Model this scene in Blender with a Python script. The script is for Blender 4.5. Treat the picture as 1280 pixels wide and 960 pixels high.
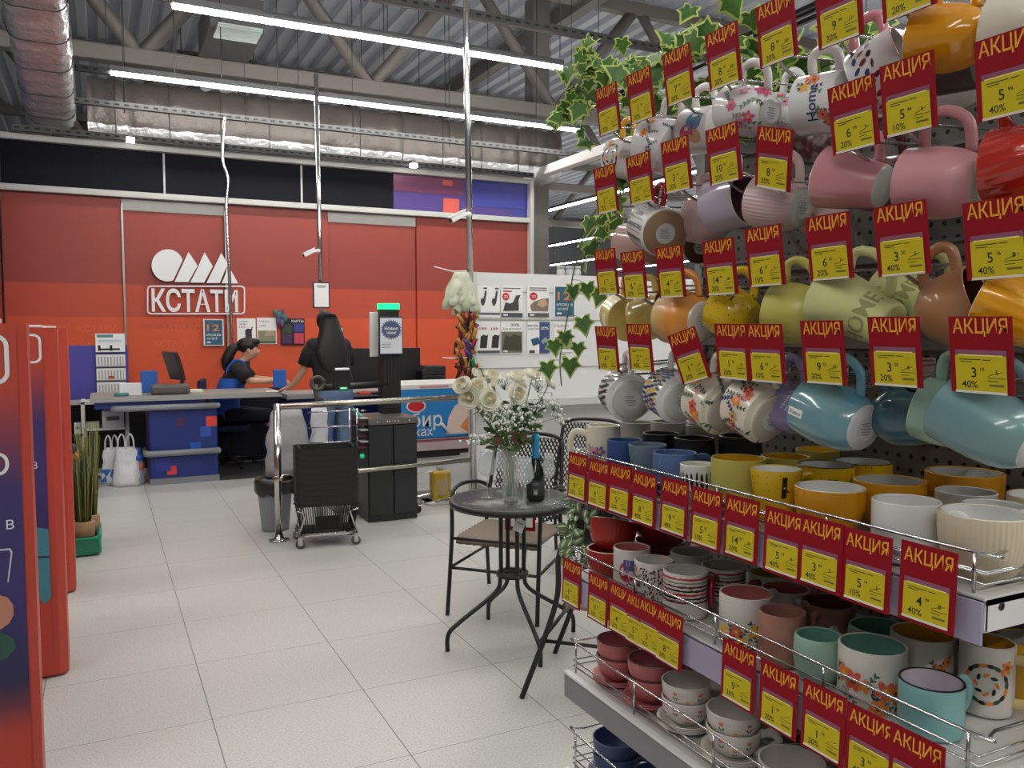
import bpy, bmesh, math, random
from mathutils import Vector, Matrix
for o in list(bpy.data.objects): bpy.data.objects.remove(o)
SC = bpy.context.scene
COL = SC.collection
PI = math.pi
R = math.radians
# ---------------------------------------------------------------- camera, exposure, world
FPX, CAMH = 1040.0, 1.51
YAW = math.atan2(640-125, FPX); PITCH = math.atan2(480-412, FPX)
FW = Vector((math.sin(YAW)*math.cos(PITCH), math.cos(YAW)*math.cos(PITCH), -math.sin(PITCH)))
RT = Vector((math.cos(YAW), -math.sin(YAW), 0)); UP = RT.cross(FW)
CAMP = Vector((0, 0, CAMH))
cd = bpy.data.cameras.new('camera'); cam = bpy.data.objects.new('camera', cd); COL.objects.link(cam)
cd.sensor_fit = 'HORIZONTAL'; cd.sensor_width = 36; cd.lens = 36*FPX/1280; cd.clip_start = .05; cd.clip_end = 120
cam.matrix_world = Matrix.Translation(CAMP) @ Matrix((RT, UP, -FW)).transposed().to_4x4()
SC.camera = cam
SC.view_settings.view_transform = 'Standard'; SC.view_settings.look = 'None'
SC.view_settings.gamma = 1; SC.view_settings.use_curve_mapping = False
SC.view_settings.exposure = 0.0
TUBE_POWER = 60.0        # emission of the store's LED line lights
w = bpy.data.worlds.new('world'); SC.world = w; w.use_nodes = True
w.node_tree.nodes['Background'].inputs[0].default_value = (.75, .8, .9, 1)
w.node_tree.nodes['Background'].inputs[1].default_value = 0.25
try:
    SC.cycles.use_denoising = True
    SC.cycles.max_bounces = 8; SC.cycles.transparent_max_bounces = 16
    SC.cycles.caustics_refractive = False; SC.cycles.caustics_reflective = False
    SC.cycles.sample_clamp_indirect = 4
except Exception: pass

def ray(x, y): return FW + RT*((x-640)/FPX) - UP*((y-480)/FPX)
def at_x(x, y, X): d = ray(x, y); return CAMP + d*(X/d.x)
def at_y(x, y, Y): d = ray(x, y); return CAMP + d*(Y/d.y)
def at_z(x, y, Z=0): d = ray(x, y); return CAMP + d*((Z-CAMH)/d.z)
def depth(p): return (Vector(p)-CAMP).dot(FW)

# ---------------------------------------------------------------- materials
def lin(c):
    return tuple((v/255/12.92 if v/255 <= .04045 else ((v/255+.055)/1.055)**2.4) for v in c)
MATS = {}
def M_(name, rgb=(200, 200, 200), rough=.5, metal=0, emit=0, alpha=1, trans=0, coat=0, bump=None, vary=None, ior=None, speck=None, spec=None):
    if name in MATS: return MATS[name]
    m = bpy.data.materials.new(name); m.use_nodes = True; MATS[name] = m
    nt = m.node_tree; b = nt.nodes['Principled BSDF']; c = lin(rgb)+(1,)
    b.inputs['Base Color'].default_value = c; b.inputs['Roughness'].default_value = rough
    b.inputs['Metallic'].default_value = metal
    if emit: b.inputs['Emission Color'].default_value = c; b.inputs['Emission Strength'].default_value = emit
    if alpha < 1: b.inputs['Alpha'].default_value = alpha
    if trans: b.inputs['Transmission Weight'].default_value = trans
    if ior: b.inputs['IOR'].default_value = ior
    if coat: b.inputs['Coat Weight'].default_value = coat; b.inputs['Coat Roughness'].default_value = .06
    if spec is not None: b.inputs['Specular IOR Level'].default_value = spec
    def coords():
        return nt.nodes.new('ShaderNodeTexCoord').outputs['Object']
    if vary:            # (scale, second colour, amount)
        n = nt.nodes.new('ShaderNodeTexNoise'); n.inputs['Scale'].default_value = vary[0]; n.inputs['Detail'].default_value = 4
        nt.links.new(coords(), n.inputs['Vector'])
        r = nt.nodes.new('ShaderNodeValToRGB'); r.color_ramp.elements[0].position = .5-vary[2]; r.color_ramp.elements[1].position = .5+vary[2]
        r.color_ramp.elements[0].color = c; r.color_ramp.elements[1].color = lin(vary[1])+(1,)
        nt.links.new(n.outputs['Fac'], r.inputs[0]); nt.links.new(r.outputs[0], b.inputs['Base Color'])
    if speck:           # (scale, speck colour, threshold)
        n = nt.nodes.new('ShaderNodeTexNoise'); n.inputs['Scale'].default_value = speck[0]; n.inputs['Detail'].default_value = 2
        nt.links.new(coords(), n.inputs['Vector'])
        r = nt.nodes.new('ShaderNodeValToRGB'); r.color_ramp.elements[0].position = speck[2]; r.color_ramp.elements[1].position = speck[2]+.015
        r.color_ramp.elements[0].color = lin(speck[1])+(1,); r.color_ramp.elements[1].color = c
        nt.links.new(n.outputs['Fac'], r.inputs[0]); nt.links.new(r.outputs[0], b.inputs['Base Color'])
    if bump:            # (scale, strength)
        n = nt.nodes.new('ShaderNodeTexNoise'); n.inputs['Scale'].default_value = bump[0]; n.inputs['Detail'].default_value = 5
        nt.links.new(coords(), n.inputs['Vector'])
        bp = nt.nodes.new('ShaderNodeBump'); bp.inputs['Strength'].default_value = bump[1]; bp.inputs['Distance'].default_value = .02
        nt.links.new(n.outputs['Fac'], bp.inputs['Height']); nt.links.new(bp.outputs[0], b.inputs['Normal'])
    return m
def NT(m): return m.node_tree.nodes, m.node_tree.links
def mth(nt, op, a, b=None):
    n = nt.nodes.new('ShaderNodeMath'); n.operation = op
    for i, v in enumerate((a, b)):
        if v is None: continue
        if isinstance(v, (int, float)): n.inputs[i].default_value = v
        else: nt.links.new(v, n.inputs[i])
    return n.outputs[0]
def floor_mat():
    m = M_('terrazzo_tiles', (192, 191, 186), .36); nt = m.node_tree; b = nt.nodes['Principled BSDF']
    tc = nt.nodes.new('ShaderNodeTexCoord'); sp = nt.nodes.new('ShaderNodeSeparateXYZ'); nt.links.new(tc.outputs['Object'], sp.inputs[0])
    def line(o, off, hw):
        f = mth(nt, 'FRACT', mth(nt, 'DIVIDE', mth(nt, 'SUBTRACT', o, off-60.0), .6))
        return mth(nt, 'GREATER_THAN', mth(nt, 'ABSOLUTE', mth(nt, 'SUBTRACT', f, .5)), .5-hw/.6)
    lx = line(sp.outputs['X'], .35, .0021); ly = line(sp.outputs['Y'], 3.33, .0017)
    grout = mth(nt, 'MAXIMUM', lx, mth(nt, 'MULTIPLY', ly, .9))
    n = nt.nodes.new('ShaderNodeTexNoise'); n.inputs['Scale'].default_value = 150; n.inputs['Detail'].default_value = 3
    nt.links.new(tc.outputs['Object'], n.inputs['Vector'])
    r = nt.nodes.new('ShaderNodeValToRGB'); cr = r.color_ramp
    cr.elements[0].position = .33; cr.elements[0].color = lin((160, 159, 155))+(1,)
    cr.elements[1].position = .43; cr.elements[1].color = lin((190, 189, 184))+(1,)
    e = cr.elements.new(.6); e.color = lin((195, 194, 190))+(1,); e = cr.elements.new(.7); e.color = lin((214, 213, 209))+(1,)
    nt.links.new(n.outputs['Fac'], r.inputs[0])
    n2 = nt.nodes.new('ShaderNodeTexNoise'); n2.inputs['Scale'].default_value = 1.3; nt.links.new(tc.outputs['Object'], n2.inputs['Vector'])
    mx0 = nt.nodes.new('ShaderNodeMix'); mx0.data_type = 'RGBA'; mx0.blend_type = 'MULTIPLY'
    r2 = nt.nodes.new('ShaderNodeValToRGB'); r2.color_ramp.elements[0].color = (.88, .88, .87, 1); r2.color_ramp.elements[1].color = (1, 1, 1, 1)
    nt.links.new(n2.outputs['Fac'], r2.inputs[0]); mx0.inputs[0].default_value = 1
    nt.links.new(r.outputs[0], mx0.inputs[6]); nt.links.new(r2.outputs[0], mx0.inputs[7])
    mx = nt.nodes.new('ShaderNodeMix'); mx.data_type = 'RGBA'; nt.links.new(grout, mx.inputs[0])
    nt.links.new(mx0.outputs[2], mx.inputs[6]); mx.inputs[7].default_value = lin((104, 102, 98))+(1,)
    nt.links.new(mx.outputs[2], b.inputs['Base Color'])
    return m
def pegboard_mat():
    m = M_('perforated_steel', (120, 118, 114), .45, .2); nt = m.node_tree; b = nt.nodes['Principled BSDF']
    tc = nt.nodes.new('ShaderNodeTexCoord'); sp = nt.nodes.new('ShaderNodeSeparateXYZ'); nt.links.new(tc.outputs['Object'], sp.inputs[0])
    def cell(o, p): return mth(nt, 'SUBTRACT', mth(nt, 'FRACT', mth(nt, 'DIVIDE', mth(nt, 'ADD', o, 30), p)), .5)
    y = cell(sp.outputs['Y'], .025); z = cell(sp.outputs['Z'], .025)
    d = mth(nt, 'ADD', mth(nt, 'MULTIPLY', y, y), mth(nt, 'MULTIPLY', z, z))
    hole = mth(nt, 'LESS_THAN', d, .03)
    mx = nt.nodes.new('ShaderNodeMix'); mx.data_type = 'RGBA'; nt.links.new(hole, mx.inputs[0])
    mx.inputs[6].default_value = lin((104, 100, 95))+(1,); mx.inputs[7].default_value = lin((22, 21, 20))+(1,)
    nt.links.new(mx.outputs[2], b.inputs['Base Color'])
    return m
def ramp_z(name, stops, rough=.45):      # a printed vertical colour blend on a poster face, by height in metres
    m = M_(name, (200, 60, 40), rough); nt = m.node_tree; b = nt.nodes['Principled BSDF']
    tc = nt.nodes.new('ShaderNodeTexCoord'); sp = nt.nodes.new('ShaderNodeSeparateXYZ'); nt.links.new(tc.outputs['Object'], sp.inputs[0])
    r = nt.nodes.new('ShaderNodeValToRGB'); hi = 2.0
    while len(r.color_ramp.elements) < len(stops): r.color_ramp.elements.new(.5)
    for e, (z, c) in zip(r.color_ramp.elements, stops): e.position = z/hi
    for e, (z, c) in zip(r.color_ramp.elements, stops): e.color = lin(c)+(1,)
    nt.links.new(mth(nt, 'DIVIDE', sp.outputs['Z'], hi), r.inputs[0]); nt.links.new(r.outputs[0], b.inputs['Base Color'])
    return m
chrome = M_('chrome', (205, 205, 205), .16, 1)
steel = M_('brushed_steel', (165, 165, 165), .32, 1)
galv = M_('galvanised_steel', (78, 79, 80), .55, .4)
white_p = M_('white_powder_coat', (222, 222, 220), .4)
grey_p = M_('grey_trim', (150, 150, 148), .5)
black_p = M_('black_plastic', (17, 17, 18), .45)
black_m = M_('black_painted_steel', (22, 22, 22), .42)
paper = M_('white_paper', (232, 232, 230), .6)
ink = M_('black_ink', (24, 24, 26), .6)
skin_m = M_('skin', (196, 150, 126), .5)
hair_m = M_('black_hair', (12, 10, 10), .6)

# ---------------------------------------------------------------- mesh builder
class MB:
    def __init__(s): s.v = []; s.f = []; s.mi = []; s.sm = []
    def add(s, vs, fs, mi=0, sm=False, M=None):
        n = len(s.v)
        s.v += [tuple(M @ Vector(p)) for p in vs] if M is not None else [tuple(p) for p in vs]
        for i, f in enumerate(fs):
            s.f.append([n+k for k in f]); s.mi.append(mi[i] if isinstance(mi, list) else mi); s.sm.append(sm)
        return s
    def box(s, c, d, mi=0, rz=0, M=None, taper=1):
        x, y, z = d[0]/2, d[1]/2, d[2]/2; ca, sa = math.cos(rz), math.sin(rz)
        vs = []
        for sz in (-1, 1):
            t = taper if sz > 0 else 1
            for sx, sy in ((-1, -1), (1, -1), (1, 1), (-1, 1)):
                px, py = sx*x*t, sy*y*t
                vs.append((c[0]+px*ca-py*sa, c[1]+px*sa+py*ca, c[2]+sz*z))
        return s.add(vs, [(3, 2, 1, 0), (4, 5, 6, 7), (0, 1, 5, 4), (1, 2, 6, 5), (2, 3, 7, 6), (3, 0, 4, 7)], mi, False, M)
    def quad(s, a, b, c, d, mi=0): return s.add([a, b, c, d], [(0, 1, 2, 3)], mi)
    def tube(s, pts, r, n=8, mi=0, closed=False, M=None, flat=1.0, caps=True):
        P = [Vector(p) for p in pts]; m = len(P); rr = r if isinstance(r, (list, tuple)) else [r]*m
        vs = []; nrm = None
        for i in range(m):
            a = P[(i-1) % m] if (closed or i > 0) else P[i]; b = P[(i+1) % m] if (closed or i < m-1) else P[i]
            t = (b-a); t = t.normalized() if t.length > 1e-9 else Vector((0, 0, 1))
            if nrm is None:
                nrm = t.orthogonal().normalized() if abs(t.z) > .95 else t.cross(Vector((0, 0, 1))).normalized()
            nrm = (nrm - t*nrm.dot(t)); nrm = nrm.normalized() if nrm.length > 1e-6 else t.orthogonal().normalized()
            bn = t.cross(nrm)
            for k in range(n):
                an = 2*PI*k/n; vs.append(P[i]+nrm*(math.cos(an)*rr[i])+bn*(math.sin(an)*rr[i]*flat))
        fs = []
        for i in range(m if closed else m-1):
            j = (i+1) % m
            for k in range(n): fs.append((i*n+k, i*n+(k+1) % n, j*n+(k+1) % n, j*n+k))
        if not closed and caps:
            fs.append(tuple(range(n))[::-1]); fs.append(tuple((m-1)*n+k for k in range(n)))
        return s.add(vs, fs, mi, True, M)
    def cyl(s, a, b, r, n=12, mi=0, M=None): return s.tube([a, b], r, n, mi, M=M)
    def lathe(s, prof, n=32, mi=0, M=None, rib=None):
        vs = []; fs = []; ml = []
        for i, (r, z) in enumerate(prof):
            for k in range(n):
                a = 2*PI*k/n; q = r*(1+(rib(a, i) if rib else 0)); vs.append((q*math.cos(a), q*math.sin(a), z))
        for i in range(len(prof)-1):
            for k in range(n):
                fs.append((i*n+k, i*n+(k+1) % n, (i+1)*n+(k+1) % n, (i+1)*n+k)); ml.append(mi[i] if isinstance(mi, list) else mi)
        return s.add(vs, fs, ml, True, M)
    def prism(s, pts, z0, z1, mi=0, M=None, mi_side=None):
        n = len(pts); vs = [(x, y, z0) for x, y in pts]+[(x, y, z1) for x, y in pts]
        fs = [tuple(range(n))[::-1], tuple(range(n, 2*n))]+[(i, (i+1) % n, n+(i+1) % n, n+i) for i in range(n)]
        return s.add(vs, fs, [mi, mi]+[mi if mi_side is None else mi_side]*n, False, M)
    def ball(s, c, r, nu=14, nv=9, mi=0, M=None):
        if isinstance(r, (int, float)): r = (r, r, r)
        vs = []; fs = []
        for j in range(nv+1):
            ph = PI*j/nv
            for i in range(nu):
                th = 2*PI*i/nu; vs.append((c[0]+r[0]*math.sin(ph)*math.cos(th), c[1]+r[1]*math.sin(ph)*math.sin(th), c[2]-r[2]*math.cos(ph)))
        for j in range(nv):
            for i in range(nu): fs.append((j*nu+i, j*nu+(i+1) % nu, (j+1)*nu+(i+1) % nu, (j+1)*nu+i))
        return s.add(vs, fs, mi, True, M)
    def loft(s, secs, n=18, mi=0, M=None, caps=True):   # secs: (centre, rx, ry[, unit x dir, unit y dir])
        vs = []; fs = []
        for q in secs:
            c = Vector(q[0]); ux = Vector(q[3]) if len(q) > 3 else Vector((1, 0, 0)); uy = Vector(q[4]) if len(q) > 4 else Vector((0, 1, 0))
            for k in range(n):
                a = 2*PI*k/n; vs.append(c+ux*(q[1]*math.cos(a))+uy*(q[2]*math.sin(a)))
        m = len(secs)
        for i in range(m-1):
            for k in range(n): fs.append((i*n+k, i*n+(k+1) % n, (i+1)*n+(k+1) % n, (i+1)*n+k))
        if caps: fs += [tuple(range(n))[::-1], tuple((m-1)*n+k for k in range(n))]
        return s.add(vs, fs, mi, True, M)
    def text(s, t, size, mi=0, M=None, width=None, sy=1.0, bold=.008):
        vs, fs, wd = glyphs(t, bold); k = size; kx = (width/wd if width else size)
        return s.add([(x*kx, y*k*sy, 0) for x, y in vs], fs, mi, False, M)
    def build(s, name, mats, parent=None, bevel=0, seg=2):
        me = bpy.data.meshes.new(name); me.from_pydata(s.v, [], s.f); me.update()
        if not isinstance(mats, (list, tuple)): mats = [mats]
        for m in mats: me.materials.append(m)
        me.polygons.foreach_set('material_index', s.mi); me.polygons.foreach_set('use_smooth', s.sm)
        o = bpy.data.objects.new(name, me); COL.objects.link(o)
        if parent: o.parent = parent
        if bevel:
            b = o.modifiers.new('bevel', 'BEVEL'); b.width = bevel; b.segments = seg; b.limit_method = 'ANGLE'
        return o
GL = {}
def glyphs(t, bold=.012):
    """flat letter outlines, one unit high per em, centred on the bounding box"""
    key = (t, bold)
    if key in GL: return GL[key]
    cu = bpy.data.curves.new('lettering', 'FONT'); cu.body = t; cu.size = 1; cu.resolution_u = 3
    cu.offset = bold
    ob = bpy.data.objects.new('lettering', cu); COL.objects.link(ob)
    me = bpy.data.meshes.new_from_object(ob.evaluated_get(bpy.context.evaluated_depsgraph_get()))
    vs = [(v.co.x, v.co.y) for v in me.vertices]; fs = [tuple(p.vertices) for p in me.polygons]
    bpy.data.objects.remove(ob); bpy.data.curves.remove(cu); bpy.data.meshes.remove(me)
    x0 = min(v[0] for v in vs); x1 = max(v[0] for v in vs); y0 = min(v[1] for v in vs); y1 = max(v[1] for v in vs)
    vs = [(x-(x0+x1)/2, y-(y0+y1)/2) for x, y in vs]
    GL[key] = (vs, fs, x1-x0); return GL[key]
def axes(x, y, z, o=(0, 0, 0)):
    m = Matrix((Vector(x), Vector(y), Vector(z))).transposed().to_4x4(); m.translation = Vector(o); return m
def face_y(o=(0, 0, 0)): return axes((1, 0, 0), (0, 0, 1), (0, -1, 0), o)      # a flat print facing the shop (-Y)
def face_x(o=(0, 0, 0)): return axes((0, -1, 0), (0, 0, 1), (-1, 0, 0), o)     # a flat print facing -X
def thing(name, label, cat, loc=(0, 0, 0), rz=0, group=None):
    o = bpy.data.objects.new(name, None); COL.objects.link(o); o.location = loc; o.rotation_euler = (0, 0, rz)
    o.empty_display_size = .05
    return tag(o, label, cat, group)
def tag(o, label, cat, group=None, kind=None):
    if label: o['label'] = label
    if cat: o['category'] = cat
    if group: o['group'] = group
    if kind: o['kind'] = kind
    return o
def struct(o): o['kind'] = 'structure'; return o
def rrect(w, h, r, n=5):
    pts = []
    for cx, cy, a0 in ((w/2-r, h/2-r, 0), (-w/2+r, h/2-r, 90), (-w/2+r, -h/2+r, 180), (w/2-r, -h/2+r, 270)):
        for i in range(n+1):
            a = R(a0+90*i/n); pts.append((cx+r*math.cos(a), cy+r*math.sin(a)))
    return pts
def bez(p0, p1, p2, p3, n=10):
    out = []
    for i in range(n+1):
        t = i/n; out.append(tuple((1-t)**3*a+3*t*(1-t)**2*b+3*t*t*(1-t)*c+t**3*d for a, b, c, d in zip(p0, p1, p2, p3)))
    return out
def smooth(pts, n=6):
    P = [Vector(p) for p in pts]; out = []
    for i in range(len(P)-1):
        a = P[max(i-1, 0)]; b = P[i]; c = P[i+1]; d = P[min(i+2, len(P)-1)]
        for k in range(n):
            t = k/n; out.append(.5*((2*b)+(c-a)*t+(2*a-5*b+4*c-d)*t*t+(3*b-a-3*c+d)*t**3))
    out.append(P[-1]); return out
# ---------------------------------------------------------------- the building
fl = MB(); fl.box((10, 14, -.05), (34, 44, .1)); struct(fl.build('floor', floor_mat()))
m_deck = M_('corrugated_deck', (226, 230, 240), .5, .0)
dk = MB(); xs = []; x = -7.0; pr = []
while x < 27:
    pr += [(x, 7.0), (x+.14, 7.0), (x+.17, 7.09), (x+.31, 7.09)]; x += .34
vs = [(a, -8, z) for a, z in pr]+[(a, 36, z) for a, z in pr]; n = len(pr)
dk.add(vs, [(i, i+1, n+i+1, n+i) for i in range(n-1)]); struct(dk.build('ceiling', m_deck))
m_far = M_('far_wall_panels', (128, 130, 134), .7)
for nm, c, d in (('wall_far', (10, 36.1, 3.5), (34, .2, 7.2)), ('wall_left', (-7.1, 14, 3.5), (.2, 44, 7.2)), ('wall_right', (27.1, 14, 3.5), (.2, 44, 7.2)), ('wall_front', (10, -8.1, 3.5), (34, .2, 7.2))):
    b = MB(); b.box(c, d); struct(b.build(nm, m_far))

# orange partition wall behind the tills
WY = 11.0
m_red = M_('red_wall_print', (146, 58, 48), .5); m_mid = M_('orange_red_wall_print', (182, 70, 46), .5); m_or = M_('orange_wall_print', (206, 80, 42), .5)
m_dark = M_('black_fascia_panel', (27, 28, 34), .7, spec=.08); m_rail = M_('pale_grey_rail', (186, 186, 182), .45)
m_pur = M_('purple_print', (70, 50, 120), .4); m_blue = M_('blue_print', (46, 52, 140), .4); m_redsq = M_('coral_print', (196, 84, 70), .4); m_mar = M_('maroon_print', (110, 46, 84), .4)
b = MB()
X0, X1 = -.95, 5.71
seams = [X0, .283, 1.44, 2.745, 3.97, X1]
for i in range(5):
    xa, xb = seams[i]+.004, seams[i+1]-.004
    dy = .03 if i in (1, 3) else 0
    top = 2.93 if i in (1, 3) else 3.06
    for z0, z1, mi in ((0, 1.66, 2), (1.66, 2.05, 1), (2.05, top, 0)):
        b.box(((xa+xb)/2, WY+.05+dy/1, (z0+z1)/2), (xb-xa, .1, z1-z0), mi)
b.box(((X0+X1)/2, WY+.19, 1.83), (X1-X0, .12, 3.66), 3)
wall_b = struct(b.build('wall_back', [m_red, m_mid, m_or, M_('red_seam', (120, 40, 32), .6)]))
b = MB()
for xa, xb in ((seams[1], seams[2]), (seams[3], seams[4])): b.box(((xa+xb)/2, WY+.06, 2.995), (xb-xa, .08, .13))
struct(b.build('trim_1', m_rail))
b = MB(); b.box(((X0+X1)/2, WY-.0, 3.105), (X1-X0+.02, .16, .07)); b.box(((X0+X1)/2, WY+.02, 3.67), (X1-X0+.02, .2, .07)); b.box((X1+.02, WY+.05, 1.85), (.06, .3, 3.7))
struct(b.build('trim_2', m_rail, bevel=.006))
xg = at_y(492, 240, WY).x
b = MB()
cuts = [X0, at_y(205, 210, WY).x, at_y(377, 230, WY).x, xg]
for i in range(3): b.box(((cuts[i]+cuts[i+1])/2, WY+.04, 3.39), (cuts[i+1]-cuts[i]-.02, .06, .5))
for c in cuts[1:3]: b.box((c, WY+.03, 3.39), (.022, .06, .5), 1)
struct(b.build('trim_3', [m_dark, m_rail]))
b = MB(); b.box(((xg+X1)/2, WY+.04, 3.39), (X1-xg, .06, .5))
def patch(x0, x1, z0, z1, mi): b.box(((x0+x1)/2, WY+.009-.0015*mi, (z0+z1)/2), (x1-x0, .004, z1-z0), mi)
W_ = X1-xg
patch(xg, xg+.5*W_, 3.4, 3.63, 1); patch(xg+.5*W_, X1, 3.27, 3.63, 2)
patch(xg+.35*W_, xg+.42*W_, 3.53, 3.6, 3)
b.box((xg+.41*W_, WY+.004, 3.25), (.24, .004, .2), 3); b.box((xg+.93*W_, WY+.004, 3.2), (.2, .004, .12), 2)
struct(b.build('trim_4', [m_pur, m_mar, m_blue, m_redsq]))
b = MB(); b.box((-1.03, 10.3, 1.53), (.12, 1.6, 3.06)); b.box((-1.03, 10.3, 3.4), (.12, 1.6, .6), 1); b.box((-1.0, 10.3, 3.09), (.1, 1.6, .06), 2); struct(b.build('wall_side', [m_red, m_blue, m_rail]))
# the sliding red door's knob and chrome jamb
b = MB(); p = at_y(282, 450, WY); b.lathe([(0, 0), (.02, 0), (.02, .03), (.045, .035), (.05, .06), (.035, .08), (0, .085)], 16, M=axes((1, 0, 0), (0, 0, 1), (0, -1, 0), (p.x-.02, WY, p.z)))
tag(b.build('door_knob', steel), 'round steel knob on the orange wall door under the logo', 'door knob')
b = MB(); b.box((seams[1], WY-.005, 1.5), (.02, .03, 3.0)); b.box((seams[2]+.01, WY-.005, 1.5), (.02, .03, 3.0)); struct(b.build('trim_5', steel))
# faint repeat lettering printed on the wall
for k, (xx, zz) in enumerate([(-.55, 1.52), (-.02, 1.52), (.75, 1.53), (1.2, 1.53), (-.3, 1.32), (.8, 1.34)]):
    b = MB(); b.text('КСТАТИ', .11, 0, face_y((xx, WY-.001+(.03 if xx > .28 else 0), zz)), width=.4); b.build('printed_word', M_('faint_orange_print', (216, 96, 60), .5), wall_b)
# logo sign: circle, peaks, framed word
LY = WY-.015
sg = thing('logo_sign', 'white circle and peaks logo above a framed white word on orange wall', 'sign', at_y(248, 352, LY))
def zz(px, py): p = at_y(px/4, 240+py/4, LY); return (p.x, p.z)
m_logo = M_('white_vinyl', (226, 228, 228), .45)
Mz = axes((1, 0, 0), (0, 0, 1), (0, -1, 0), (0, LY, 0))
def flat(bm, pts, mi=0, d=.012): bm.prism([zz(*p) for p in pts], 0, d, mi, Mz)
b = MB()
circ = []
for k in range(48):
    a = 2*PI*k/48; q = (838+80*math.cos(a), 367+80*math.sin(a))
    lim = 918-(q[1]-330)*(56/120)
    circ.append((min(q[0], lim), q[1]))
flat(b, circ)
b.build('circle', m_logo).parent = sg
for pts in ([(942, 300), (988, 368), (942, 450), (872, 450)], [(1022, 302), (1064, 372), (1020, 453), (950, 453), (985, 385)], [(1106, 305), (1138, 360), (1098, 455), (1032, 455)], [(1143, 372), (1190, 457), (1108, 457)]):
    b = MB(); flat(b, pts); b.build('peak', m_logo).parent = sg
b = MB(); ou = []; inn = []
for (x, y) in rrect(490, 144, 20): ou.append(zz(980+x, 540+y))
for (x, y) in rrect(477, 131, 15): inn.append(zz(980+x, 540+y))
n = len(ou); vs = [(x, z, 0) for x, z in ou]+[(x, z, 0) for x, z in inn]+[(x, z, .012) for x, z in ou]+[(x, z, .012) for x, z in inn]
fs = []
for i in range(n):
    j = (i+1) % n; fs += [(2*n+i, 2*n+j, 3*n+j, 3*n+i), (i, j, 2*n+j, 2*n+i), (n+i, 3*n+i, 3*n+j, n+j)]
b.add(vs, fs, 0, False, Mz); b.build('word_frame', m_logo).parent = sg
b = MB(); c0 = zz(978, 543); b.text('КСТАТИ', .36, 0, face_y((c0[0], LY-.012, c0[1])), width=zz(1195, 0)[0]-zz(762, 0)[0], bold=.024); b.build('lettering', m_logo).parent = sg
for ch in sg.children: ch.matrix_parent_inverse = Matrix.Translation(sg.location).inverted()

# ---------------------------------------------------------------- ceiling: lights, trusses, ducts, trays
m_tube = M_('led_tube', (255, 252, 246), .5, emit=TUBE_POWER); m_alu = M_('anodised_aluminium', (150, 152, 154), .35, .7)
def line_light(x0, x1, y, z, label, seg=None):
    t = thing('line_light', label, 'ceiling light', ((x0+x1)/2, y, z), 0, 'LED line lights'); L = x1-x0
    b = MB(); b.box((0, 0, .045), (L, .07, .06)); b.build('housing', m_alu, t)
    b = MB(); b.box((0, 0, .0), (L-.03, .062, .03)); b.build('diffuser', m_tube, t)
    k = max(2, int(L/1.5))
    for i in range(k+1):
        b = MB(); xx = -L/2+.15+i*(L-.3)/k; b.cyl((xx, 0, .07), (xx, 0, 2.74), .004, 5); b.build('hanger', galv, t)
    return t
line_light(.63, 4.49, 7.86, 4.28, 'long white LED line light, nearer the camera, above the till area')
line_light(.18, 6.1, 10.17, 4.28, 'long white LED line light running close in front of the orange wall')
for k, y in enumerate((5.55, 3.25, -1.35, -3.65)):
    for j, (xa, xb) in enumerate(((-4.5, -.6), (.63, 4.5), (6.2, 10.0))):
        line_light(xa, xb, y, 4.28, 'LED line light over the shop floor, %s row back over the aisles, %s' % (('first', 'second', 'third', 'fourth')[k], ('left run', 'middle run', 'right run')[j]))
def line_light_y(x, y0, y1, z, label):
    t = thing('line_light', label, 'ceiling light', (x, (y0+y1)/2, z), PI/2, 'LED line lights'); L = y1-y0
    b = MB(); b.box((0, 0, .045), (L, .07, .06)); b.build('housing', m_alu, t)
    b = MB(); b.box((0, 0, 0), (L-.03, .062, .03)); b.build('diffuser', m_tube, t)
    for i in range(3):
        b = MB(); xx = -L/2+.3+i*(L-.6)/2; b.cyl((xx, 0, .07), (xx, 0, 2.74), .004, 5); b.build('hanger', galv, t)
line_light_y(9.55, 11, 19, 4.3, 'LED line light running away past the wall end, highest of the distant ones')
line_light_y(13.6, 14, 27, 4.3, 'LED line light running away past the wall end, second highest of the distant ones')
line_light_y(17.7, 16, 32, 4.3, 'LED line light running away past the wall end, third highest of the distant ones')
line_light_y(21.7, 18, 34, 4.3, 'LED line light running away past the wall end, lowest of the distant ones')
# little spot lamps on the wall top
for px, py, lab in ((163, 175, 'small white spot lamp on the wall top above the left black panel'), (517, 207, 'small white spot lamp on the wall top above the purple panel')):
    p = at_y(px, py, WY-.32); t = thing('spot_lamp', lab, 'spot lamp', p)
    b = MB(); b.box((0, 0, 0), (.09, .07, .05)); b.build('lamp_glass', M_('spot_glow', (255, 250, 240), .5, emit=14), t)
    b = MB(); b.box((0, .05, .05), (.05, .12, .05)); b.tube([(0, .1, .05), (0, .25, .02)], .012); b.build('arm', galv, t)
# trusses (along X)
m_truss = M_('primer_grey_steel', (138, 132, 127), .6)
def truss(y, xa, xb, zb, zt, ph, label):
    t = thing('roof_truss', label, 'roof truss', (xa, y, zb), 0, 'roof trusses')
    L = xb-xa
    b = MB(); b.box((L/2, 0, 0), (L, .2, .2)); b.build('bottom_chord', m_truss, t, bevel=.02)
    b = MB(); b.box((L/2, 0, zt-zb), (L, .2, .2)); b.build('top_chord', m_truss, t, bevel=.02)
    x = ph; k = 0
    while x < L-1.6:
        b = MB(); b.tube([(x, 0, .05), (x+1.45, 0, zt-zb-.05)], .1, 4); b.build('web_brace', m_truss, t)
        b = MB(); b.tube([(x+1.6, 0, zt-zb-.05), (x+3.0, 0, .05)], .1, 4); b.build('web_brace', m_truss, t)
        x += 3.05
truss(11.9, -6.9, 26, 4.98, 6.85, 7.5-3.05*2, 'grey steel roof truss running just behind the orange wall')
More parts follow.
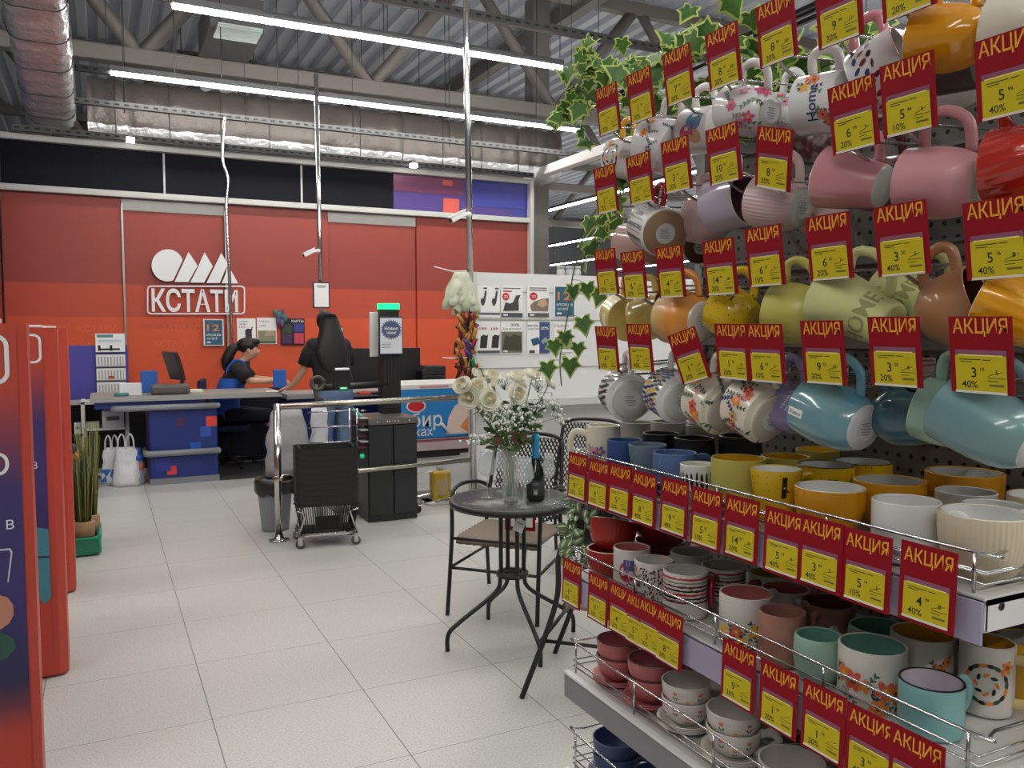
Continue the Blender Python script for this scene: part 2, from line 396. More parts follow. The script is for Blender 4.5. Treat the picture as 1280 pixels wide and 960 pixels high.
truss(18, -6.9, 26, 4.98, 6.85, .8, 'grey steel roof truss farther back behind the second light')
truss(24, -6.9, 26, 4.98, 6.85, 2.0, 'farthest grey steel roof truss')
truss(5.9, -6.9, 26, 4.98, 6.85, 1.2, 'grey steel roof truss over the tills, mostly above the picture')
# purlins along Y
b = MB()
for x in (7.2,): b.box((x, 14, 6.8), (.22, 43, .26))
struct(b.build('beam_1', m_truss))
# columns
for x, y in ((6.6, 12.4),):
    b = MB(); b.box((x, y, 3.45), (.3, .3, 6.9)); struct(b.build('column_1', m_truss))
# foil duct along X above the wall, and one along Y coming over the left
m_foil = M_('aluminium_foil', (222, 224, 228), .26, .6, bump=(13, 1.4)); m_foil2 = M_('shaded_foil', (96, 89, 85), .42, .35, bump=(6, 1.0))  # wall duct: darker foil, bright underside; light from below put into the colour
def foil_duct(name, label, A, B, w_, h_, mats, seed):
    t = thing(name, label, 'air duct', A); rnd = random.Random(seed); A = Vector(A); B = Vector(B); d = (B-A); L = d.length; d.normalize(); sd = Vector((d.y, -d.x, 0))
    b = MB(); N = int(L/.07); cs = rrect(w_, h_, min(w_, h_)*.22, 4); m = len(cs); vs = []
    for i in range(N+1):
        s0 = 1+.025*math.sin(i*1.9)+rnd.uniform(-.02, .02)
        for (u, v) in cs:
            j = rnd.uniform(-.012, .012); vs.append(d*(L*i/N)+sd*(u*s0+j)+Vector((0, 0, v*s0+rnd.uniform(-.012, .012))))
    fs = []; ml = []
    for i in range(N):
        for k in range(m):
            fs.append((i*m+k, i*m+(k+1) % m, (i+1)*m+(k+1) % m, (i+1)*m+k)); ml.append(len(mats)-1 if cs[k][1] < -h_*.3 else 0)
    fs += [tuple(range(m)), tuple(N*m+k for k in range(m))[::-1]]; ml += [0, 0]
    b.add(vs, fs, ml, True); b.build('foil_wrap', mats, t)
    for i in range(0, int(L/.6)):
        b = MB(); q = d*(.3+i*.6); c2 = [q+sd*(u*1.045)+Vector((0, 0, v*1.045)) for u, v in cs]; b.tube(c2, .006, 5, closed=True); b.build('strap', galv, t)
    for i in range(0, int(L/1.4)+1):
        q = d*(.4+i*1.4)
        if q.length < L:
            b = MB(); b.cyl(q+sd*(w_/2)+Vector((0, 0, -.05)), q+sd*(w_/2)+Vector((0, 0, 7.02-A.z)), .006, 5); b.build('hanger', galv, t)
    return t
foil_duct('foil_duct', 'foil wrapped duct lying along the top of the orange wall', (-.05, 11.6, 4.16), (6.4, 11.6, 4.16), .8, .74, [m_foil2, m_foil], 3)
foil_duct('foil_duct', 'shiny foil duct coming over the left corner towards the camera', (-.42, 11.0, 4.06), (-.42, 6.2, 4.85), .5, .5, [m_foil], 4)
foil_duct('foil_duct', 'reddish banded foil stretch of duct at the upper left corner', (-.42, 6.15, 4.86), (-.42, 3.0, 5.2), .52, .5, [M_('red_tinted_foil', (170, 104, 102), .35, .45, bump=(6, 1.0))], 5)
# cable trays along X
def tray(xa, xb, y, z, label, h=.06, d=.05, za=None):
    b = MB(); za = z if za is None else za
    b.box(((xa+xb)/2, y, z), (xb-xa, .012, h)); b.box(((xa+xb)/2, y+d, z), (xb-xa, .012, h)); b.box(((xa+xb)/2, y+d/2, z-h/2), (xb-xa, d, .008))
    nn = int((xb-xa)/.1)
    for i in range(nn): b.box((xa+.05+i*.1, y-.007, z), (.05, .002, .02), 1)
    tag(b.build('cable_tray', [galv, M_('tray_slot', (20, 20, 20), .8)]), label, 'cable tray', 'perforated cable trays')
tray(-.6, 7.2, 10.45, 4.02, 'perforated cable tray just below the second line light by the wall')
tray(-.7, .2, 10.17, 4.3, 'short perforated tray continuing the second line light to the left')
tray(-2.5, .62, 7.86, 4.36, 'short perforated tray continuing the nearer line light to the left')
tray(1.3, 8.5, 7.05, 4.35, 'perforated cable tray crossing the top of the picture above the nearer light', .07)
tray(-.8, 5.7, 10.8, 3.74, 'perforated tray lying along the top edge of the black fascia')
b = MB()
for dx in (0, .12, .3): b.box((7.6+dx, 12, 5.3), (.05, 16, .05))
tag(b.build('conduit_run', black_m), 'dark conduits running away under the roof on the right', 'conduit')
# suspended units with lit grilles
for px, py, Y, lab in ((292, 50, 10.8, 'grey hanging ventilation box with pale grille above the nearer light'), (268, 121, 13.5, 'grey hanging ventilation box with pale grille, mostly hidden behind the far light')):
    p = at_y(px, py, Y); t = thing('ventilation_box', lab, 'ventilation unit', p)
    b = MB(); b.box((0, .3, .22), (.62, 1.2, .4)); b.build('casing', M_('dull_zinc', (118, 118, 118), .5, .4), t, bevel=.01)
    b = MB(); b.box((0, -.35, -.02), (.5, .45, .02)); [b.box((0, -.55+.06*k, -.035), (.5, .01, .03)) for k in range(8)]; b.build('grille', M_('pale_grille', (226, 236, 236), .4), t)
    b = MB(); b.box((0, -.5, .44), (1.1, .05, .05)); b.build('support_bar', galv, t)
    [MB().cyl((sx*.5, -.5, .45), (sx*.5, -.5, 7.02-p.z), .008, 5).build('hanger', galv, t) for sx in (-1, 1)]
# hanging rods and wires from the deck: one thing each
rnd = random.Random(8)
for k, (px, py, Y) in enumerate([(35, 130, 9.5), (135, 120, 9.6), (221, 180, 10.4), (278, 150, 10.3), (348, 150, 10.4), (452, 90, 12.8), (480, 80, 12.8), (524, 110, 12.5), (556, 90, 12.0), (610, 150, 12.6), (636, 80, 12.6), (672, 60, 9.2), (700, 40, 9.0), (748, 30, 9.4)]):
    p = at_y(px, py, Y); b = MB(); b.cyl((p.x, Y, max(p.z-.3, 4.4)), (p.x, Y, 7.02), .006, 5)
    tag(b.build('ceiling_hanger_rod', galv), 'thin steel hanger rod dropping from the corrugated roof', 'hanger rod', 'thin hanger rods below the roof')
# white trunking beam running over the gondolas to the wall end
b = MB(); b.box((5.87, 7.2, 3.8), (.14, 8.4, .13)); t = tag(b.build('trunking_beam', white_p, bevel=.01), 'white square trunking beam running from the wall end over the racks', 'trunking')
# flexible cable hanging before the wall, and the camera poles
b = MB(); pts = [at_y(x, y, 10.4) for x, y in ((281, 145), (278, 185), (279, 205), (285, 225), (283, 260), (286, 330), (289, 400), (291, 455))]
b.tube(smooth(pts), .02, 8); tag(b.build('flexible_conduit', chrome), 'wavy metal conduit hanging down past the right end of the logo', 'conduit')
def cctv(p, lab, s=1.0, flip=-1):
    t = thing('security_camera', lab, 'security camera', p)
    b = MB(); b.tube([(0, 0, 0), (-.1*s, -.02, 0), (-.13*s, -.04, -.02*s)], .022*s, 10); b.ball((0, 0, 0), .035*s); b.build('bracket', white_p, t)
    b = MB(); M = Matrix.Translation((-.16*s, -.05, -.04*s)) @ Matrix.Rotation(R(-28), 4, 'Y'); b.box((0, 0, 0), (.2*s, .085*s, .06*s), M=M); b.box((0, 0, .035*s), (.23*s, .095*s, .012*s), M=M); b.build('camera_body', white_p, t, bevel=.008)
    b = MB(); b.cyl((-.115*s, 0, 0), (-.1*s, 0, 0), .022*s, 12, M=M); b.build('lens', black_p, t)
    return t
pa = at_y(396, 155, 9.3); pb = at_y(402, 390, 9.3)
b = MB(); b.cyl((pa.x, 9.3, 4.3), (pb.x-.0, 9.3, .8255), .024, 12); tag(b.build('camera_pole', chrome), 'chrome pole standing behind the standing woman, carrying a framed sheet', 'pole')
q = at_y(397, 314, 9.3); cctv((q.x, 9.27, q.z), 'white security camera on the pole above the framed sheet', .68)
q = at_y(401, 369, 9.267); t = thing('framed_sheet', 'small framed white notice on the chrome pole above the standing woman', 'framed notice', q)
b = MB(); b.box((0, -.02, 0), (.19, .02, .29)); b.build('frame', M_('navy_plastic', (34, 34, 60), .4), t, bevel=.004)
b = MB(); b.box((0, -.032, 0), (.16, .004, .26)); b.box((0, -.035, .1), (.11, .001, .012), 1); b.box((0, -.035, .085), (.08, .001, .006), 1); b.build('sheet', [paper, M_('grey_ink', (120, 120, 124), .6)], t)
pa = at_y(583, 75, 6.35); pb = at_y(593, 640, 6.35)
b = MB(); b.tube([(pa.x, 6.35, 4.5), (pa.x, 6.35, pa.z), (pb.x+.0, 6.35, 0)], .026, 12); tag(b.build('camera_pole', chrome), 'tall chrome pole rising beside the white poster rack', 'pole')
q = at_y(586, 268, 6.32); cctv((pa.x+(pb.x-pa.x)*(pa.z-q.z)/pa.z-.01, 6.335, q.z), 'white security camera on the tall pole by the poster rack', .72)
# ---------------------------------------------------------------- security pedestals on the left
def pedestal(Y, z_top, label, words_, pics, back=.12, bv=.03, pe=.055, lo=.33):
    t = thing('security_gate_pedestal', label, 'security gate', (-.163, Y, 0), 0, 'orange security gate pedestals')
    # plan outline: front face at -Y, bevelled corner, right side, bevelled back
    out = [(-.75, -.07), (-bv, -.07), (0, -.07+bv), (0, back), (-bv, back+bv), (-.75, back+bv)]
    m_or_p = M_('orange_pedestal', (186, 66, 50), .45)
    b = MB(); b.prism(out, 0.01, z_top); b.build('casing', m_or_p, t)
    b = MB(); b.prism([(-.74, -.06), (-.06, -.06), (-.06, back), (-.74, back)], z_top, z_top+.012); b.build('top_cap', white_p, t, bevel=.003)
    m_pr = ramp_z('pedestal_print_%d' % int(lo*100), [(0, (184, 62, 46)), (lo, (184, 62, 46)), (lo+.07, (104, 46, 64)), (lo+.13, (40, 38, 76)), (.85, (58, 50, 108)), (1.12, (60, 50, 104)), (1.25, (130, 58, 76)), (1.37, (184, 68, 52)), (1.6, (184, 68, 52))])
    b = MB(); b.box((-.37-pe/2, -.0725, z_top/2), (.74-pe, .003, z_top-.04)); b.build('printed_panel', m_pr, t)
    F = lambda x, z: axes((1, 0, 0), (0, 0, 1), (0, -1, 0), (x, -.0765, z))
    # outlined logo corner at the top
    ou = rrect(.5, .125, .03); inn = rrect(.48, .105, .02); n = len(ou)
    b = MB(); b.add([(x, y, 0) for x, y in ou]+[(x, y, 0) for x, y in inn], [(i, (i+1) % n, n+(i+1) % n, n+i) for i in range(n)], 0, False, F(-.275-pe*.6, z_top-.088))
    b.build('logo_outline', m_logo, t)
    for s, size, x, z in words_:
        b = MB(); b.text(s, size, 0, F(x, z)); b.build('lettering', m_logo, t)
    for nm, pts, colr, dz in pics:
        b = MB(); b.prism(pts, -.0005, .0005+dz, 0, F(0, 0)); b.build(nm, M_('print_'+nm, colr, .5), t)
    return t
m_logo = M_('white_vinyl'); PED1 = at_x(57, 958, -.163).y-.03
pedestal(PED1, 1.525, 'orange security gate pedestal nearest the camera at the left edge', [('О', .075, -.072, 1.178), ('В', .032, -.05, 1.025), ('И', .07, -.14, 1.437)],
    [('hand', [(-.3, .85), (-.085, .852), (-.062, .842), (-.05, .82), (-.05, .795), (-.06, .775), (-.08, .762), (-.3, .72)], (186, 128, 104), .0004), ('sleeve', [(-.3, .74), (-.082, .758), (-.052, .735), (-.048, .71), (-.07, .685), (-.3, .65)], (44, 84, 70), 0), ('phone_outline', [(-.18, .965), (-.052, .965), (-.047, .955), (-.058, .88), (-.061, .88), (-.051, .952), (-.054, .961), (-.18, .961)], (200, 200, 214), .0006)], .03, .016, .022, .49)
pedestal(4.115, 1.518, 'middle orange security gate pedestal showing a figure in teal jeans', [('И', .08, -.155, 1.43), ('А', .1, -.16, 1.28), ('%', .07, -.125, 1.115), ('ОВ', .04, -.115, .935)],
    [('hair', [(-.24, .86), (-.165, .85), (-.125, .78), (-.1, .7), (-.125, .66), (-.24, .66)], (120, 62, 36), 0), ('jeans', [(-.26, .69), (-.16, .685), (-.056, .655), (-.056, .36), (-.08, .33), (-.1, .36), (-.125, .46), (-.15, .56), (-.26, .56)], (60, 128, 144), .0004), ('belt', [(-.26, .56), (-.056, .54), (-.056, .53), (-.26, .545)], (36, 62, 80), .0008)])
pedestal(5.39, 1.518, 'farthest orange security gate pedestal in front of the plant crate', [], [])

# ---------------------------------------------------------------- green crate with dried plants, left
p = at_z(104, 694, 0); cr = thing('plant_crate', 'green folding crate of wrapped plants behind the last orange pedestal', 'crate', (-.2, 6.35, 0))
m_gr = M_('green_plastic', (34, 122, 92), .4)
b = MB()
for (x, y, sx, sy) in ((0, -.2, .32, .015), (0, .2, .32, .015), (.155, 0, .015, .4), (-.155, 0, .015, .4)): b.box((x, y, .07), (sx, sy, .11))
b.box((0, 0, .02), (.32, .4, .02)); b.build('crate_body', m_gr, cr)
b = MB(); b.tube([(-.165, -.21, .125), (.165, -.21, .125), (.165, .21, .125), (-.165, .21, .125)], .014, 6, closed=True)
for x, y in ((.16, -.2), (.16, .2), (-.16, -.2)): b.tube([(x, y, .02), (x, y, .13)], .013, 6)
b.build('crate_rim', M_('light_green_plastic', (40, 150, 116), .4), cr)
def reed_bundle(loc, h, lab, cols, n, seed, wrap):
    rnd = random.Random(seed); t = thing('wrapped_plant', lab, 'plant', loc)
    b = MB(); b.lathe([(0, 0), (.06, 0), (.068, .18), (.06, .19), (0, .18)], 12); b.build('paper_wrap', M_(wrap, (150, 120, 88), .7), t)
    b = MB()
    for i in range(n):
        a = rnd.uniform(0, 2*PI); r0 = rnd.uniform(0, .045); r1 = r0+rnd.uniform(.01, .05); hh = h*rnd.uniform(.7, 1)
        b.tube([(r0*math.cos(a), r0*math.sin(a), .12), ((r0+r1)/2*math.cos(a), (r0+r1)/2*math.sin(a), hh*.6), (r1*math.cos(a), r1*math.sin(a), hh)], [.005, .006, .002], 4, rnd.randrange(len(cols)))
    b.build('stems', cols, t); return t
gl = [M_('reed_green', (70, 88, 36), .6), M_('reed_yellow', (120, 116, 50), .6), M_('reed_dark', (44, 60, 28), .6)]
reed_bundle((-.13, 6.24, .035), .7, 'paper wrapped bundle of green reeds in the front of the crate', gl, 110, 1, 'kraft_paper')
reed_bundle((-.1, 6.44, .035), .84, 'taller yellowish reeds standing at the back of the crate', gl[:2], 90, 2, 'kraft_paper')
t = thing('dried_bouquet', 'dark bouquet with orange flowers beside the reeds', 'bouquet', (-.26, 6.3, .03))
b = MB(); rnd = random.Random(4)
for i in range(18): a = rnd.uniform(0, 6.28); b.tube([(0, 0, 0), (.06*math.cos(a), .06*math.sin(a), rnd.uniform(.45, .66))], .008, 5)
b.build('stems', M_('dark_stem', (36, 38, 24), .7), t)
for i in range(9):
    b = MB(); a = rnd.uniform(0, 6.28); b.ball((.07*math.cos(a)+.02, .07*math.sin(a), rnd.uniform(.5, .72)), .035, 8, 6); b.build('flower', M_(('orange_petal', 'dark_violet_petal')[i % 2], ((206, 120, 40), (50, 40, 56))[i % 2], .6), t)

# ---------------------------------------------------------------- till desks
m_db = M_('blue_desk_panel', (30, 48, 116), .4); m_wood = M_('pale_desk_edge', (150, 140, 130), .45); m_bump = M_('grey_bumper', (128, 130, 136), .45)
dk = thing('till_desk', 'blue till desk with grey bumper rails and coloured squares at left', 'desk', (.72, 8.72, 0))
b = MB(); b.box((0, .35, .41), (.63, .7, .74)); b.build('desk_body', m_db, dk, bevel=.02)
b = MB(); b.box((0, .35, .03), (.64, .72, .06)); b.build('plinth', m_bump, dk)
for z in (.31, .76):
    b = MB(); xx = -.345 if z < .5 else -.62
    b.tube([(xx, .3, z), (xx, -.02, z), (xx+.03, -.045, z), (.31, -.045, z)], .03, 10); b.ball((.31, -.045, z), .03, 10, 8); b.build('bumper', m_bump, dk)
for x, z, s_, cn in ((-.03, .61, .09, 'dark_plum'), (.255, .6, .1, 'red_square'), (.2, .5, .1, 'mid_blue'), (-.12, .135, .085, 'red_square'), (.24, .18, .07, 'deep_blue'), (-.2, .2, .14, 'mid_blue2'), (.1, .35, .1, 'bright_blue')):
    b = MB(); b.box((x, -.0015-.0006*len(dk.children), z), (s_, .003, s_)); b.build('print_square', M_(cn, {'dark_plum': (70, 44, 80), 'red_square': (214, 66, 56), 'mid_blue': (44, 84, 170), 'deep_blue': (28, 44, 110), 'mid_blue2': (40, 54, 140), 'bright_blue': (34, 84, 176)}[cn], .4), dk)
b = MB(); b.box((.06-.35, .3, .797), (.98, .65, .07)); b.build('upper_panel', m_db, dk)
ct = MB(); ct.box((.78, 9.05, .855), (1.75, .76, .035)); ct.box((.78, 8.665, .852), (1.75, .02, .05), 1); o = ct.build('counter_top', [m_wood, grey_p]); tag(o, 'long pale counter top across the left blue till desk', 'counter top')
t = thing('till_desk', 'blue till desk behind the steel rail, middle of the picture', 'desk', (2.75, 9.0, 0))
b = MB(); b.box((-.3, .25, .4), (1.35, .5, .76)); b.build('desk_body', M_('navy_desk_panel', (30, 42, 104), .4), t, bevel=.01)
b = MB(); b.box((-.3, .2, .80), (1.39, .62, .05)); b.build('desk_top', grey_p, t)
b = MB(); b.box((-.3, .02, .6), (1.33, .03, .12)); b.build('front_rail', m_bump, t)
b = MB(); b.box((1.42, 9.92, .42), (.95, .03, .84)); tag(b.build('shade_panel', M_('black_navy_panel', (14, 17, 34), .6)), 'dark navy screen panel standing behind the cashier\'s legs under the counter', 'panel')  # added sheet whose dark colour stands in for shade under the counter
b = MB(); b.box((1.4, 9.25, .004), (.72, 1.1, .008)); tag(b.build('rubber_mat', M_('dark_rubber', (52, 52, 54), .7)), 'dark rubber floor mat under the cashier\'s chair', 'mat')
# shelving under the far left of the counter
sh = thing('low_shelf_unit', 'open white and black shelf unit under the blue board, left of the desk', 'shelf unit', (-.17, 9.55, 0))
for x, m in ((-.35, black_p), (.0, white_p), (.4, white_p)):
    b = MB(); b.box((x, 0, .4), (.035, .35, .78)); b.build('upright', m, sh)
for x0, x1, z in ((-.35, 0, .77), (-.35, 0, .45), (-.35, 0, .18), (0, .4, .77), (0, .4, .5), (0, .4, .04)):
    b = MB(); b.box(((x0+x1)/2, 0, z), (x1-x0, .35, .025)); b.build('shelf', (grey_p if z > .7 else black_p) if x0 < 0 else white_p, sh)
b = MB(); b.box((.17, .18, .4), (1.1, .01, .76)); b.build('back_panel', black_p, sh)
def carton(c, d, col, lab, rz=0, mark=True):
    b = MB(); b.box((0, 0, d[2]/2), d); 
    if mark: b.box((0, -d[1]/2-.001, d[2]*.55), (d[0]*.6, .002, d[2]*.25), 1)
    o = b.build('carton', [M_('card_%d_%d_%d' % col, col, .6), M_('card_mark', (96, 96, 98), .6)], bevel=.003); o.location = c; o.rotation_euler.z = rz
    return tag(o, lab, 'box')
carton((-.36, 9.45, .4645), (.14, .16, .2), (120, 120, 116), 'grey box on the upper black shelf under the blue board')
carton((-.225, 9.42, .4645), (.055, .1, .11), (214, 214, 212), 'small white carton standing beside the grey box on the upper shelf')
carton((.11, 9.45, .5145), (.2, .2, .17), (206, 206, 210), 'white carton on the white shelf right of the black shelves', -.1)
carton((-.4, 9.3, .0), (.16, .1, .6), (222, 222, 222), 'tall white carton standing in front of the black shelves', 0)
carton((-.26, 9.45, .1945), (.15, .2, .12), (120, 60, 66), 'dark red box on the lower black shelf', 0)
carton((-.085, 9.45, .5145), (.12, .15, .06), (196, 190, 160), 'pile of small cream packets on the white shelf', 0, False)
def carrier(loc, w_, h_, lab, cols, seed, band=None, handles=True):
    rnd = random.Random(seed); t = thing('carrier_bag', lab, 'bag', loc)
    b = MB(); secs = []
    for i in range(9):
        f = i/8; secs.append(((rnd.uniform(-.008, .008), 0, h_*f), w_/2*(1.0-.35*f*f+rnd.uniform(-.05, .05)), w_*.3*(1-.75*f+rnd.uniform(-.04, .04))))
    b.loft(secs, 18); o = b.build('bag_body', cols, t)
    rr = random.Random(seed+1)
    for v in o.data.vertices: v.co.x += rr.uniform(-.006, .006); v.co.y += rr.uniform(-.012, .012)
    if band:
        b = MB(); b.loft([((0, 0, h_*f), w_/2*1.0*(1.03-.35*f*f), w_*.31*(1-.75*f)+.004) for f in (.08, .2, .35, .42)], 18, caps=False); b.build('printed_band', band, t)
    if handles:
        for sx in (-1, 1):
            b = MB(); b.tube(smooth([(sx*w_*.28, -.02, h_*.95), (sx*w_*.26, -.03, h_*1.2), (sx*w_*.14, -.03, h_*1.34), (sx*w_*.04, -.02, h_*1.2), (sx*w_*.03, -.02, h_*.95)]), .011, 6, flat=.4); b.build('handle', cols, t)
    return t
wb = M_('white_polythene', (206, 208, 212), .35, bump=(14, .5)); bb = M_('blue_print_band', (34, 100, 176), .4)
q = at_z(141, 607); carrier((q.x+.0, 8.98, 0), .2, .36, 'white carrier bag with blue printed corner on the floor by the shelves', wb, 5, bb)
q = at_z(156, 608); carrier((q.x+.02, 8.8, 0), .25, .38, 'plain crumpled white carrier bag on the floor beside the blue desk', wb, 6)
t = thing('water_bottle', 'large clear bottle with blue cap beside the white carrier bags', 'bottle', (.3, 8.84, 0))
b = MB(); b.lathe([(0, 0), (.055, 0), (.06, .03), (.055, .1), (.06, .16), (.055, .22), (.04, .27), (.022, .3)], 16); b.build('bottle_body', M_('clear_pet', (190, 200, 214), .15, alpha=.45), t)
b = MB(); b.lathe([(.058, .15), (.0605, .15), (.0605, .22), (.058, .22)], 16); b.build('wrap_label', M_('peach_label', (200, 120, 100), .5), t)
b = MB(); b.lathe([(0, .36), (.03, .36), (.035, .29), (0, .29)], 12); b.lathe([(.052, .24), (.06, .24), (.055, .29), (.03, .3)], 12); b.build('cap', M_('blue_cap', (40, 90, 170), .4), t)
# blue board and calendar over the shelf
p0 = at_y(88, 432, 9.95); p1 = at_y(122, 511, 9.95)
b = MB(); b.box(((p0.x+p1.x)/2+.12, 9.95, (p0.z+p1.z)/2), (.62, .03, p0.z-p1.z)); tag(b.build('blue_board', M_('violet_blue_board', (70, 66, 150), .45), bevel=.004), 'plain violet blue board standing behind the low shelf unit', 'board')
p0 = at_y(119, 417, 9.9); p1 = at_y(158, 493, 9.9)
t = thing('wall_calendar', 'white quarterly wall calendar hanging in front of the blue board', 'calendar', ((p0.x+p1.x)/2, 9.9, p1.z))
Wc, Hc = p1.x-p0.x, p0.z-p1.z
b = MB(); b.box((0, 0, Hc*.85), (Wc, .008, Hc*.3)); b.box((-Wc*.18, -.005, Hc*.96), (Wc*.55, .002, .03), 1); b.box((0, -.005, Hc*.88), (Wc*.8, .002, .03), 2)
for k in range(2): b.box((-Wc*.38+k*Wc*.4, -.006, Hc*.765), (.025, .002, .06), 3)
b.box((-Wc*.05, -.005, Hc*.745), (Wc*.75, .002, .02), 3); b.build('header', [paper, M_('teal_print', (80, 130, 140), .5), M_('pale_teal_print', (190, 208, 212), .5), ink], t)
for k in range(3):
    z = Hc*(.56-.225*k)
    b = MB(); b.box((0, -.002, z), (Wc, .01, Hc*.2)); b.box((0, -.008, z-.005), (Wc*.86, .002, Hc*.14), 1)
    for c in range(8): b.box((-Wc*.36+c*Wc*.105, -.01, z-.005), (Wc*.06, .002, Hc*.13), 0)
    b.box((0, -.01, z-Hc*.1), (Wc, .004, .012), 2)
    if k == 1: b.box((.0, -.012, z-.03), (.05, .002, .03), 3)
    b.build('month_sheet', [M_('calendar_paper', (216, 216, 214), .6), M_('calendar_grid', (150, 150, 152), .6), M_('calendar_bar', (90, 90, 92), .6), M_('red_marker', (190, 60, 60), .5)], t)
# things on the counter, left
def at_counter(px, Y): d = ray(px, 495); s = Y/d.y; return d.x*s
CT = .8725
t = thing('till_monitor', 'tilted dark till monitor on the left end of the counter', 'monitor', (at_counter(218, 9.15), 9.15, CT), R(-20))
b = MB(); M = axes((.42, .9, 0), (-.36, .17, .92), (.83, -.39, .4)); M.translation = (0, -.02, .27)
M = Matrix.Translation((0, 0, .27)) @ Matrix.Rotation(R(-52), 4, 'Z') @ Matrix.Rotation(R(16), 4, 'X')
b.box((0, 0, 0), (.34, .03, .3), M=M); b.box((0, .03, 0), (.2, .04, .2), M=M); b.build('screen_housing', M_('dark_brown_screen', (52, 34, 34), .25), t, bevel=.006)
b = MB(); b.tube([(.03, .02, .26), (.08, .03, .12), (.05, .0, .02)], .022, 8); b.build('neck', black_p, t)
b = MB(); b.box((.05, 0, .012), (.22, .18, .024)); b.build('foot', black_p, t, bevel=.006)
def slab(name, px, Y, d, col, lab, cat, z=CT, rz=0, bev=.006):
    b = MB(); b.box((0, 0, d[2]/2), d); o = b.build(name, M_('tone_%d_%d_%d' % col, col, .5), bevel=bev); o.location = (at_counter(px, Y), Y, z); o.rotation_euler.z = rz
    return tag(o, lab, cat)
slab('leaflet_holder', 163, 8.85, (.2, .05, .12), (214, 214, 218), 'white card leaflet holder on the counter, left of the grey box', 'leaflet holder', rz=.12)
slab('packing_box', 213, 8.85, (.36, .22, .1), (84, 80, 78), 'flat dark grey box on the counter in front of the till monitor', 'box', rz=-.05, bev=.03)
slab('blue_folder', 187, 9.2, (.16, .03, .22), (40, 96, 176), 'small blue folder standing on the counter behind the leaflet holder', 'folder')
slab('cloth_roll', 152, 8.8, (.13, .1, .03), (40, 120, 116), 'teal cloth lying at the left end of the counter', 'cloth', bev=.012)
slab('paper_stack', 243, 9.0, (.16, .14, .03), (220, 220, 206), 'small stack of white slips on the counter right of the till monitor', 'paper stack')
slab('blue_folder', 350, 9.3, (.14, .03, .2), (40, 96, 176), 'small blue card stand on the counter between the cashier and standing woman', 'card stand')
slab('receipt_sheet', 345, 8.8, (.2, .14, .004), (226, 214, 204), 'sheet of paper on the counter under the cashier\'s hand', 'paper sheet', bev=.001)
# ---------------------------------------------------------------- posters on the orange wall
def rectpx(x0, y0, x1, y1, Y): a = at_y(x0, y0, Y); c = at_y(x1, y1, Y); return (a.x+c.x)/2, (a.z+c.z)/2, abs(c.x-a.x), abs(a.z-c.z)
def poster(box, Y, lab, paint, cat='poster', grp='posters', name='poster', back=paper):
    cx, cz, w_, h_ = rectpx(*box, Y); t = thing(name, lab, cat, (cx, Y, cz), 0, grp)
    b = MB(); b.box((0, 0, 0), (w_, .006, h_)); b.build('sheet', back, t)
    for ni, item in enumerate(paint):
        b = MB(); kind = item[0]; dy = .0007*ni
        if kind == 'r':
            _, nm, x, z, sx, sz, colr = item; b.box((x*w_, -.0036-dy, z*h_), (sx*w_, .0015, sz*h_)); 
        elif kind == 't':
            _, nm, x, z, s_, wd, colr = item; b.text(nm, h_*s_, 0, face_y((x*w_, -.0052-dy, z*h_)), width=(wd*w_ if wd else None)); nm = 'lettering'
        elif kind == 'e':
            _, nm, x, z, sx, sz, colr = item; b.prism([(x*w_+sx*w_/2*math.cos(a*PI/12), z*h_+sz*h_/2*math.sin(a*PI/12)) for a in range(24)], .003, .0045+dy, 0, face_y())
        elif kind == 'p':
            _, nm, pts, colr = item; b.prism([(x*w_, z*h_) for x, z in pts], .003, .0045+dy, 0, face_y())
        b.build(nm, M_('ink_%d_%d_%d' % colr, colr, .5), t)
    return t
PY = WY-.012
teal = (44, 92, 116); orng = (226, 128, 50); wht = (228, 230, 230); gre = (70, 72, 76)
def p12(): return [('r', 'colour_field', 0, 0, .88, .94, teal), ('t', '12', -.02, .18, .36, .62, orng), ('t', 'МЕСЯЦЕВ', 0, -.1, .1, .72, wht), ('t', 'НА ВСЁ', -.08, -.22, .1, .5, wht), ('r', 'logo_bar', -.25, -.37, .2, .05, wht)]
def ptool(): return [('t', 'НОВЫЕ', -.15, .38, .07, .45, gre), ('t', 'ЦЕНЫ', -.2, .28, .07, .35, gre), ('t', '199', -.22, .17, .09, .3, (190, 60, 70)), ('p', 'tool_picture', [(-.05, -.3), (-.08, .05), (.05, .12), (.25, .1), (.3, .2), (.34, .18), (.28, -.02), (.3, -.28)], (44, 44, 48)), ('r', 'footer', 0, -.42, .96, .09, teal), ('r', 'logo_bar', -.32, -.42, .16, .03, wht)]
def pgrill(): return [('t', 'ГАЗОН', -.15, .36, .08, .5, gre), ('t', '65', -.2, .2, .1, .25, (190, 70, 80)), ('r', 'lawn_picture', 0, -.2, .9, .42, (132, 134, 104)), ('p', 'machine_picture', [(-.15, -.1), (.1, .02), (.35, -.02), (.4, -.18), (-.1, -.2)], (176, 150, 130)), ('r', 'footer', 0, -.43, .9, .08, (70, 84, 66))]
poster((254, 399, 280, 432), PY, 'teal poster with orange 12 on the orange wall under the logo', p12())
poster((296, 398, 320, 431), PY, 'white poster with black power tool on the wall right of the metal conduit', ptool())
poster((321, 397, 346, 430), PY, 'white poster with lawn picture on the wall above the cashier', pgrill())
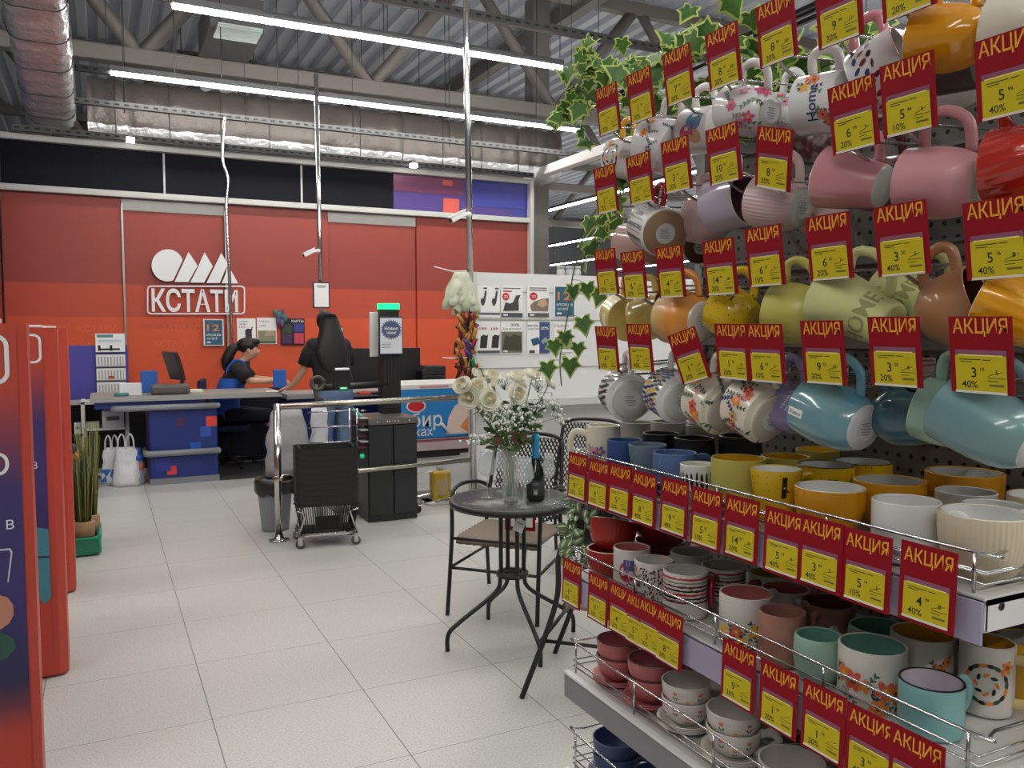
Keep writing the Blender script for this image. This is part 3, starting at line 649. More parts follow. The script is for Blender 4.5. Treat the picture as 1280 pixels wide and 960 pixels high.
t = poster((351, 398, 381, 431), PY-.02, 'black gift card display panel on the wall, left of the standing woman', [('t', 'КАРТЫ', .2, .4, .13, .5, wht), ('r', 'card_picture', -.25, .1, .4, .35, (52, 66, 56)), ('r', 'card_picture', .25, .15, .4, .3, (54, 60, 140)), ('r', 'card_picture', -.25, -.27, .4, .35, (70, 40, 84)), ('r', 'card_picture', .25, -.25, .4, .4, (190, 60, 80))], 'card display', 'posters', 'gift_card_display', black_p)
b = MB(); rnd = random.Random(3)
for k in range(12): b.ball((-.16+rnd.uniform(-.06, .06), -.03, .19+rnd.uniform(-.1, .08)), (.03, .015, .05), 8, 5, k % 2)
b.build('ribbon', [M_('purple_ribbon', (96, 60, 110), .5), M_('teal_ribbon', (50, 110, 104), .5)], t)
poster((420, 408, 429, 424), PY, 'tiny framed notice on the wall behind the standing woman\'s shoulder', [('r', 'frame', 0, 0, 1, 1, (50, 40, 40)), ('r', 'page', .06, 0, .7, .8, (220, 220, 216))], 'notice')
# ---------------------------------------------------------------- steel rail before the tills
RY = 6.02
P0 = at_z(349, 676, 0)
t = thing('guard_rail', 'polished steel guard rail on a floor post in front of the tills', 'rail', (P0.x, P0.y, 0))
b = MB(); b.cyl((0, 0, 0), (0, 0, .985), .026, 16); b.build('post', chrome, t)
b = MB(); b.lathe([(0, .012), (.06, .012), (.062, 0), (0, 0)], 20); b.lathe([(.027, .05), (.034, .02), (.05, .012)], 16)
b.prism(rrect(.14, .09, .02), 0, .01); b.build('foot_plate', chrome, t)
dxe, dye = 2.735-P0.x, 6.3-P0.y
b = MB(); b.tube([(0, 0, .965), (dxe, dye, .955)], .023, 14); b.build('top_bar', M_('satin_steel', (176, 172, 160), .22, 1), t)
b = MB(); b.tube([(.0, 0, .45), (dxe, dye, .43)], .019, 14); b.cyl((-.03, 0, .45), (.09, .01, .45), .03, 14); b.build('lower_bar', M_('satin_steel'), t)
# bin
q = at_z(333, 666, 0)
t = thing('waste_bin', 'grey plastic bin with dark liner behind the steel post', 'bin', (q.x+.08, 6.36, 0))
b = MB(); b.loft([((0, 0, z), .1+.035*z/.4, .085+.03*z/.4) for z in (0, .02, .2, .38)], 24); b.build('bin_body', M_('grey_bin_plastic', (134, 138, 146), .45), t)
b = MB(); rnd = random.Random(2); N = 24; prof = [(.1375, .28), (.146, .3), (.148, .37), (.142, .4), (.125, .395), (.1, .33)]
vs = []
for r_, z in prof:
    for k in range(N): a = 2*PI*k/N; j = rnd.uniform(-.006, .006); vs.append(((r_+j)*math.cos(a), (r_+j)*.86*math.sin(a), z+rnd.uniform(-.012, .012)))
b.add(vs, [(i*N+k, i*N+(k+1) % N, (i+1)*N+(k+1) % N, (i+1)*N+k) for i in range(5) for k in range(N)], 0, True); b.build('bin_liner', M_('dark_bin_liner', (44, 42, 40), .3), t)
# stack of baskets on a wheeled dolly
q = at_z(410, 684, 0)
t = thing('basket_stack_dolly', 'chrome wheeled dolly carrying the stack of black baskets', 'dolly', (1.41, 5.83, 0), R(-8))
b = MB()
b.tube([(-.2, -.14, .085), (.2, -.14, .085), (.2, .14, .085), (-.2, .14, .085)], .008, 8, closed=True)
for sx in (-1, 1):
    for sy in (-1, 1): b.tube([(sx*.2, sy*.14, .085), (sx*.15, sy*.155, .245), (sx*.2, sy*.165, .262), (sx*.215, sy*.13, .262)], .007, 8)
b.build('wire_frame', chrome, t)
for sx in (-1, 1):
    for sy in (-1, 1):
        b = MB(); b.cyl((sx*.19, sy*.14-.012, .033), (sx*.19, sy*.14+.012, .033), .033, 16); b.build('castor', M_('castor_grey', (90, 90, 92), .4), t)
        b = MB(); b.box((sx*.19, sy*.14-.016, .055), (.03, .004, .06)); b.box((sx*.19, sy*.14+.016, .055), (.03, .004, .06)); b.box((sx*.19, sy*.14, .082), (.03, .036, .006)); b.build('castor_fork', chrome, t)
m_bk = M_('black_basket_plastic', (24, 24, 25), .5)
def basket(z, top, lab, first):
    o = thing('shopping_basket', lab, 'basket', (1.41, 5.83, z), R(-8), 'stacked black baskets')
    b = MB(); h = .22
    rw = lambda f: (.175+.04*f, .12+.035*f)
    NX = 26
    if first:   # lowest basket: slotted sides seen below
        for s in (-1, 1):
            for k in range(NX):
                f = k/(NX-1)*2-1; b.tube([(f*.17, s*.122, 0), (f*.205, s*.153, .2)], .0042, 4)
            for k in range(17):
                f = k/16*2-1; b.tube([(s*.175, f*.115, 0), (s*.212, f*.148, .2)], .0042, 4)
        b.box((0, 0, .004), (.35, .24, .008))
        b.box((0, -.1265, .06), (.16, .004, .12)); b.build('slotted_body', m_bk, o); b = MB()
        for zz_, f in ((.2, .9),): 
            x, y = rw(f); b.tube([(-x, -y, zz_), (x, -y, zz_), (x, y, zz_), (-x, y, zz_)], .009, 6, closed=True)
        b.build('rim', m_bk, o)
    else:
        vs = []; cs = rrect(1, 1, .1, 4)
        for z_, f in ((.165, .93), (.21, .99), (.222, 1.03), (.222, .96), (.15, .86)):
            x, y = rw(f); vs += [(u*2*x, v*2*y, z_) for u, v in cs]
        m = len(cs); b.add(vs, [(i*m+k, i*m+(k+1) % m, (i+1)*m+(k+1) % m, (i+1)*m+k) for i in range(4) for k in range(m)]); b.build('rim', m_bk, o)
        b = MB()
        for s in (-1, 1): b.tube([(s*.18, -.125, .225), (s*.185, 0, .232), (s*.18, .125, .225)], .007, 6)
        b.build('handle', m_bk, o) if top else None
    return o
NB = 10
for i in range(NB):
    z = .095+i*.041
    basket(z, i == NB-1, 'lowest black shopping basket of the stack, slotted sides showing' if i == 0 else ('topmost black shopping basket of the stack on the dolly' if i == NB-1 else 'black shopping basket nested in the middle of the stack on the dolly'), i == 0)
# ---------------------------------------------------------------- self checkout kiosk
K0 = at_z(459, 659, 0); K1 = at_z(521, 652, 0)
t = thing('self_checkout', 'black self checkout kiosk with green lamp behind the basket stack', 'checkout kiosk', ((K0.x+K1.x)/2+.05, 6.245, 0))
m_kb = M_('anthracite_panel', (30, 31, 33), .42)
KW = K1.x-K0.x
b = MB(); b.box((0, .24, .385), (KW, .46, .77)); b.box((0, .24, .02), (KW-.02, .44, .04)); b.build('cabinet', m_kb, t, bevel=.006)
b = MB(); b.box((-KW*.25, -.004, .41), (KW*.47, .008, .7)); b.build('cabinet_door', M_('anthracite_door', (36, 37, 39), .4), t, bevel=.002)
b = MB(); b.box((KW*.25, -.004, .41), (KW*.47, .008, .7)); b.build('cabinet_door', M_('anthracite_door'), t, bevel=.002)
b = MB(); b.box((0, .22, .795), (KW, .47, .05)); [b.cyl((x, -.012, .795), (x, -.02, .795), .006, 8, 1) for x in (-.13, -.05, -.03, .01, .04, .13)]; b.build('top_plate', [M_('grey_steel_plate', (120, 116, 112), .35, .7), white_p], t, bevel=.004)
b = MB(); b.box((.1, .38, 1.11), (.16, .1, .58)); [b.box((.04+k*.03, .328, 1.12), (.006, .006, .5), 1) for k in range(5)]; b.build('column', [black_p, M_('column_groove', (44, 44, 46), .4)], t)
b = MB(); b.box((.1, .4, 1.62), (.15, .12, .12)); b.box((.1, .38, 1.47), (.12, .06, .3)); b.build('lamp_base', black_p, t, bevel=.006)
b = MB(); b.box((.1, .4, 1.70), (.155, .125, .05)); b.build('signal_lamp', M_('green_signal', (12, 230, 140), .4, emit=1.3), t, bevel=.004)
b = MB(); b.box((.0, .45, 1.47), (.09, .02, .37)); b.build('white_board', white_p, t, bevel=.003)
b = MB(); b.box((.09, .31, 1.46), (.205, .02, .315)); b.build('poster_frame', M_('navy_plastic', (34, 34, 60), .4), t, bevel=.004)
b = MB(); b.box((.09, .298, 1.46), (.185, .004, .29)); b.build('poster_sheet', M_('cool_paper', (206, 208, 214), .6), t)
b = MB(); m_slate = M_('slate_blue_print', (70, 80, 112), .5)
b.prism([((.083+.012*math.cos(7*a*PI/21*2))*math.cos(a*PI/42), (.075+.012*math.cos(7*a*PI/21*2))*math.sin(a*PI/42)) for a in range(84)], 0, .001, 0, face_y((.09, .2955, 1.51))); b.build('blue_splash', m_slate, t)
b = MB(); b.text('Новые', .036, 0, face_y((.09, .294, 1.52))); b.text('чеки!', .034, 0, face_y((.09, .294, 1.485))); b.build('lettering', wht and paper, t)
b = MB(); [b.box((.05, .2955, 1.4-.012*k), (.08, .001, .004)) for k in range(4)]; b.build('small_print', M_('grey_ink', (120, 120, 124), .6), t)
b = MB(); b.tube([(-.26, .2, .88), (-.22, .1, .83)], .012, 6); b.build('scanner_strip', M_('teal_strip', (90, 170, 150), .4, emit=.2), t)
b = MB(); b.ball((-.245, .02, .53), .02, 12, 8); b.build('green_button', M_('green_button', (10, 180, 120), .3, emit=.5), t)
# bag rack wires and left shelf strip of the kiosk
b = MB()
for z in (.88, .76, .64): b.tube([(-.24, .1, z), (-.62, .2, z-.01)], .006, 6); b.tube([(-.24, .05, z), (-.2, .05, z)], .006, 6)
for x in (-.27, -.33): b.tube([(x, .06, .52), (x, .06, .9)], .008, 6)
b.build('bag_wires', chrome, t)
b = MB()
for k in range(6): b.box((-.25+(k % 2)*.015, .03, .6+.045*k), (.06, .1, .008), k % 2)
b.build('side_sleeve', [M_('maroon_strip', (90, 30, 44), .5), M_('pale_strip', (180, 180, 170), .5)], t)
# payment terminal on arm
t = thing('payment_terminal', 'black payment terminal with small green screen on an arm by the kiosk', 'payment terminal', (1.72, 6.35, 0))
b = MB(); b.tube([(.4, .25, 1.06), (-.2, .18, 1.05)], .026, 8); b.build('arm', black_p, t)
b = MB(); b.box((-.02, .12, 1.12), (.13, .05, .16)); b.box((-.02, .09, 1.2), (.11, .03, .02), 1); b.build('housing', [black_p, M_('lit_edge', (230, 235, 235), .4)], t, bevel=.006)
b = MB(); b.box((-.01, .1, 1.045), (.07, .02, .035)); b.box((-.01, .088, 1.05), (.05, .002, .012), 1); b.build('screen', [M_('green_screen', (10, 96, 80), .3, emit=.25), M_('screen_text', (180, 240, 210), .3, emit=.5)], t)
b = MB(); b.tube([(-.2+.05*math.cos(a*PI/8), .15, 1.09+.05*math.sin(a*PI/8)) for a in range(17)], .014, 8); b.tube([(-.22, .17, 1.08), (-.2, .16, .97), (-.16, .16, .95)], .022, 8); b.build('scanner_grip', M_('scanner_grey', (70, 70, 64), .4), t)
# hanging carrier bags under the rail
g1 = M_('grey_polythene', (150, 152, 154), .4, bump=(14, .4))
carrier((1.27, 6.42, .4), .34, .5, 'grey carrier bags hanging behind the steel post', g1, 11, None, False)
carrier((1.53, 6.5, .36), .16, .56, 'white and blue carrier bag hanging beside the woman\'s jeans', wb, 12, bb, False)
# till: monitor, printer
q = at_y(481, 477, 8.6)
t = thing('till_monitor', 'wide black till monitor seen from behind at the right of the woman', 'monitor', (at_y(481, 477, 8.6).x, 8.6, .825))
b = MB(); b.box((0, 0, .28), (.8, .04, .42)); b.build('screen_housing', black_p, t, bevel=.008)
b = MB(); b.box((0, .05, .12), (.1, .05, .25)); b.build('neck', black_p, t)
b = MB(); b.box((0, .05, .008), (.3, .2, .016)); b.build('foot', black_p, t)
slab('orange_tray', 455, 8.55, (.12, .1, .03), (216, 84, 54), 'orange tray on the desk left of the kiosk column', 'tray', .825)
q = at_y(544, 475, 8.3)
t = thing('receipt_printer', 'black receipt printer on a black stand left of the hanging packets', 'printer', (q.x+.02, 8.5, 0))
b = MB(); b.box((0, 0, .95), (.27, .25, .14)); b.prism([(-.135, 0), (.135, 0), (.135, .1), (-.08, .1), (-.135, .05)], -.125, .125, 0, axes((1, 0, 0), (0, 0, 1), (0, -1, 0), (0, 0, 1.02))); b.build('housing', black_p, t, bevel=.01)
b = MB(); b.box((0, -.13, .96), (.12, .006, .03)); b.build('slip', grey_p, t)
b = MB(); b.box((0, .0, .44), (.5, .3, .88)); b.build('stand', black_p, t)
# ---------------------------------------------------------------- blue ice cream freezer
FY = 7.6
f0 = at_y(500, 487, FY); f1 = at_y(566, 546, FY)
t = thing('chest_freezer', 'blue printed ice cream chest freezer behind the kiosk', 'freezer', (f0.x, FY, 0))
FWd = 1.15; zt = f0.z; zb = f1.z
b = MB(); b.box((FWd/2, .35, (zt+zb)/2), (FWd, .7, zt-zb)); b.build('freezer_body', M_('freezer_blue', (30, 128, 196), .35), t, bevel=.012)
b = MB(); b.box((FWd/2, .35, zt+.02), (FWd+.01, .71, .045)); b.box((FWd*.3, -.008, zt+.02), (.3, .004, .02), 1); b.box((FWd*.62, -.008, zt+.02), (.25, .004, .02), 2); b.build('lid_rim', [white_p, M_('pink_print', (206, 140, 150), .5), M_('lilac_print', (110, 130, 190), .5)], t, bevel=.004)
b = MB(); b.box((FWd/2, .33, zb-.06), (FWd+.02, .74, .11)); b.box((FWd/2, -.043, zb-.015), (FWd, .004, .02), 1); b.build('base_step', [M_('pinkish_grey', (186, 166, 168), .4), M_('maroon_line', (130, 60, 76), .5)], t, bevel=.01)
b = MB(); b.box((FWd/2, .35, .14), (FWd, .68, .28)); b.build('plinth', M_('freezer_plinth', (206, 208, 210), .5), t)
b = MB(); b.box((.3, .0, (zb-.11+.25)/2), (.62, .03, zb-.11-.28)); b.build('vent_grille', black_p, t)
b = MB(); b.prism([(.1*math.cos(a*PI/14), .062*math.sin(a*PI/14)) for a in range(28)], 0, .004, 0, face_y((.16, -.002, zb+.32))); b.build('oval_logo', white_p, t)
b = MB(); b.prism([(.085*math.cos(a*PI/14), .05*math.sin(a*PI/14)) for a in range(28)], 0, .002, 0, face_y((.16, -.006, zb+.32))); b.build('oval_centre', M_('logo_red', (196, 30, 48), .4), t)
b = MB(); b.text('бир', .19, 0, face_y((.27, -.003, zb+.17))); b.text('ках', .12, 0, face_y((.24, -.003, zb+.06))); b.build('lettering', white_p, t)
b = MB(); b.prism([(.47, zb+.03), (.5, zb+.2), (.56, zb+.3), (.66, zb+.38), (.95, zb+.42), (1.1, zb+.36), (1.1, zb+.03)], 0, .003, 0, face_y((0, -.001, 0))); b.build('ice_cream_picture', M_('vanilla_print', (226, 206, 192), .5), t)
b = MB(); b.prism([(.62, zb+.1), (.74, zb+.24), (.8, zb+.2), (.82, zb+.03), (.72, zb+.03)], 0, .003, 0, face_y((0, -.005, 0))); b.build('wafer_picture', M_('wafer_print', (222, 134, 74), .5), t)
b = MB(); b.tube([(.42, -.006, zb+.14), (.5, -.006, zb+.05)], .016, 6); b.build('spoon_picture', white_p, t)

# ---------------------------------------------------------------- white poster rack
SY = 6.5
r0 = at_y(596, 340, SY)
t = thing('poster_rack', 'white slat panel rack with posters behind the bouquet', 'rack', (r0.x, SY, 0))
RW = 2.3; RH = r0.z
b = MB(); b.box((RW/2, .05, RH/2+.1), (RW, .06, RH-.2)); b.build('back_panel', M_('white_slat_panel', (216, 217, 216), .45), t)
for k, z in enumerate([at_y(650, yy, SY).z for yy in (365, 400, 460)]):
    b = MB(); b.box((RW/2, .017, z), (RW, .006, .008)); b.build('slat_groove', M_('groove_grey', (150, 150, 150), .6), t)
for x in (-.03, RW+.03):
    b = MB(); b.box((x, .02, RH/2), (.06, .06, RH)); [b.box((x-.012, -.0115, .1+k*.05), (.012, .003, .025), 1) for k in range(int(RH/.05)-2)]; b.build('slotted_post', [M_('post_white', (204, 204, 202), .4), M_('post_slot', (50, 50, 52), .7)], t)
zs = at_y(700, 498, SY).z
b = MB(); b.box((RW/2, -.1, zs), (RW, .35, .03)); b.box((RW/2, -.285, zs), (RW, .02, .06)); b.build('shelf', M_('rack_shelf', (196, 196, 194), .4), t)
b = MB(); b.box((RW/2, -.2, .16), (RW, .55, .05)); b.build('base_shelf', M_('rack_shelf'), t)
b = MB(); b.box((RW/2, -.2, .08), (RW, .5, .12)); b.build('plinth', grey_p, t)
def rp(box): return box
def pchairs(): return [('p', 'chair_picture', [(-.35+dx, .02), (-.3+dx, .12), (-.22+dx, .1), (-.16+dx, .34), (-.08+dx, .34), (-.14+dx, .02), (-.2+dx, -.12), (-.3+dx, -.12)], (56, 58, 62)) for dx in (0, .48)]+[('r', 'footer', 0, -.38, .96, .07, (96, 100, 106)), ('r', 'furniture_picture', -.15, .42, .16, .05, gre), ('r', 'furniture_picture', .35, .42, .16, .05, gre)]
def ptr(): return [('r', 'headline', 0, .42, .8, .03, gre), ('r', 'headline', -.2, .33, .4, .04, (190, 60, 60)), ('e', 'discount_disc', -.28, .16, .32, .24, (196, 60, 66)), ('t', '35', -.28, .16, .1, .18, wht), ('p', 'trimmer_picture', [(-.4, -.3), (-.3, -.02), (-.1, -.06), (.05, -.02), (.2, .2), (.4, .22), (.3, .05), (.32, -.28)], (60, 62, 60)), ('r', 'footer', 0, -.42, .98, .13, (70, 78, 84)), ('r', 'logo_bar', -.3, -.42, .2, .05, wht)]
def pfish(): return [('r', 'headline', 0, .43, .8, .03, gre), ('r', 'headline', 0, .36, .8, .03, gre), ('e', 'discount_disc', -.22, .17, .36, .25, (190, 50, 60)), ('t', '20', -.22, .17, .09, .18, wht), ('p', 'pan_picture', [(-.38, -.12), (-.3, -.3), (.45, -.3), (.48, .12), (.2, .1), (-.2, 0)], (128, 110, 98)), ('p', 'food_picture', [(-.05, -.1), (.0, .02), (.3, .1), (.42, -.08), (.2, -.18)], (190, 160, 130)), ('r', 'footer', 0, -.42, .96, .12, (84, 84, 84)), ('r', 'logo_bar', -.3, -.42, .2, .05, wht)]
def pmow(): return [('p', 'tool_picture', [(-.38+dx, -.32), (-.34+dx, .04), (-.22+dx, .1), (-.08+dx, .06), (-.02+dx, .12), (-.05+dx, -.05), (-.08+dx, -.32)], (44, 42, 44)) for dx in (0, .5)]+[('t', '199', -.25, .28, .12, .3, (190, 70, 80)), ('t', '199', .25, .28, .12, .3, (190, 70, 80)), ('r', 'footer', 0, -.44, .96, .08, (76, 84, 92))]
def pbon(): return [('t', '30%', .15, .4, .12, .4, gre), ('t', 'БОНУСАМИ', 0, .27, .07, .8, gre), ('r', 'forest_picture', 0, -.14, .96, .66, (104, 106, 86)), ('p', 'forest_shade', [(-.45, -.4), (-.3, .1), (-.1, .02), (.1, .12), (.4, .05), (.46, -.4)], (64, 64, 52)), ('r', 'logo_bar', -.3, -.42, .2, .05, wht)]
def pzel(): return [('t', 'ВЕРНЁМ', -.25, .38, .08, .45, gre), ('t', 'БОНУСАМИ', -.22, .27, .07, .48, gre), ('r', 'blue_panel', .26, 0, .46, .98, (56, 76, 120)), ('t', '20%', .26, .3, .12, .36, wht), ('p', 'card_picture', [(-.35, -.05), (-.25, -.25), (.05, -.18), (-.02, .02)], (40, 80, 110)), ('p', 'product_picture', [(.1, -.1), (.3, .02), (.38, -.08), (.2, -.2)], (150, 160, 176)), ('r', 'logo_bar', -.3, -.43, .24, .08, (60, 60, 62))]
def pgaz(): return [('t', 'ГАЗОН', -.1, .36, .12, .7, gre), ('t', '65', -.2, .18, .13, .35, (190, 70, 80)), ('r', 'lawn_picture', 0, -.2, .9, .4, (140, 150, 104))]
PP = SY+.012
for bx, lab, pt in (((596, 357, 625, 397), 'poster of garden chairs, top left on the white rack', pchairs()), ((626, 357, 653, 397), 'poster with red 35 disc and garden trimmers on the white rack', ptr()), ((659, 357, 686, 397), 'poster with red disc above fish in a pan on the white rack', pfish()), ((692, 357, 719, 397), 'teal poster with orange 12 on the white rack, behind ivy', p12()),
                    ((596, 402, 625, 442), 'poster of two black power washers, lower left on the white rack', pmow()), ((626, 402, 653, 442), 'poster with 30 percent and forest picture on the white rack', pbon()), ((659, 402, 687, 442), 'half white half blue poster with cards on the white rack', pzel()), ((692, 402, 716, 440), 'white lawn poster, last of the lower row on the rack', pgaz())):
    poster(bx, PP, lab, pt)
for k, px in enumerate((701, 712, 721)):
    q = at_y(px, 344, 7.2); b = MB(); b.lathe([(0, 0), (.042, 0), (.042, .1), (.036, .115), (.036, .13), (.04, .13), (.04, .15), (0, .15)], 16)
    o = b.build('white_canister', M_('canister_white', (190, 192, 192), .4)); o.location = (q.x, 7.2, 1.985); tag(o, ('left', 'middle', 'right')[k]+' one of three white canisters above the poster rack', 'canister', 'white canisters above the rack')
b = MB(); b.box((at_y(711, 344, 7.2).x, 7.25, 1.97), (.7, .3, .03)); b.box((at_y(711, 344, 7.2).x, 7.38, 1.0), (.7, .03, 2.0)); tag(b.build('rear_rack', grey_p), 'grey rack behind the poster rack with white canisters on top', 'rack')
# things hanging beside the rack post
hx = at_y(574, 345, 6.4)
t = thing('merchandise_hook', 'white wire hooks clipped to the tall chrome pole beside the rack', 'hook', (2.72, 6.33, 0))
b = MB(); b.tube([(0, 0, 1.99), (-.12, .02, 1.985), (-.27, .04, 2.02)], .005, 6); b.build('hook_wire', white_p, t)
b = MB(); b.tube([(0, 0, 1.28), (-.12, .02, 1.275), (-.2, .04, 1.28)], .005, 6); b.build('hook_wire', white_p, t)
t = thing('glove_bundle', 'bundle of pale green cloth gloves hanging left of the poster rack', 'gloves', (hx.x, 6.36, 1.62))
rnd = random.Random(9)
for k in range(7):
    b = MB(); a = rnd.uniform(-.5, .5); pts = []
    L = rnd.uniform(.26, .38); dx = (k-3)*.032
    for i in range(7):
        f = i/6; pts.append(((dx*(.3+f*1.1), rnd.uniform(-.02, .02)-.02*(k % 2), .36-L*f), .022+.035*math.sin(PI*min(1, f*.75+.1))+rnd.uniform(-.006, .006), .018+.012*math.sin(PI*f)))
    b.loft(pts, 12); b.build('glove', M_(('pale_sage_cloth', 'pale_cream_cloth')[k % 2], ((186, 194, 166), (206, 208, 186))[k % 2], .8), t)
t = thing('packet_strip', 'hanging strip of shiny gold and brown packets below the pale gloves', 'packets', (hx.x+.03, 6.34, 1.0))
cl = [('gold_foil', (164, 112, 46)), ('brown_foil', (78, 44, 28)), ('dark_red_foil', (110, 32, 28)), ('violet_foil', (60, 46, 100)), ('green_foil', (40, 110, 60))]
for k in range(48):
    b = MB(); row = k//3; z = .64-row*.041; c_ = cl[rnd.choice([0, 0, 1, 1, 2]) if row < 9 else rnd.choice([2, 2, 0, 4, 1])]
    if k in (19, 22, 25): c_ = cl[3]
    M = Matrix.Translation(((k % 3-1)*.06+rnd.uniform(-.02, .02), rnd.uniform(-.03, .03), z)) @ Matrix.Rotation(rnd.uniform(-.7, .7), 4, 'Y') @ Matrix.Rotation(rnd.uniform(-.6, .6), 4, 'Z')
    b.loft([((0, 0, -.05), .022, .003), ((0, 0, -.03), .019, .011), ((0, 0, .02), .019, .012), ((0, 0, .05), .023, .003)], 10, M=M); b.build('packet', M_(c_[0], c_[1], .3, .3), t)
# bottle with yellow product, small trolley
t = thing('yellow_canister', 'yellow rectangular bottle on the floor shelf beside the rack post', 'bottle', (2.64, 6.75, .02))
b = MB(); b.box((0, 0, .13), (.17, .12, .26)); b.build('bottle_body', M_('yellow_plastic', (186, 150, 30), .4), t, bevel=.02)
b = MB(); b.box((-.0, -.0615, .12), (.11, .003, .14)); b.build('label', M_('tan_label', (170, 150, 110), .5), t)
b = MB(); b.cyl((0, 0, .25), (0, 0, .3), .03, 12); b.build('cap', grey_p, t)
b = MB(); b.box((2.64, 6.75, .01), (.3, .24, .02)); tag(b.build('low_plinth', M_('rack_shelf'), bevel=.005), 'pale low board under the yellow bottle', 'plinth')
q = at_z(540, 648, 0)
t = thing('wire_trolley', 'low chrome wire trolley on small wheels right of the kiosk', 'trolley', (2.48, 6.62, 0))
b = MB()
b.tube([(-.18, -.2, .06), (.25, -.12, .1), (.25, .15, .1), (-.18, .1, .06)], .006, 6, closed=True); b.tube([(-.18, -.2, .06), (-.17, -.19, .32), (.1, -.14, .34), (.14, -.13, .14)], .006, 6)
for k in range(4): b.tube([(-.18+.1*k, -.2+.02*k, .06), (-.18+.1*k, .1, .07)], .004, 5)
b.build('wire_frame', chrome, t)
for x, y in ((-.17, -.2), (.2, -.13), (-.17, .1), (.22, .13)):
    b = MB(); b.cyl((x, y-.01, .032), (x, y+.01, .032), .032, 14); b.cyl((x, y, .032), (x, y, .08), .006, 6); b.build('castor', black_p, t)
b = MB(); b.box((2.3, 6.95, .01), (1.2, .5, .02)); tag(b.build('floor_strip', M_('floor_strip_grey', (110, 110, 108), .5)), 'grey floor strip behind the kiosk', 'floor strip', kind='structure')
# ---------------------------------------------------------------- people
def skin_mesh(name, nodes, edges, mat, parent, root=None, sub=2):
    names = list(nodes); me = bpy.data.meshes.new(name); me.from_pydata([nodes[n][0] for n in names], [(names.index(a), names.index(b)) for a, b in edges], [])
    o = bpy.data.objects.new(name, me); COL.objects.link(o)
    m = o.modifiers.new('skin', 'SKIN'); m.use_smooth_shade = True
    for i, n in enumerate(names):
        r_ = nodes[n][1]; sv = me.skin_vertices[0].data[i]; sv.radius = (r_, r_) if isinstance(r_, (int, float)) else r_; sv.use_root = (n == root)
    s = o.modifiers.new('subsurf', 'SUBSURF'); s.levels = sub; s.render_levels = sub
    bpy.context.view_layer.update()
    me2 = bpy.data.meshes.new_from_object(o.evaluated_get(bpy.context.evaluated_depsgraph_get())); me2.name = name
    o.modifiers.clear(); o.data = me2; bpy.data.meshes.remove(me)
    me2.materials.clear(); me2.materials.append(mat)
    for p in me2.polygons: p.use_smooth = True; p.material_index = 0
    if parent: o.parent = parent
    return o
def hand(nodes, edges, pre, wrist, w0, d, side, curl):
    """palm and five bent fingers beyond the wrist; d = unit direction of the palm, side = towards the thumb, curl = towards the palm side"""
    wv = Vector(w0); d = Vector(d).normalized(); s = Vector(side).normalized(); c = Vector(curl).normalized()
    nodes[pre+'palm'] = (tuple(wv+d*.05), (.034, .017)); edges.append((wrist, pre+'palm'))
    for k, (off, L) in enumerate(((.027, .062), (.009, .07), (-.009, .066), (-.026, .052))):
        a = wv+d*.085+s*off; m1 = a+d*L*.5+c*L*.12; e = a+d*L*.85+c*L*.5
        for nm, p, r_ in (('a', a, .0095), ('b', m1, .0085), ('c', e, .007)): nodes['%sf%d%s' % (pre, k, nm)] = (tuple(p), r_)
        edges += [(pre+'palm', '%sf%da' % (pre, k)), ('%sf%da' % (pre, k), '%sf%db' % (pre, k)), ('%sf%db' % (pre, k), '%sf%dc' % (pre, k))]
    a = wv+d*.035+s*.035; e = a+d*.03+s*.022+c*.01; f = e+d*.026+c*.006
    for nm, p, r_ in (('ta', a, .012), ('tb', e, .0095), ('tc', f, .008)): nodes[pre+nm] = (tuple(p), r_)
    edges += [(pre+'palm', pre+'ta'), (pre+'ta', pre+'tb'), (pre+'tb', pre+'tc')]
# standing woman, back to the camera; local frame: +Y is where she faces
wp = at_y(418, 470, 8.12)
wm = thing('person', 'standing woman seen from behind, long black hair, black T-shirt and jeans, leaning on till desk', 'person', (wp.x, 8.12, 0), R(10))
n = {'pelvis': ((0, 0, .93), (.13, .1)), 'belly': ((-.01, .02, 1.08), (.11, .085)), 'chest': ((-.03, .06, 1.28), (.135, .095)), 'neckb': ((-.035, .085, 1.41), .06), 'neck': ((-.035, .1, 1.47), .046), 'jaw': ((-.035, .125, 1.535), (.058, .07)), 'skull': ((-.035, .125, 1.615), (.07, .085)), 'crown': ((-.035, .12, 1.66), (.045, .055)), 'nose': ((-.035, .205, 1.575), .012)}
e = [('pelvis', 'belly'), ('belly', 'chest'), ('chest', 'neckb'), ('neckb', 'neck'), ('neck', 'jaw'), ('jaw', 'skull'), ('skull', 'crown'), ('jaw', 'nose')]
for s, sx in (('l', -1), ('r', 1)):
    n[s+'hip'] = ((sx*.09, 0, .87), .088); n[s+'knee'] = ((sx*.1, .02, .48), .056); n[s+'calf'] = ((sx*.1, -.01, .33), .05); n[s+'ank'] = ((sx*.1, -.02, .09), .036); n[s+'toe'] = ((sx*.11, .13, .03), (.035, .022))
    e += [('pelvis', s+'hip'), (s+'hip', s+'knee'), (s+'knee', s+'calf'), (s+'calf', s+'ank'), (s+'ank', s+'toe')]
    n[s+'sh'] = ((-.03+sx*.165, .06, 1.37), .052); e.append(('chest', s+'sh'))
n['lelb'] = ((-.255, .13, 1.14), .04); n['lfore'] = ((-.29, .22, 1.02), .036); n['lwr'] = ((-.325, .34, .935), .025)
n['relb'] = ((.2, .12, 1.12), .04); n['rfore'] = ((.16, .26, 1.06), .035); n['rwr'] = ((.1, .36, 1.03), .025)
e += [('lsh', 'lelb'), ('lelb', 'lfore'), ('lfore', 'lwr'), ('rsh', 'relb'), ('relb', 'rfore'), ('rfore', 'rwr')]
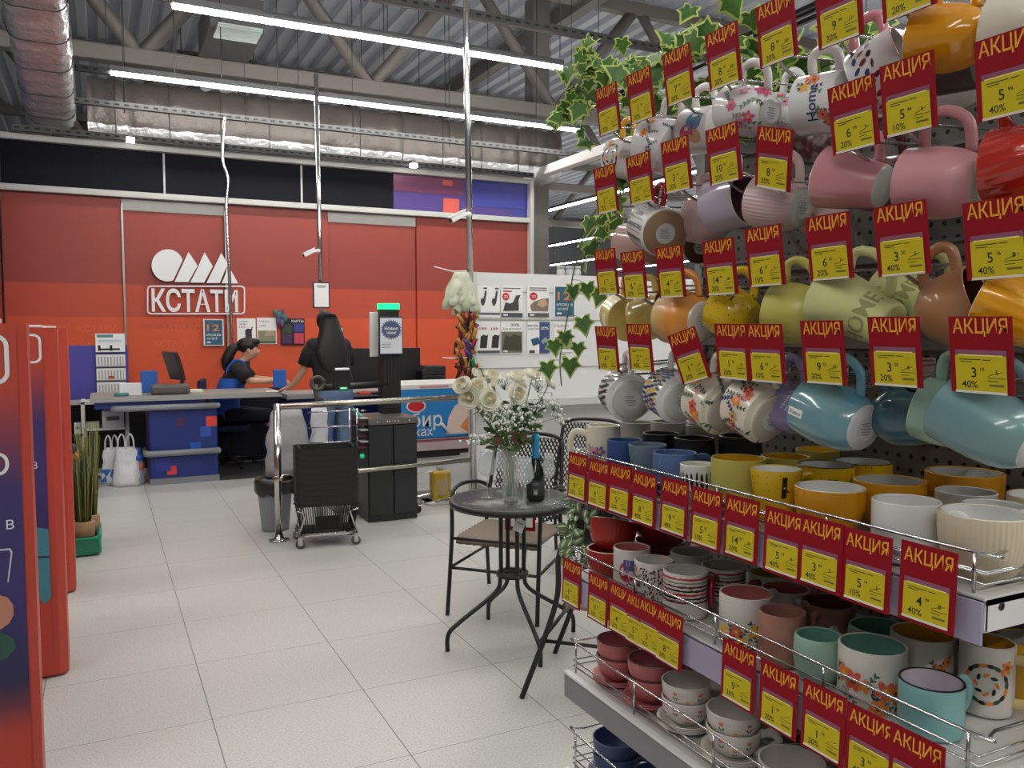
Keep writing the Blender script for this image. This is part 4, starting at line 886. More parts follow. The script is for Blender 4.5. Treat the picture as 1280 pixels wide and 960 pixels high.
hand(n, e, 'lh', 'lwr', (-.325, .34, .935), (-.55, .8, -.25), (.8, .5, 0), (0, 0, -1))
hand(n, e, 'rh', 'rwr', (.1, .36, 1.03), (-.5, .85, 0), (-.3, -.1, .9), (0, .3, -1))
skin_mesh('body', n, e, skin_m, wm, 'pelvis', 2)
m_tee = M_('black_cotton', (20, 20, 22), .85); m_jean = M_('light_blue_denim', (104, 126, 156), .8, vary=(9, (84, 104, 136), .25))
b = MB(); b.loft([((0, 0, .95), .205, .14), ((-.005, .01, 1.02), .2, .136), ((-.015, .03, 1.12), .195, .13), ((-.025, .05, 1.26), .212, .138), ((-.03, .06, 1.36), .21, .12), ((-.033, .075, 1.42), .12, .09), ((-.035, .09, 1.455), .07, .065)], 24, caps=False)
b.tube([(-.17, .06, 1.36), (-.225, .085, 1.27), (-.252, .12, 1.165)], [.08, .079, .076], 16); b.tube([(.11, .06, 1.36), (.172, .08, 1.27), (.197, .112, 1.165)], [.08, .079, .074], 16)
b.ball((-.185, .06, 1.345), (.078, .088, .085)); b.ball((.125, .06, 1.345), (.078, .088, .085)); b.build('t_shirt', m_tee, wm)
b = MB(); b.loft([((0, 0, 1.0), .165, .115), ((0, 0, .93), .185, .13), ((0, -.005, .85), .19, .14), ((0, 0, .78), .185, .125)], 24, caps=False)
for sx in (-1, 1): b.loft([((sx*.09, 0, .82), .1, .118), ((sx*.095, 0, .7), .094, .1), ((sx*.1, .02, .48), .075, .08), ((sx*.1, -.005, .3), .068, .075), ((sx*.1, -.02, .08), .062, .07)], 18, caps=False)
b.build('jeans', m_jean, wm)
for sx in (-1, 1):
    b = MB(); b.loft([((sx*.105, -.06, .03), .035, .03, (1, 0, 0), (0, 0, 1)), ((sx*.105, 0, .045), .045, .045, (1, 0, 0), (0, 0, 1)), ((sx*.11, .1, .035), .047, .035, (1, 0, 0), (0, 0, 1)), ((sx*.112, .16, .025), .03, .024, (1, 0, 0), (0, 0, 1))], 14); b.build('shoe', white_p, wm)
b = MB(); b.ball((-.035, .115, 1.6), (.088, .1, .1), 20, 12)
N = 28; vs = []; secs = [(1.66, .06, .07, .1), (1.6, .092, .06, .095), (1.5, .11, .03, .09), (1.4, .145, -.015, .065), (1.3, .165, -.04, .055), (1.2, .15, -.065, .04), (1.13, .105, -.075, .032), (1.07, .06, -.08, .02), (1.04, .025, -.078, .01)]
rnd = random.Random(7); wv = [rnd.uniform(-.006, .006) for _ in range(N)]
for z, rx, yc, ry in secs:
    for k in range(N):
        a = 2*PI*k/N; vs.append((-.03+(rx+wv[k])*math.cos(a)+.012*math.sin(z*9), yc-.0+(ry+wv[k])*math.sin(a), z))
b.add(vs, [(i*N+k, i*N+(k+1) % N, (i+1)*N+(k+1) % N, (i+1)*N+k) for i in range(len(secs)-1) for k in range(N)]+[tuple(range(N)), tuple((len(secs)-1)*N+k for k in range(N))[::-1]], 0, True)
b.build('hair', hair_m, wm)
# seated cashier in profile, facing right (+X local is where she faces)
cpz = at_y(312, 470, 9.2)
ca = thing('person', 'seated cashier in blue vest over black shirt, dark ponytail, bent over the counter', 'person', (cpz.x-.05, 9.6, 0), R(-12))
n = {'pelvis': ((-.16, 0, .56), (.13, .12)), 'belly': ((-.12, 0, .72), (.1, .12)), 'chest': ((-.03, 0, .95), (.105, .13)), 'neckb': ((.035, 0, 1.1), .056), 'neck': ((.07, 0, 1.15), .045), 'jaw': ((.135, 0, 1.195), (.06, .055)), 'skull': ((.12, 0, 1.27), (.082, .068)), 'crown': ((.1, 0, 1.315), (.05, .05)), 'nose': ((.215, 0, 1.225), .012), 'chin': ((.185, 0, 1.165), .018)}
e = [('pelvis', 'belly'), ('belly', 'chest'), ('chest', 'neckb'), ('neckb', 'neck'), ('neck', 'jaw'), ('jaw', 'skull'), ('skull', 'crown'), ('jaw', 'nose'), ('jaw', 'chin')]
for s, sy in (('l', 1), ('r', -1)):
    n[s+'hip'] = ((-.1, sy*.09, .54), .085); n[s+'knee'] = ((.3, sy*.12, .52), .058); n[s+'calf'] = ((.3, sy*.12, .36), .05); n[s+'ank'] = ((.24, sy*.12, .1), .036); n[s+'toe'] = ((.38, sy*.13, .035), (.034, .022))
    n[s+'sh'] = ((-.01, sy*.165, 1.05), .052); n[s+'elb'] = ((.12, sy*.21, .915), .042); n[s+'wr'] = ((.36, sy*.14, .905), .026)
    e += [('pelvis', s+'hip'), (s+'hip', s+'knee'), (s+'knee', s+'calf'), (s+'calf', s+'ank'), (s+'ank', s+'toe'), ('chest', s+'sh'), (s+'sh', s+'elb'), (s+'elb', s+'wr')]
    hand(n, e, s+'h', s+'wr', (.36, sy*.14, .905), (1, -.15*sy, -.02), (0, -sy, .1), (0.1, 0, -1))
ca.scale = (1.08, 1.08, 1.04); skin_mesh('body', n, e, skin_m, ca, 'pelvis', 2)
for sy in (-1, 1):
    b = MB(); b.ball((.1, sy*.07, 1.235), (.018, .01, .03), 10, 6); b.build('ear', skin_m, ca)
    b = MB(); b.ball((.197, sy*.03, 1.25), (.006, .012, .006), 8, 6); b.build('eye', black_p, ca)
b = MB(); b.box((.207, 0, 1.188), (.01, .04, .008)); b.build('lips', M_('lip_rose', (160, 90, 84), .5), ca)
b = MB(); b.ball((.085, 0, 1.285), (.108, .088, .085), 20, 12); b.ball((.15, 0, 1.32), (.065, .07, .04), 14, 8); b.build('hair', hair_m, ca)
b = MB(); b.tube(smooth([(-.0, 0, 1.28), (-.06, -.01, 1.24), (-.11, -.02, 1.15), (-.13, -.02, 1.07), (-.12, -.02, 1.0)], 5), [.03, .034, .04, .045, .05, .052, .055, .055, .055, .055, .052, .05, .048, .045, .04, .035, .03, .026, .02, .014, .008][:21], 12); b.build('ponytail', hair_m, ca)
b = MB(); b.cyl((-.022, 0, 1.27), (-.035, 0, 1.26), .036, 12); b.build('hair_tie', grey_p, ca)
b = MB(); b.loft([((-.16, 0, .58), .15, .17), ((-.13, 0, .72), .135, .165), ((-.07, 0, .87), .13, .17), ((-.02, 0, 1.0), .125, .185), ((.01, 0, 1.07), .1, .16), ((.04, 0, 1.12), .068, .08)], 24, caps=False)
for sy in (-1, 1): b.tube([(0, sy*.165, 1.04), (.05, sy*.19, .985), (.1, sy*.21, .93)], [.082, .076, .07], 16)
b.ball((0, .165, 1.035), (.085, .075, .08)); b.ball((0, -.165, 1.035), (.085, .075, .08)); b.build('t_shirt', m_tee, ca)
b = MB()
secs = [(-.165, .56, .158, .178), (-.14, .7, .146, .174), (-.085, .84, .14, .178), (-.05, .94, .136, .185)]
b.loft([((x, 0, z), rx, ry) for x, z, rx, ry in secs], 24, caps=False)
for sy in (-1, 1): b.tube(smooth([(-.1, sy*.1, .93), (-.1, sy*.12, 1.03), (-.03, sy*.11, 1.12), (.05, sy*.1, 1.1), (.075, sy*.1, .98), (.06, sy*.1, .9)], 4), .024, 8, flat=.4)
b.build('vest', M_('royal_blue_cloth', (36, 92, 186), .7), ca)
b = MB()
for sy in (-1, 1): b.loft([((-.13, sy*.09, .545), .1, .1, (0, 1, 0), (0, 0, 1)), ((.3, sy*.12, .525), .072, .068, (0, 1, 0), (0, 0, 1)), ((.31, sy*.12, .42), .066, .06), ((.25, sy*.12, .1), .055, .055)], 16)
b.build('trousers', M_('dark_trousers', (28, 30, 40), .8), ca)
# office chair under her
t = thing('office_chair', 'dark blue office chair under the seated cashier behind the counter', 'chair', (cpz.x-.2, 9.6, 0), R(-12))
b = MB(); b.box((.02, 0, .43), (.46, .46, .07)); b.build('seat', M_('dark_blue_fabric', (24, 30, 64), .85), t, bevel=.03)
b = MB(); b.box((-.24, 0, .74), (.06, .42, .46)); b.build('backrest', M_('dark_blue_fabric'), t, bevel=.025)
b = MB(); b.cyl((0, 0, .07), (0, 0, .4), .03, 12); b.box((-.2, 0, .45), (.1, .06, .03)); b.build('gas_column', black_p, t)
for k in range(5):
    a = 2*PI*k/5+.3; b = MB(); b.tube([(0, 0, .11), (.3*math.cos(a), .3*math.sin(a), .07)], .024, 8); b.cyl((.3*math.cos(a)-.02, .3*math.sin(a), .03), (.3*math.cos(a)+.02, .3*math.sin(a), .03), .03, 12); b.build('leg', black_p, t)
# ---------------------------------------------------------------- bistro table
TX, TY, TZ = 1.755, 3.54, .70
t = thing('bistro_table', 'round black bistro table with textured glass top in the aisle', 'table', (TX, TY, 0))
b = MB(); b.lathe([(.285, .672), (.3, .672), (.304, .686), (.3, .7), (.288, .7), (.285, .697)], 64); b.build('rim', black_m, t)
m_tg = M_('smoked_glass', (120, 124, 122), .14, trans=.6, bump=(60, .25), ior=1.45)
b = MB(); b.lathe([(0, .69), (.287, .69), (.287, .697), (0, .697)], 64); b.build('glass_top', m_tg, t)
for k in range(4):
    a = R(176+90*k); c_, s_ = math.cos(a), math.sin(a)
    b = MB(); b.tube(smooth([(.06*c_, .06*s_, .672), (.06*c_, .06*s_, .45), (.062*c_, .062*s_, .33), (.09*c_, .09*s_, .25), (.27*c_, .27*s_, .13), (.325*c_, .325*s_, .08), (.33*c_, .33*s_, 0)], 6), .0105, 10); b.build('leg', black_m, t)
    b = MB(); b.ball((.072*c_, .072*s_, .335), .007, 8, 6); b.build('bolt', steel, t)
b = MB(); b.lathe([(.048, .325), (.078, .325), (.078, .345), (.048, .345), (.048, .325)], 32); b.build('ring', black_m, t)
b = MB(); b.lathe([(.0, .655), (.12, .655), (.12, .672), (0, .672)], 24); b.build('hub_plate', black_m, t)
b = MB(); M = Matrix.Translation((-.0, -.075, .585)) @ Matrix.Rotation(R(25), 4, 'Y'); b.box((0, 0, 0), (.055, .003, .06), M=M); b.box((0, -.002, .01), (.035, .001, .003), 1, M=M); b.tube([(0, -.07, .67), (0, -.075, .61)], .0015, 4); b.build('hang_tag', [paper, ink], t)
# ---------------------------------------------------------------- garden chairs
m_wk = M_('black_wicker', (26, 26, 26), .6); m_rope = M_('taupe_rope', (128, 116, 102), .8)
def garden_chair(loc, face, label, splay=.03):
    """face = plan direction the sitter looks"""
    t = thing('garden_chair', label, 'chair', (loc[0], loc[1], 0), math.atan2(face[1], face[0])+PI/2, 'garden chairs at the bistro table')
    for s in (-1, 1):
        b = MB(); b.tube(smooth([(s*.25, -.27-splay, 0), (s*.245, -.25, .4), (s*.25, -.235, .6), (s*.255, -.19, .655), (s*.26, -.05, .665), (s*.25, .14, .64), (s*.225, .235, .6)], 6), .0115, 10); b.build('front_leg_and_arm', black_m, t)
        b = MB(); b.tube(smooth([(s*.245, .29, 0), (s*.225, .2, .4), (s*.215, .24, .62), (s*.2, .31, .88)], 5), .0115, 10); b.build('rear_leg', black_m, t)
        b = MB(); b.tube([(s*.246, -.25-splay*.4, .25), (s*.23, .24, .25)], .008, 8); b.build('side_stretcher', black_m, t)
    b = MB(); b.tube([(-.246, -.26-splay*.4, .25), (.246, -.26-splay*.4, .25)], .0085, 8); b.build('front_stretcher', black_m, t)
    b = MB(); b.tube([(-.245, -.22, .395), (.245, -.22, .395)], .008, 8); b.tube([(-.225, .2, .395), (.225, .2, .395)], .008, 8); b.tube(smooth([(-.2, .31, .88), (-.1, .325, .905), (.1, .325, .905), (.2, .31, .88)], 5), .0115, 8); b.build('cross_bars', black_m, t)
    # woven rope seat
    b = MB(); NX, NY = 46, 40; vs = []
    for sg_ in (1, -1):
        for j in range(NY+1):
            for i in range(NX+1):
                u, v = i/NX*2-1, j/NY*2-1; x = u*.232; y = v*.215-.01
                z = .41-.018*(1-u*u)*(1-v*v)+.004*((-1)**(i//2+j//2))*(.8 if sg_ > 0 else .3)-(0 if sg_ > 0 else .022)
                if v < -.85: z -= .02*((-v-.85)/.15)**2
                vs.append((x, y, z))
    fs = []; q = (NX+1)*(NY+1)
    for j in range(NY):
        for i in range(NX):
            a = j*(NX+1)+i; fs.append((a, a+1, a+NX+2, a+NX+1)); fs.append((q+a, q+a+NX+1, q+a+NX+2, q+a+1))
    for i in range(NX): fs += [(i+1, i, q+i, q+i+1), (NY*(NX+1)+i, NY*(NX+1)+i+1, q+NY*(NX+1)+i+1, q+NY*(NX+1)+i)]
    for j in range(NY): fs += [(j*(NX+1), (j+1)*(NX+1), q+(j+1)*(NX+1), q+j*(NX+1)), ((j+1)*(NX+1)+NX, j*(NX+1)+NX, q+j*(NX+1)+NX, q+(j+1)*(NX+1)+NX)]
    b.add(vs, fs, 0, True); b.build('woven_seat', m_rope, t)
    # lattice back
    b = MB()
    def bp(u, v): return (u*(.215-.01*v), .22+.1*v+.02*(1-u*u), .42+.46*v)
    K = 14
    for k in range(-K, K+1):
        for sg_ in (-1, 1):
            pts = []
            for i in range(13):
                v = i/12; u = k/K*1.6+sg_*(v-.5)*1.3
                if -1 <= u <= 1: p = Vector(bp(u, v)); pts.append(p+Vector((0, .003*sg_, 0)))
            if len(pts) > 1: b.tube(pts, .007, 4, flat=.5)
    b.build('woven_back', m_wk, t)
    return t
ch_a = garden_chair((2.0, 4.05), (-.72, -.69), 'black garden chair with taupe woven seat behind the bistro table')
ch_b = garden_chair((1.965, 2.865), (-.7, .7), 'black garden chair partly hidden behind the mug shelves', .12)
garden_chair((2.72, 4.55), (-.75, -.65), 'black garden chair farther back, only its lattice back showing between mugs and bouquet')
t = thing('price_sign', 'red and white price sign standing on the seat of the garden chair behind the table', 'sign', (2.03, 4.0, .415), R(-40))
b = MB(); b.box((0, 0, .12), (.17, .006, .24)); b.build('card', M_('sale_red', (142, 18, 32), .6, spec=.15), t)
b = MB(); b.box((.01, -.004, .07), (.12, .002, .1)); b.build('paper_panel', paper, t)
b = MB(); b.text('АКЦИЯ', .05, 0, face_y((0, -.0045, .2)), width=.14); b.build('lettering', M_('sale_yellow_ink', (236, 166, 44), .5), t)
# ---------------------------------------------------------------- glasses, bottle, vase and flowers
m_gl = M_('clear_glass', (226, 232, 232), .03, alpha=.22, coat=1)
def wine_glass(px, py, hb, hs, rb, rt, lab, kind='wine glass'):
    q = at_z(px, py, TZ-.003); t = thing('wine_glass' if kind == 'wine glass' else 'flute_glass', lab, kind, (q.x, q.y, TZ-.0025), 0, 'glasses on the bistro table')
    b = MB(); b.lathe([(0, 0), (.034, 0), (.034, .0015), (.012, .004), (.0045, .01), (.0035, hs*.5), (.004, hs), (0, hs)], 28); b.build('stem', m_gl, t)
    b = MB(); w_ = .0012
    prof = [(.004, hs), (rb*.7, hs+hb*.12), (rb, hs+hb*.3), (rb*.98, hs+hb*.45), (rt*1.04, hs+hb*.8), (rt, hs+hb)]
    inn = [(max(r-w_, 0), z+(.002 if i == 0 else 0)) for i, (r, z) in enumerate(prof)]
    b.lathe(prof+inn[::-1]+[(0, hs+.002)], 40, rib=lambda a, i: .012*math.cos(20*a)); b.build('bowl', m_gl, t); return t
wine_glass(609, 622, .13, .1, .046, .034, 'clear ribbed wine glass at the left of the vase')
wine_glass(629, 614, .12, .1, .04, .032, 'clear ribbed wine glass hidden behind the vase')
wine_glass(655, 634, .13, .1, .046, .034, 'clear ribbed wine glass in front of the vase')
wine_glass(686, 630, .125, .115, .028, .024, 'slim clear flute right of the bottle', 'flute glass')
q = at_z(672, 626, TZ)
t = thing('wine_bottle', 'dark green wine bottle with black label and blue foil neck on the table', 'bottle', (q.x, q.y+.02, TZ-.002))
b = MB(); b.lathe([(0, .004), (.03, 0), (.042, .006), (.043, .02), (.043, .115), (.038, .15), (.02, .19), (.0155, .22), (.0155, .29), (0, .29)], 32); b.build('bottle_body', M_('dark_green_glass', (18, 24, 10), .08, coat=.6), t)
b = MB(); b.lathe([(.0434, .03), (.0438, .031), (.0438, .1), (.0434, .101)], 32); b.build('label', M_('charcoal_label', (52, 54, 58), .5), t)
b = MB(); a0 = math.atan2(-q.y, -q.x)
for k, (zz_, hw, hh) in enumerate(((.085, .35, .012), (.06, .3, .008), (.045, .22, .018))):
    vs = []; N = 8
    for i in range(N+1):
        a = a0-hw+2*hw*i/N; vs += [(.0442*math.cos(a), .0442*math.sin(a), zz_-hh/2), (.0442*math.cos(a), .0442*math.sin(a), zz_+hh/2)]
    b.add(vs, [(2*i, 2*i+2, 2*i+3, 2*i+1) for i in range(N)], 0 if k < 2 else 1)
b.build('label_print', [M_('dim_print', (110, 112, 116), .5), M_('pale_print', (176, 178, 180), .5)], t)
b = MB(); b.lathe([(.016, .2), (.0185, .205), (.0175, .25), (.0185, .29), (.017, .318), (.0, .32)], 24); b.build('foil', M_('cyan_foil', (40, 150, 200), .3, .35), t)
b = MB(); b.box((0, 0, .2), (.05, .004, .03)); b.build('bow', black_p, t)
# vase
q = at_z(638, 625, TZ); VX, VY = q.x, q.y
t = thing('glass_vase', 'clear cylindrical glass vase holding the white bouquet', 'vase', (VX, VY, TZ-.002))
b = MB(); b.lathe([(0, 0), (.04, 0), (.041, .004), (.037, .1), (.036, .2), (.04, .24), (.0385, .24), (.0345, .2), (.0355, .1), (.038, .012), (0, .012)], 40); b.build('vase_body', m_gl, t)
bq = thing('bouquet', 'white rose and gypsophila bouquet in the glass vase', 'bouquet', (VX, VY, TZ))
m_rose = M_('ivory_petal', (246, 244, 228), .6); m_rose2 = M_('cream_heart', (244, 234, 190), .6); m_leaf = M_('rose_leaf', (58, 84, 40), .5); m_stem = M_('green_stem', (92, 116, 62), .55)
def rose(c, r, dirn, seed, bud=False):
    rnd = random.Random(seed); d = Vector(dirn).normalized(); x = d.orthogonal().normalized(); y = d.cross(x); b = MB()
    layers = ((.22, .5, 3), (.42, .52, 4), (.62, .46, 5), (.84, .34, 6), (1.05, .12, 6)) if not bud else ((.3, 1.1, 3), (.5, 1.0, 4))
    for li, (rad, hgt, npet) in enumerate(layers):
        for k in range(npet):
            a0 = 2*PI*k/npet+li*.7+rnd.uniform(-.2, .2); wd = 2*PI/npet*.72; vs = []
            for j in range(5):
                v = j/4
                for i in range(5):
                    u = i/4*2-1; a = a0+u*wd*(1-.25*v*v)
                    rr = r*rad*(.35+.65*math.sin(PI*min(1, v*.62+.02)))*(1+.12*v*(1-u*u))+(r*.12*v*v if li > 2 else 0)
                    h = r*(-.55+ v*(hgt+.45)*(1-.12*u*u))-(r*.12*max(0, v-.7)/.3 if li > 2 else 0)
                    vs.append(Vector(c)+(x*math.cos(a)+y*math.sin(a))*rr+d*h)
            b.add(vs, [(j*5+i, j*5+i+1, j*5+i+6, j*5+i+5) for j in range(4) for i in range(4)], 1 if li == 0 else 0, True)
    b.ball(tuple(Vector(c)-d*r*.45), r*.3, 8, 6, 2); b.ball(tuple(Vector(c)-d*r*.12), r*.3, 8, 6, 1)
    return b.build('rose', [m_rose, m_rose2, m_stem], bq)
roses = [(577, 480, 10, -.06, (-.6, -.5, .6), 0), (586, 497, 11, -.08, (-.5, -.7, .1), 0), (601, 457, 7, .02, (-.1, -.2, 1), 1), (594, 467, 7, .03, (-.3, -.3, 1), 1), (597, 483, 11, -.02, (-.2, -.6, .5), 0), (604, 473, 9, .03, (0, -.4, 1), 0), (616, 469, 11, .02, (0, -.5, .8), 0), (617, 480, 7, -.05, (0, -.4, 1), 1), (612, 499, 12, -.11, (-.15, -.9, .45), 0), (647, 470, 11, 0, (.05, -.4, .9), 0), (648, 492, 11, -.11, (.1, -.95, .35), 0), (667, 467, 11, .05, (.3, -.4, .8), 0), (689, 478, 9, .05, (.7, -.3, .6), 0), (652, 480, 8, .06, (.3, -.2, .9), 0)]
b = MB(); bl = MB(); rnd = random.Random(12)
def leaf_quad(bm, p, d, up_, L, W, mi=0):
    d = Vector(d).normalized(); s = d.cross(Vector(up_)); s = s.normalized() if s.length > .01 else d.orthogonal().normalized(); nn = s.cross(d)
    P = Vector(p); vs = [P, P+d*L*.3+s*W*.45+nn*W*.12, P+d*L*.7+s*W*.38+nn*W*.1, P+d*L, P+d*L*.7-s*W*.38+nn*W*.1, P+d*L*.3-s*W*.45+nn*W*.12, P+d*L*.35, P+d*L*.7]
    bm.add(vs, [(0, 6, 1), (6, 7, 2, 1), (7, 3, 2), (0, 5, 6), (6, 5, 4, 7), (7, 4, 3)], mi, True)
for k, (x, y, rp_, dy, dr, bud) in enumerate(roses):
    c = at_y(x, y, VY+dy)-Vector((VX, VY, TZ)); rose(c, rp_*3.95/1040*1.05, dr, k, bud)
    a = rnd.uniform(0, 6.28); foot = Vector((.022*math.cos(a), .022*math.sin(a), .02)); nk = Vector((.012*math.cos(a+2), .012*math.sin(a+2), .2))
    b.tube(smooth([foot, nk, nk*.4+c*.6, c-Vector(dr).normalized()*.015], 5), .0032, 5)
for k in range(150):
    a = rnd.uniform(0, 6.28); rr = rnd.uniform(.02, .14); z = rnd.uniform(.24, .47)
    leaf_quad(bl, (rr*math.cos(a), rr*.7*math.sin(a), z), (math.cos(a)+rnd.uniform(-.5, .5), math.sin(a)+rnd.uniform(-.5, .5), rnd.uniform(-.5, .6)), (rnd.uniform(-1, 1), rnd.uniform(-1, 1), 1), rnd.uniform(.04, .07), rnd.uniform(.025, .04), k % 2)
b.build('stems', m_stem, bq); bl.build('foliage', [m_leaf, M_('rose_leaf_light', (98, 122, 60), .5)], bq)
g = MB(); gs = MB()
def spray(c, n, sp, seed):
    rnd = random.Random(seed); c = Vector(c)
    for i in range(n):
        p = c+Vector((rnd.gauss(0, sp), rnd.gauss(0, sp*.7), rnd.gauss(0, sp*.8)))
        g.ball(tuple(p), rnd.uniform(.004, .0075), 6, 4); gs.tube([tuple(c-Vector((0, 0, sp*1.4))), tuple(p)], .0011, 3)
for k, (x, y, n_, sp, dy) in enumerate([(622, 520, 34, .03, -.1), (640, 512, 30, .03, -.12), (632, 528, 30, .03, -.12), (660, 525, 26, .028, -.1), (668, 508, 30, .03, 0), (680, 500, 22, .03, .03), (692, 505, 20, .025, .05), (697, 517, 18, .02, .05), (701, 525, 14, .018, .05), (590, 547, 16, .02, -.1), (602, 549, 12, .018, -.1), (630, 478, 24, .025, 0), (672, 480, 24, .03, 0), (625, 527, 20, .02, -.14), (648, 519, 20, .02, -.14), (610, 515, 14, .02, -.1)]):
    spray(at_y(x, y, VY+dy)-Vector((VX, VY, TZ)), n_, sp, 50+k)
for x, y in ((597, 548), (700, 522), (622, 522), (660, 525)): gs.tube(smooth([(0, 0, .2), (at_y((x+638)/2, (y+560)/2-8, VY)-Vector((VX, VY, TZ))), (at_y(x, y, VY)-Vector((VX, VY, TZ)))], 4), .0016, 4)
o = g.build('gypsophila', M_('white_blossom', (238, 240, 236), .7), bq); o['kind'] = 'stuff'; gs.build('gypsophila_stems', m_stem, bq)['kind'] = 'stuff'
for x, y, r_ in ((622, 550, .024), (645, 547, .024), (653, 549, .026)):
    c = at_y(x, y, VY-.05)-Vector((VX, VY, TZ)); b = MB(); b.prism([(r_*math.cos(i*PI/9), r_*1.15*math.sin(i*PI/9)) for i in range(18)], -.001, .001, 0, face_y(c)); b.tube([c, (0, 0, .17)], .0015, 4); b.build('brown_leaf', M_('brown_leaf', (112, 84, 62), .6), bq)
# ---------------------------------------------------------------- the mug gondola on the right
XS = .9; PEG = 1.27; SH = {1: 1.203, 2: .985, 3: .765, 4: .545}
SY0, SY1 = .597, 1.54
t = thing('display_gondola', 'grey perforated gondola carrying the mug hooks and shelves on the right', 'display rack', (PEG, 1.0, 0))
b = MB(); b.box((.015, 0, 1.0), (.03, 1.1, 1.9)); b.build('perforated_panel', pegboard_mat(), t)
for k, z in enumerate((1.95, 1.8, 1.645, 1.49, 1.335)):
    b = MB(); b.box((-.004, 0, z), (.012, 1.1, .03)); b.box((-.012, 0, z+.012), (.01, 1.1, .006)); b.build('hook_bar', M_('dull_zinc', (118, 118, 118), .5, .4), t)
for y in (-.56, .56):
    b = MB(); b.box((.02, y, .98), (.06, .03, 1.96)); b.build('upright', grey_p, t)
b = MB(); b.box((-.1, 0, .06), (.5, 1.12, .12)); b.build('base', grey_p, t)
m_shelf = M_('shelf_grey_enamel', (196, 194, 190), .4); m_tick = M_('lilac_ticket_channel', (176, 170, 196), .25, alpha=.75)
shn = {1: 'top', 2: 'middle', 3: 'lower', 4: 'bottom'}
sdesc = {1: 'grey metal shelf just under the hanging mugs, highest of the four', 2: 'second grey metal shelf, holding patterned and mint mugs', 3: 'third grey metal shelf, holding pink and tulip tea cups', 4: 'lowest grey metal shelf, holding dark blue cups'}
for k, z in SH.items():
    t = thing('display_shelf', sdesc[k], 'shelf', (XS, (SY0+SY1)/2, z), 0, 'mug display shelves')
    L = SY1-SY0; D = PEG-XS-.022
    b = MB(); b.box((D/2, 0, -.006), (D, L, .012)); b.box((.004, 0, -.022), (.008, L, .04)); b.build('shelf_tray', m_shelf, t, bevel=.002)
    for s in (-1, 1):
        b = MB(); b.box((D/2+.001, s*(L/2-.003), -.022), (D-.004, .006, .038)); b.cyl((.03, s*(L/2+.001), -.014), (.03, s*(L/2-.004), -.014), .005, 10, 1); b.box((.1, s*(L/2+.0005), -.024), (.022, .002, .006), 1); b.build('side_flange', [white_p, black_p], t)
    if k < 3: b = MB(); b.box((-.004, 0, -.03), (.004, L, .05)); b.build('ticket_channel', m_tick, t)
    else:
        b = MB(); b.box((-.006, 0, -.03), (.01, L, .05)); b.build('front_lip', M_('grey_lip', (136, 136, 140), .35, .3), t, bevel=.003)
        b = MB(); b.box((-.005, 0, -.001), (.014, L, .006)); b.build('edge_strip', white_p, t, bevel=.001)
fd = {1: 'chrome wire fence along the highest mug shelf', 2: 'chrome wire fence in front of the patterned mugs', 3: 'chrome wire fence in front of the pink and tulip cups', 4: 'chrome wire fence round the dark blue cups'}
for k, z in SH.items():
    h = {1: .048, 2: .05, 3: .065, 4: .085}[k]; x = XS+.008
    t = thing('wire_fence', fd[k], 'wire fence', (x, (SY0+SY1)/2, z), 0, 'chrome shelf fences'); L = SY1-SY0-.015; r_ = .0022
    b = MB(); b.tube(smooth([(.2, -L/2, h), (.03, -L/2, h), (0, -L/2+.02, h), (0, 0, h), (0, L/2-.02, h), (.03, L/2, h), (.2, L/2, h)], 4), r_, 6); b.build('top_wire', chrome, t)
    for hh in (.012, .024) + ((h*.55,) if k in (1, 4) else ()):
        b = MB(); b.tube([(.15, -L/2, hh), (.004, -L/2, hh), (.001, L/2, hh), (.15, L/2, hh)], r_*.8, 5); b.build('low_wire', chrome, t)
    for yy in (-L/2+.012, -L/4, 0, L/4, L/2-.012):
        b = MB(); b.cyl((0, yy, 0), (0, yy, h), r_, 6); b.build('fence_pin', chrome, t)
    for yy in (-L/2, L/2):
        b = MB(); b.cyl((.2, yy, 0), (.2, yy, h), r_, 6); b.build('fence_pin', chrome, t)

# ---------------------------------------------------------------- sale tags
m_sale = M_('sale_red', (142, 18, 32), .6, spec=.15); m_sy = M_('sale_yellow_ink', (240, 172, 40), .6, spec=.15); m_lab = M_('sale_label_yellow', (200, 182, 36), .6, spec=.15)
m_pock = M_('clear_pocket', (140, 84, 110), .25); m_edge = M_('pocket_edge', (226, 220, 206), .3)
TW, THh = .0765, .089
def once(name, fn, mats):
    c_ = {}
    def get(parent, key=None):
        k = key
        if k not in c_:
            b = MB(); fn(b, *([] if key is None else key)); o = b.build(name, mats, parent); c_[k] = o.data; return o
        o = bpy.data.objects.new(name, c_[k]); COL.objects.link(o); o.parent = parent; return o
    return get
def f_card(b, kind): b.box((0, 0, 0), (TW, THh if kind == 'h' else .098, .0008))
def f_word(b): b.text('АКЦИЯ', 1, 0, Matrix.Translation((0, THh/2-.0125, .0008)), width=TW*.86, sy=.0235)
def f_lab(b): b.box((0, -THh/2+.0225, .0016), (TW*.8, .043, .0006)); b.box((0, -THh/2+.0445, .002), (TW*.7, .0012, .0002), 1)
def f_pock(b): b.box((.0, -THh/2+.0255, .0009), (TW*.8, .05, .0006)); b.box((0, -THh/2+.0018, .0022), (TW*.8, .0026, .0022), 1)
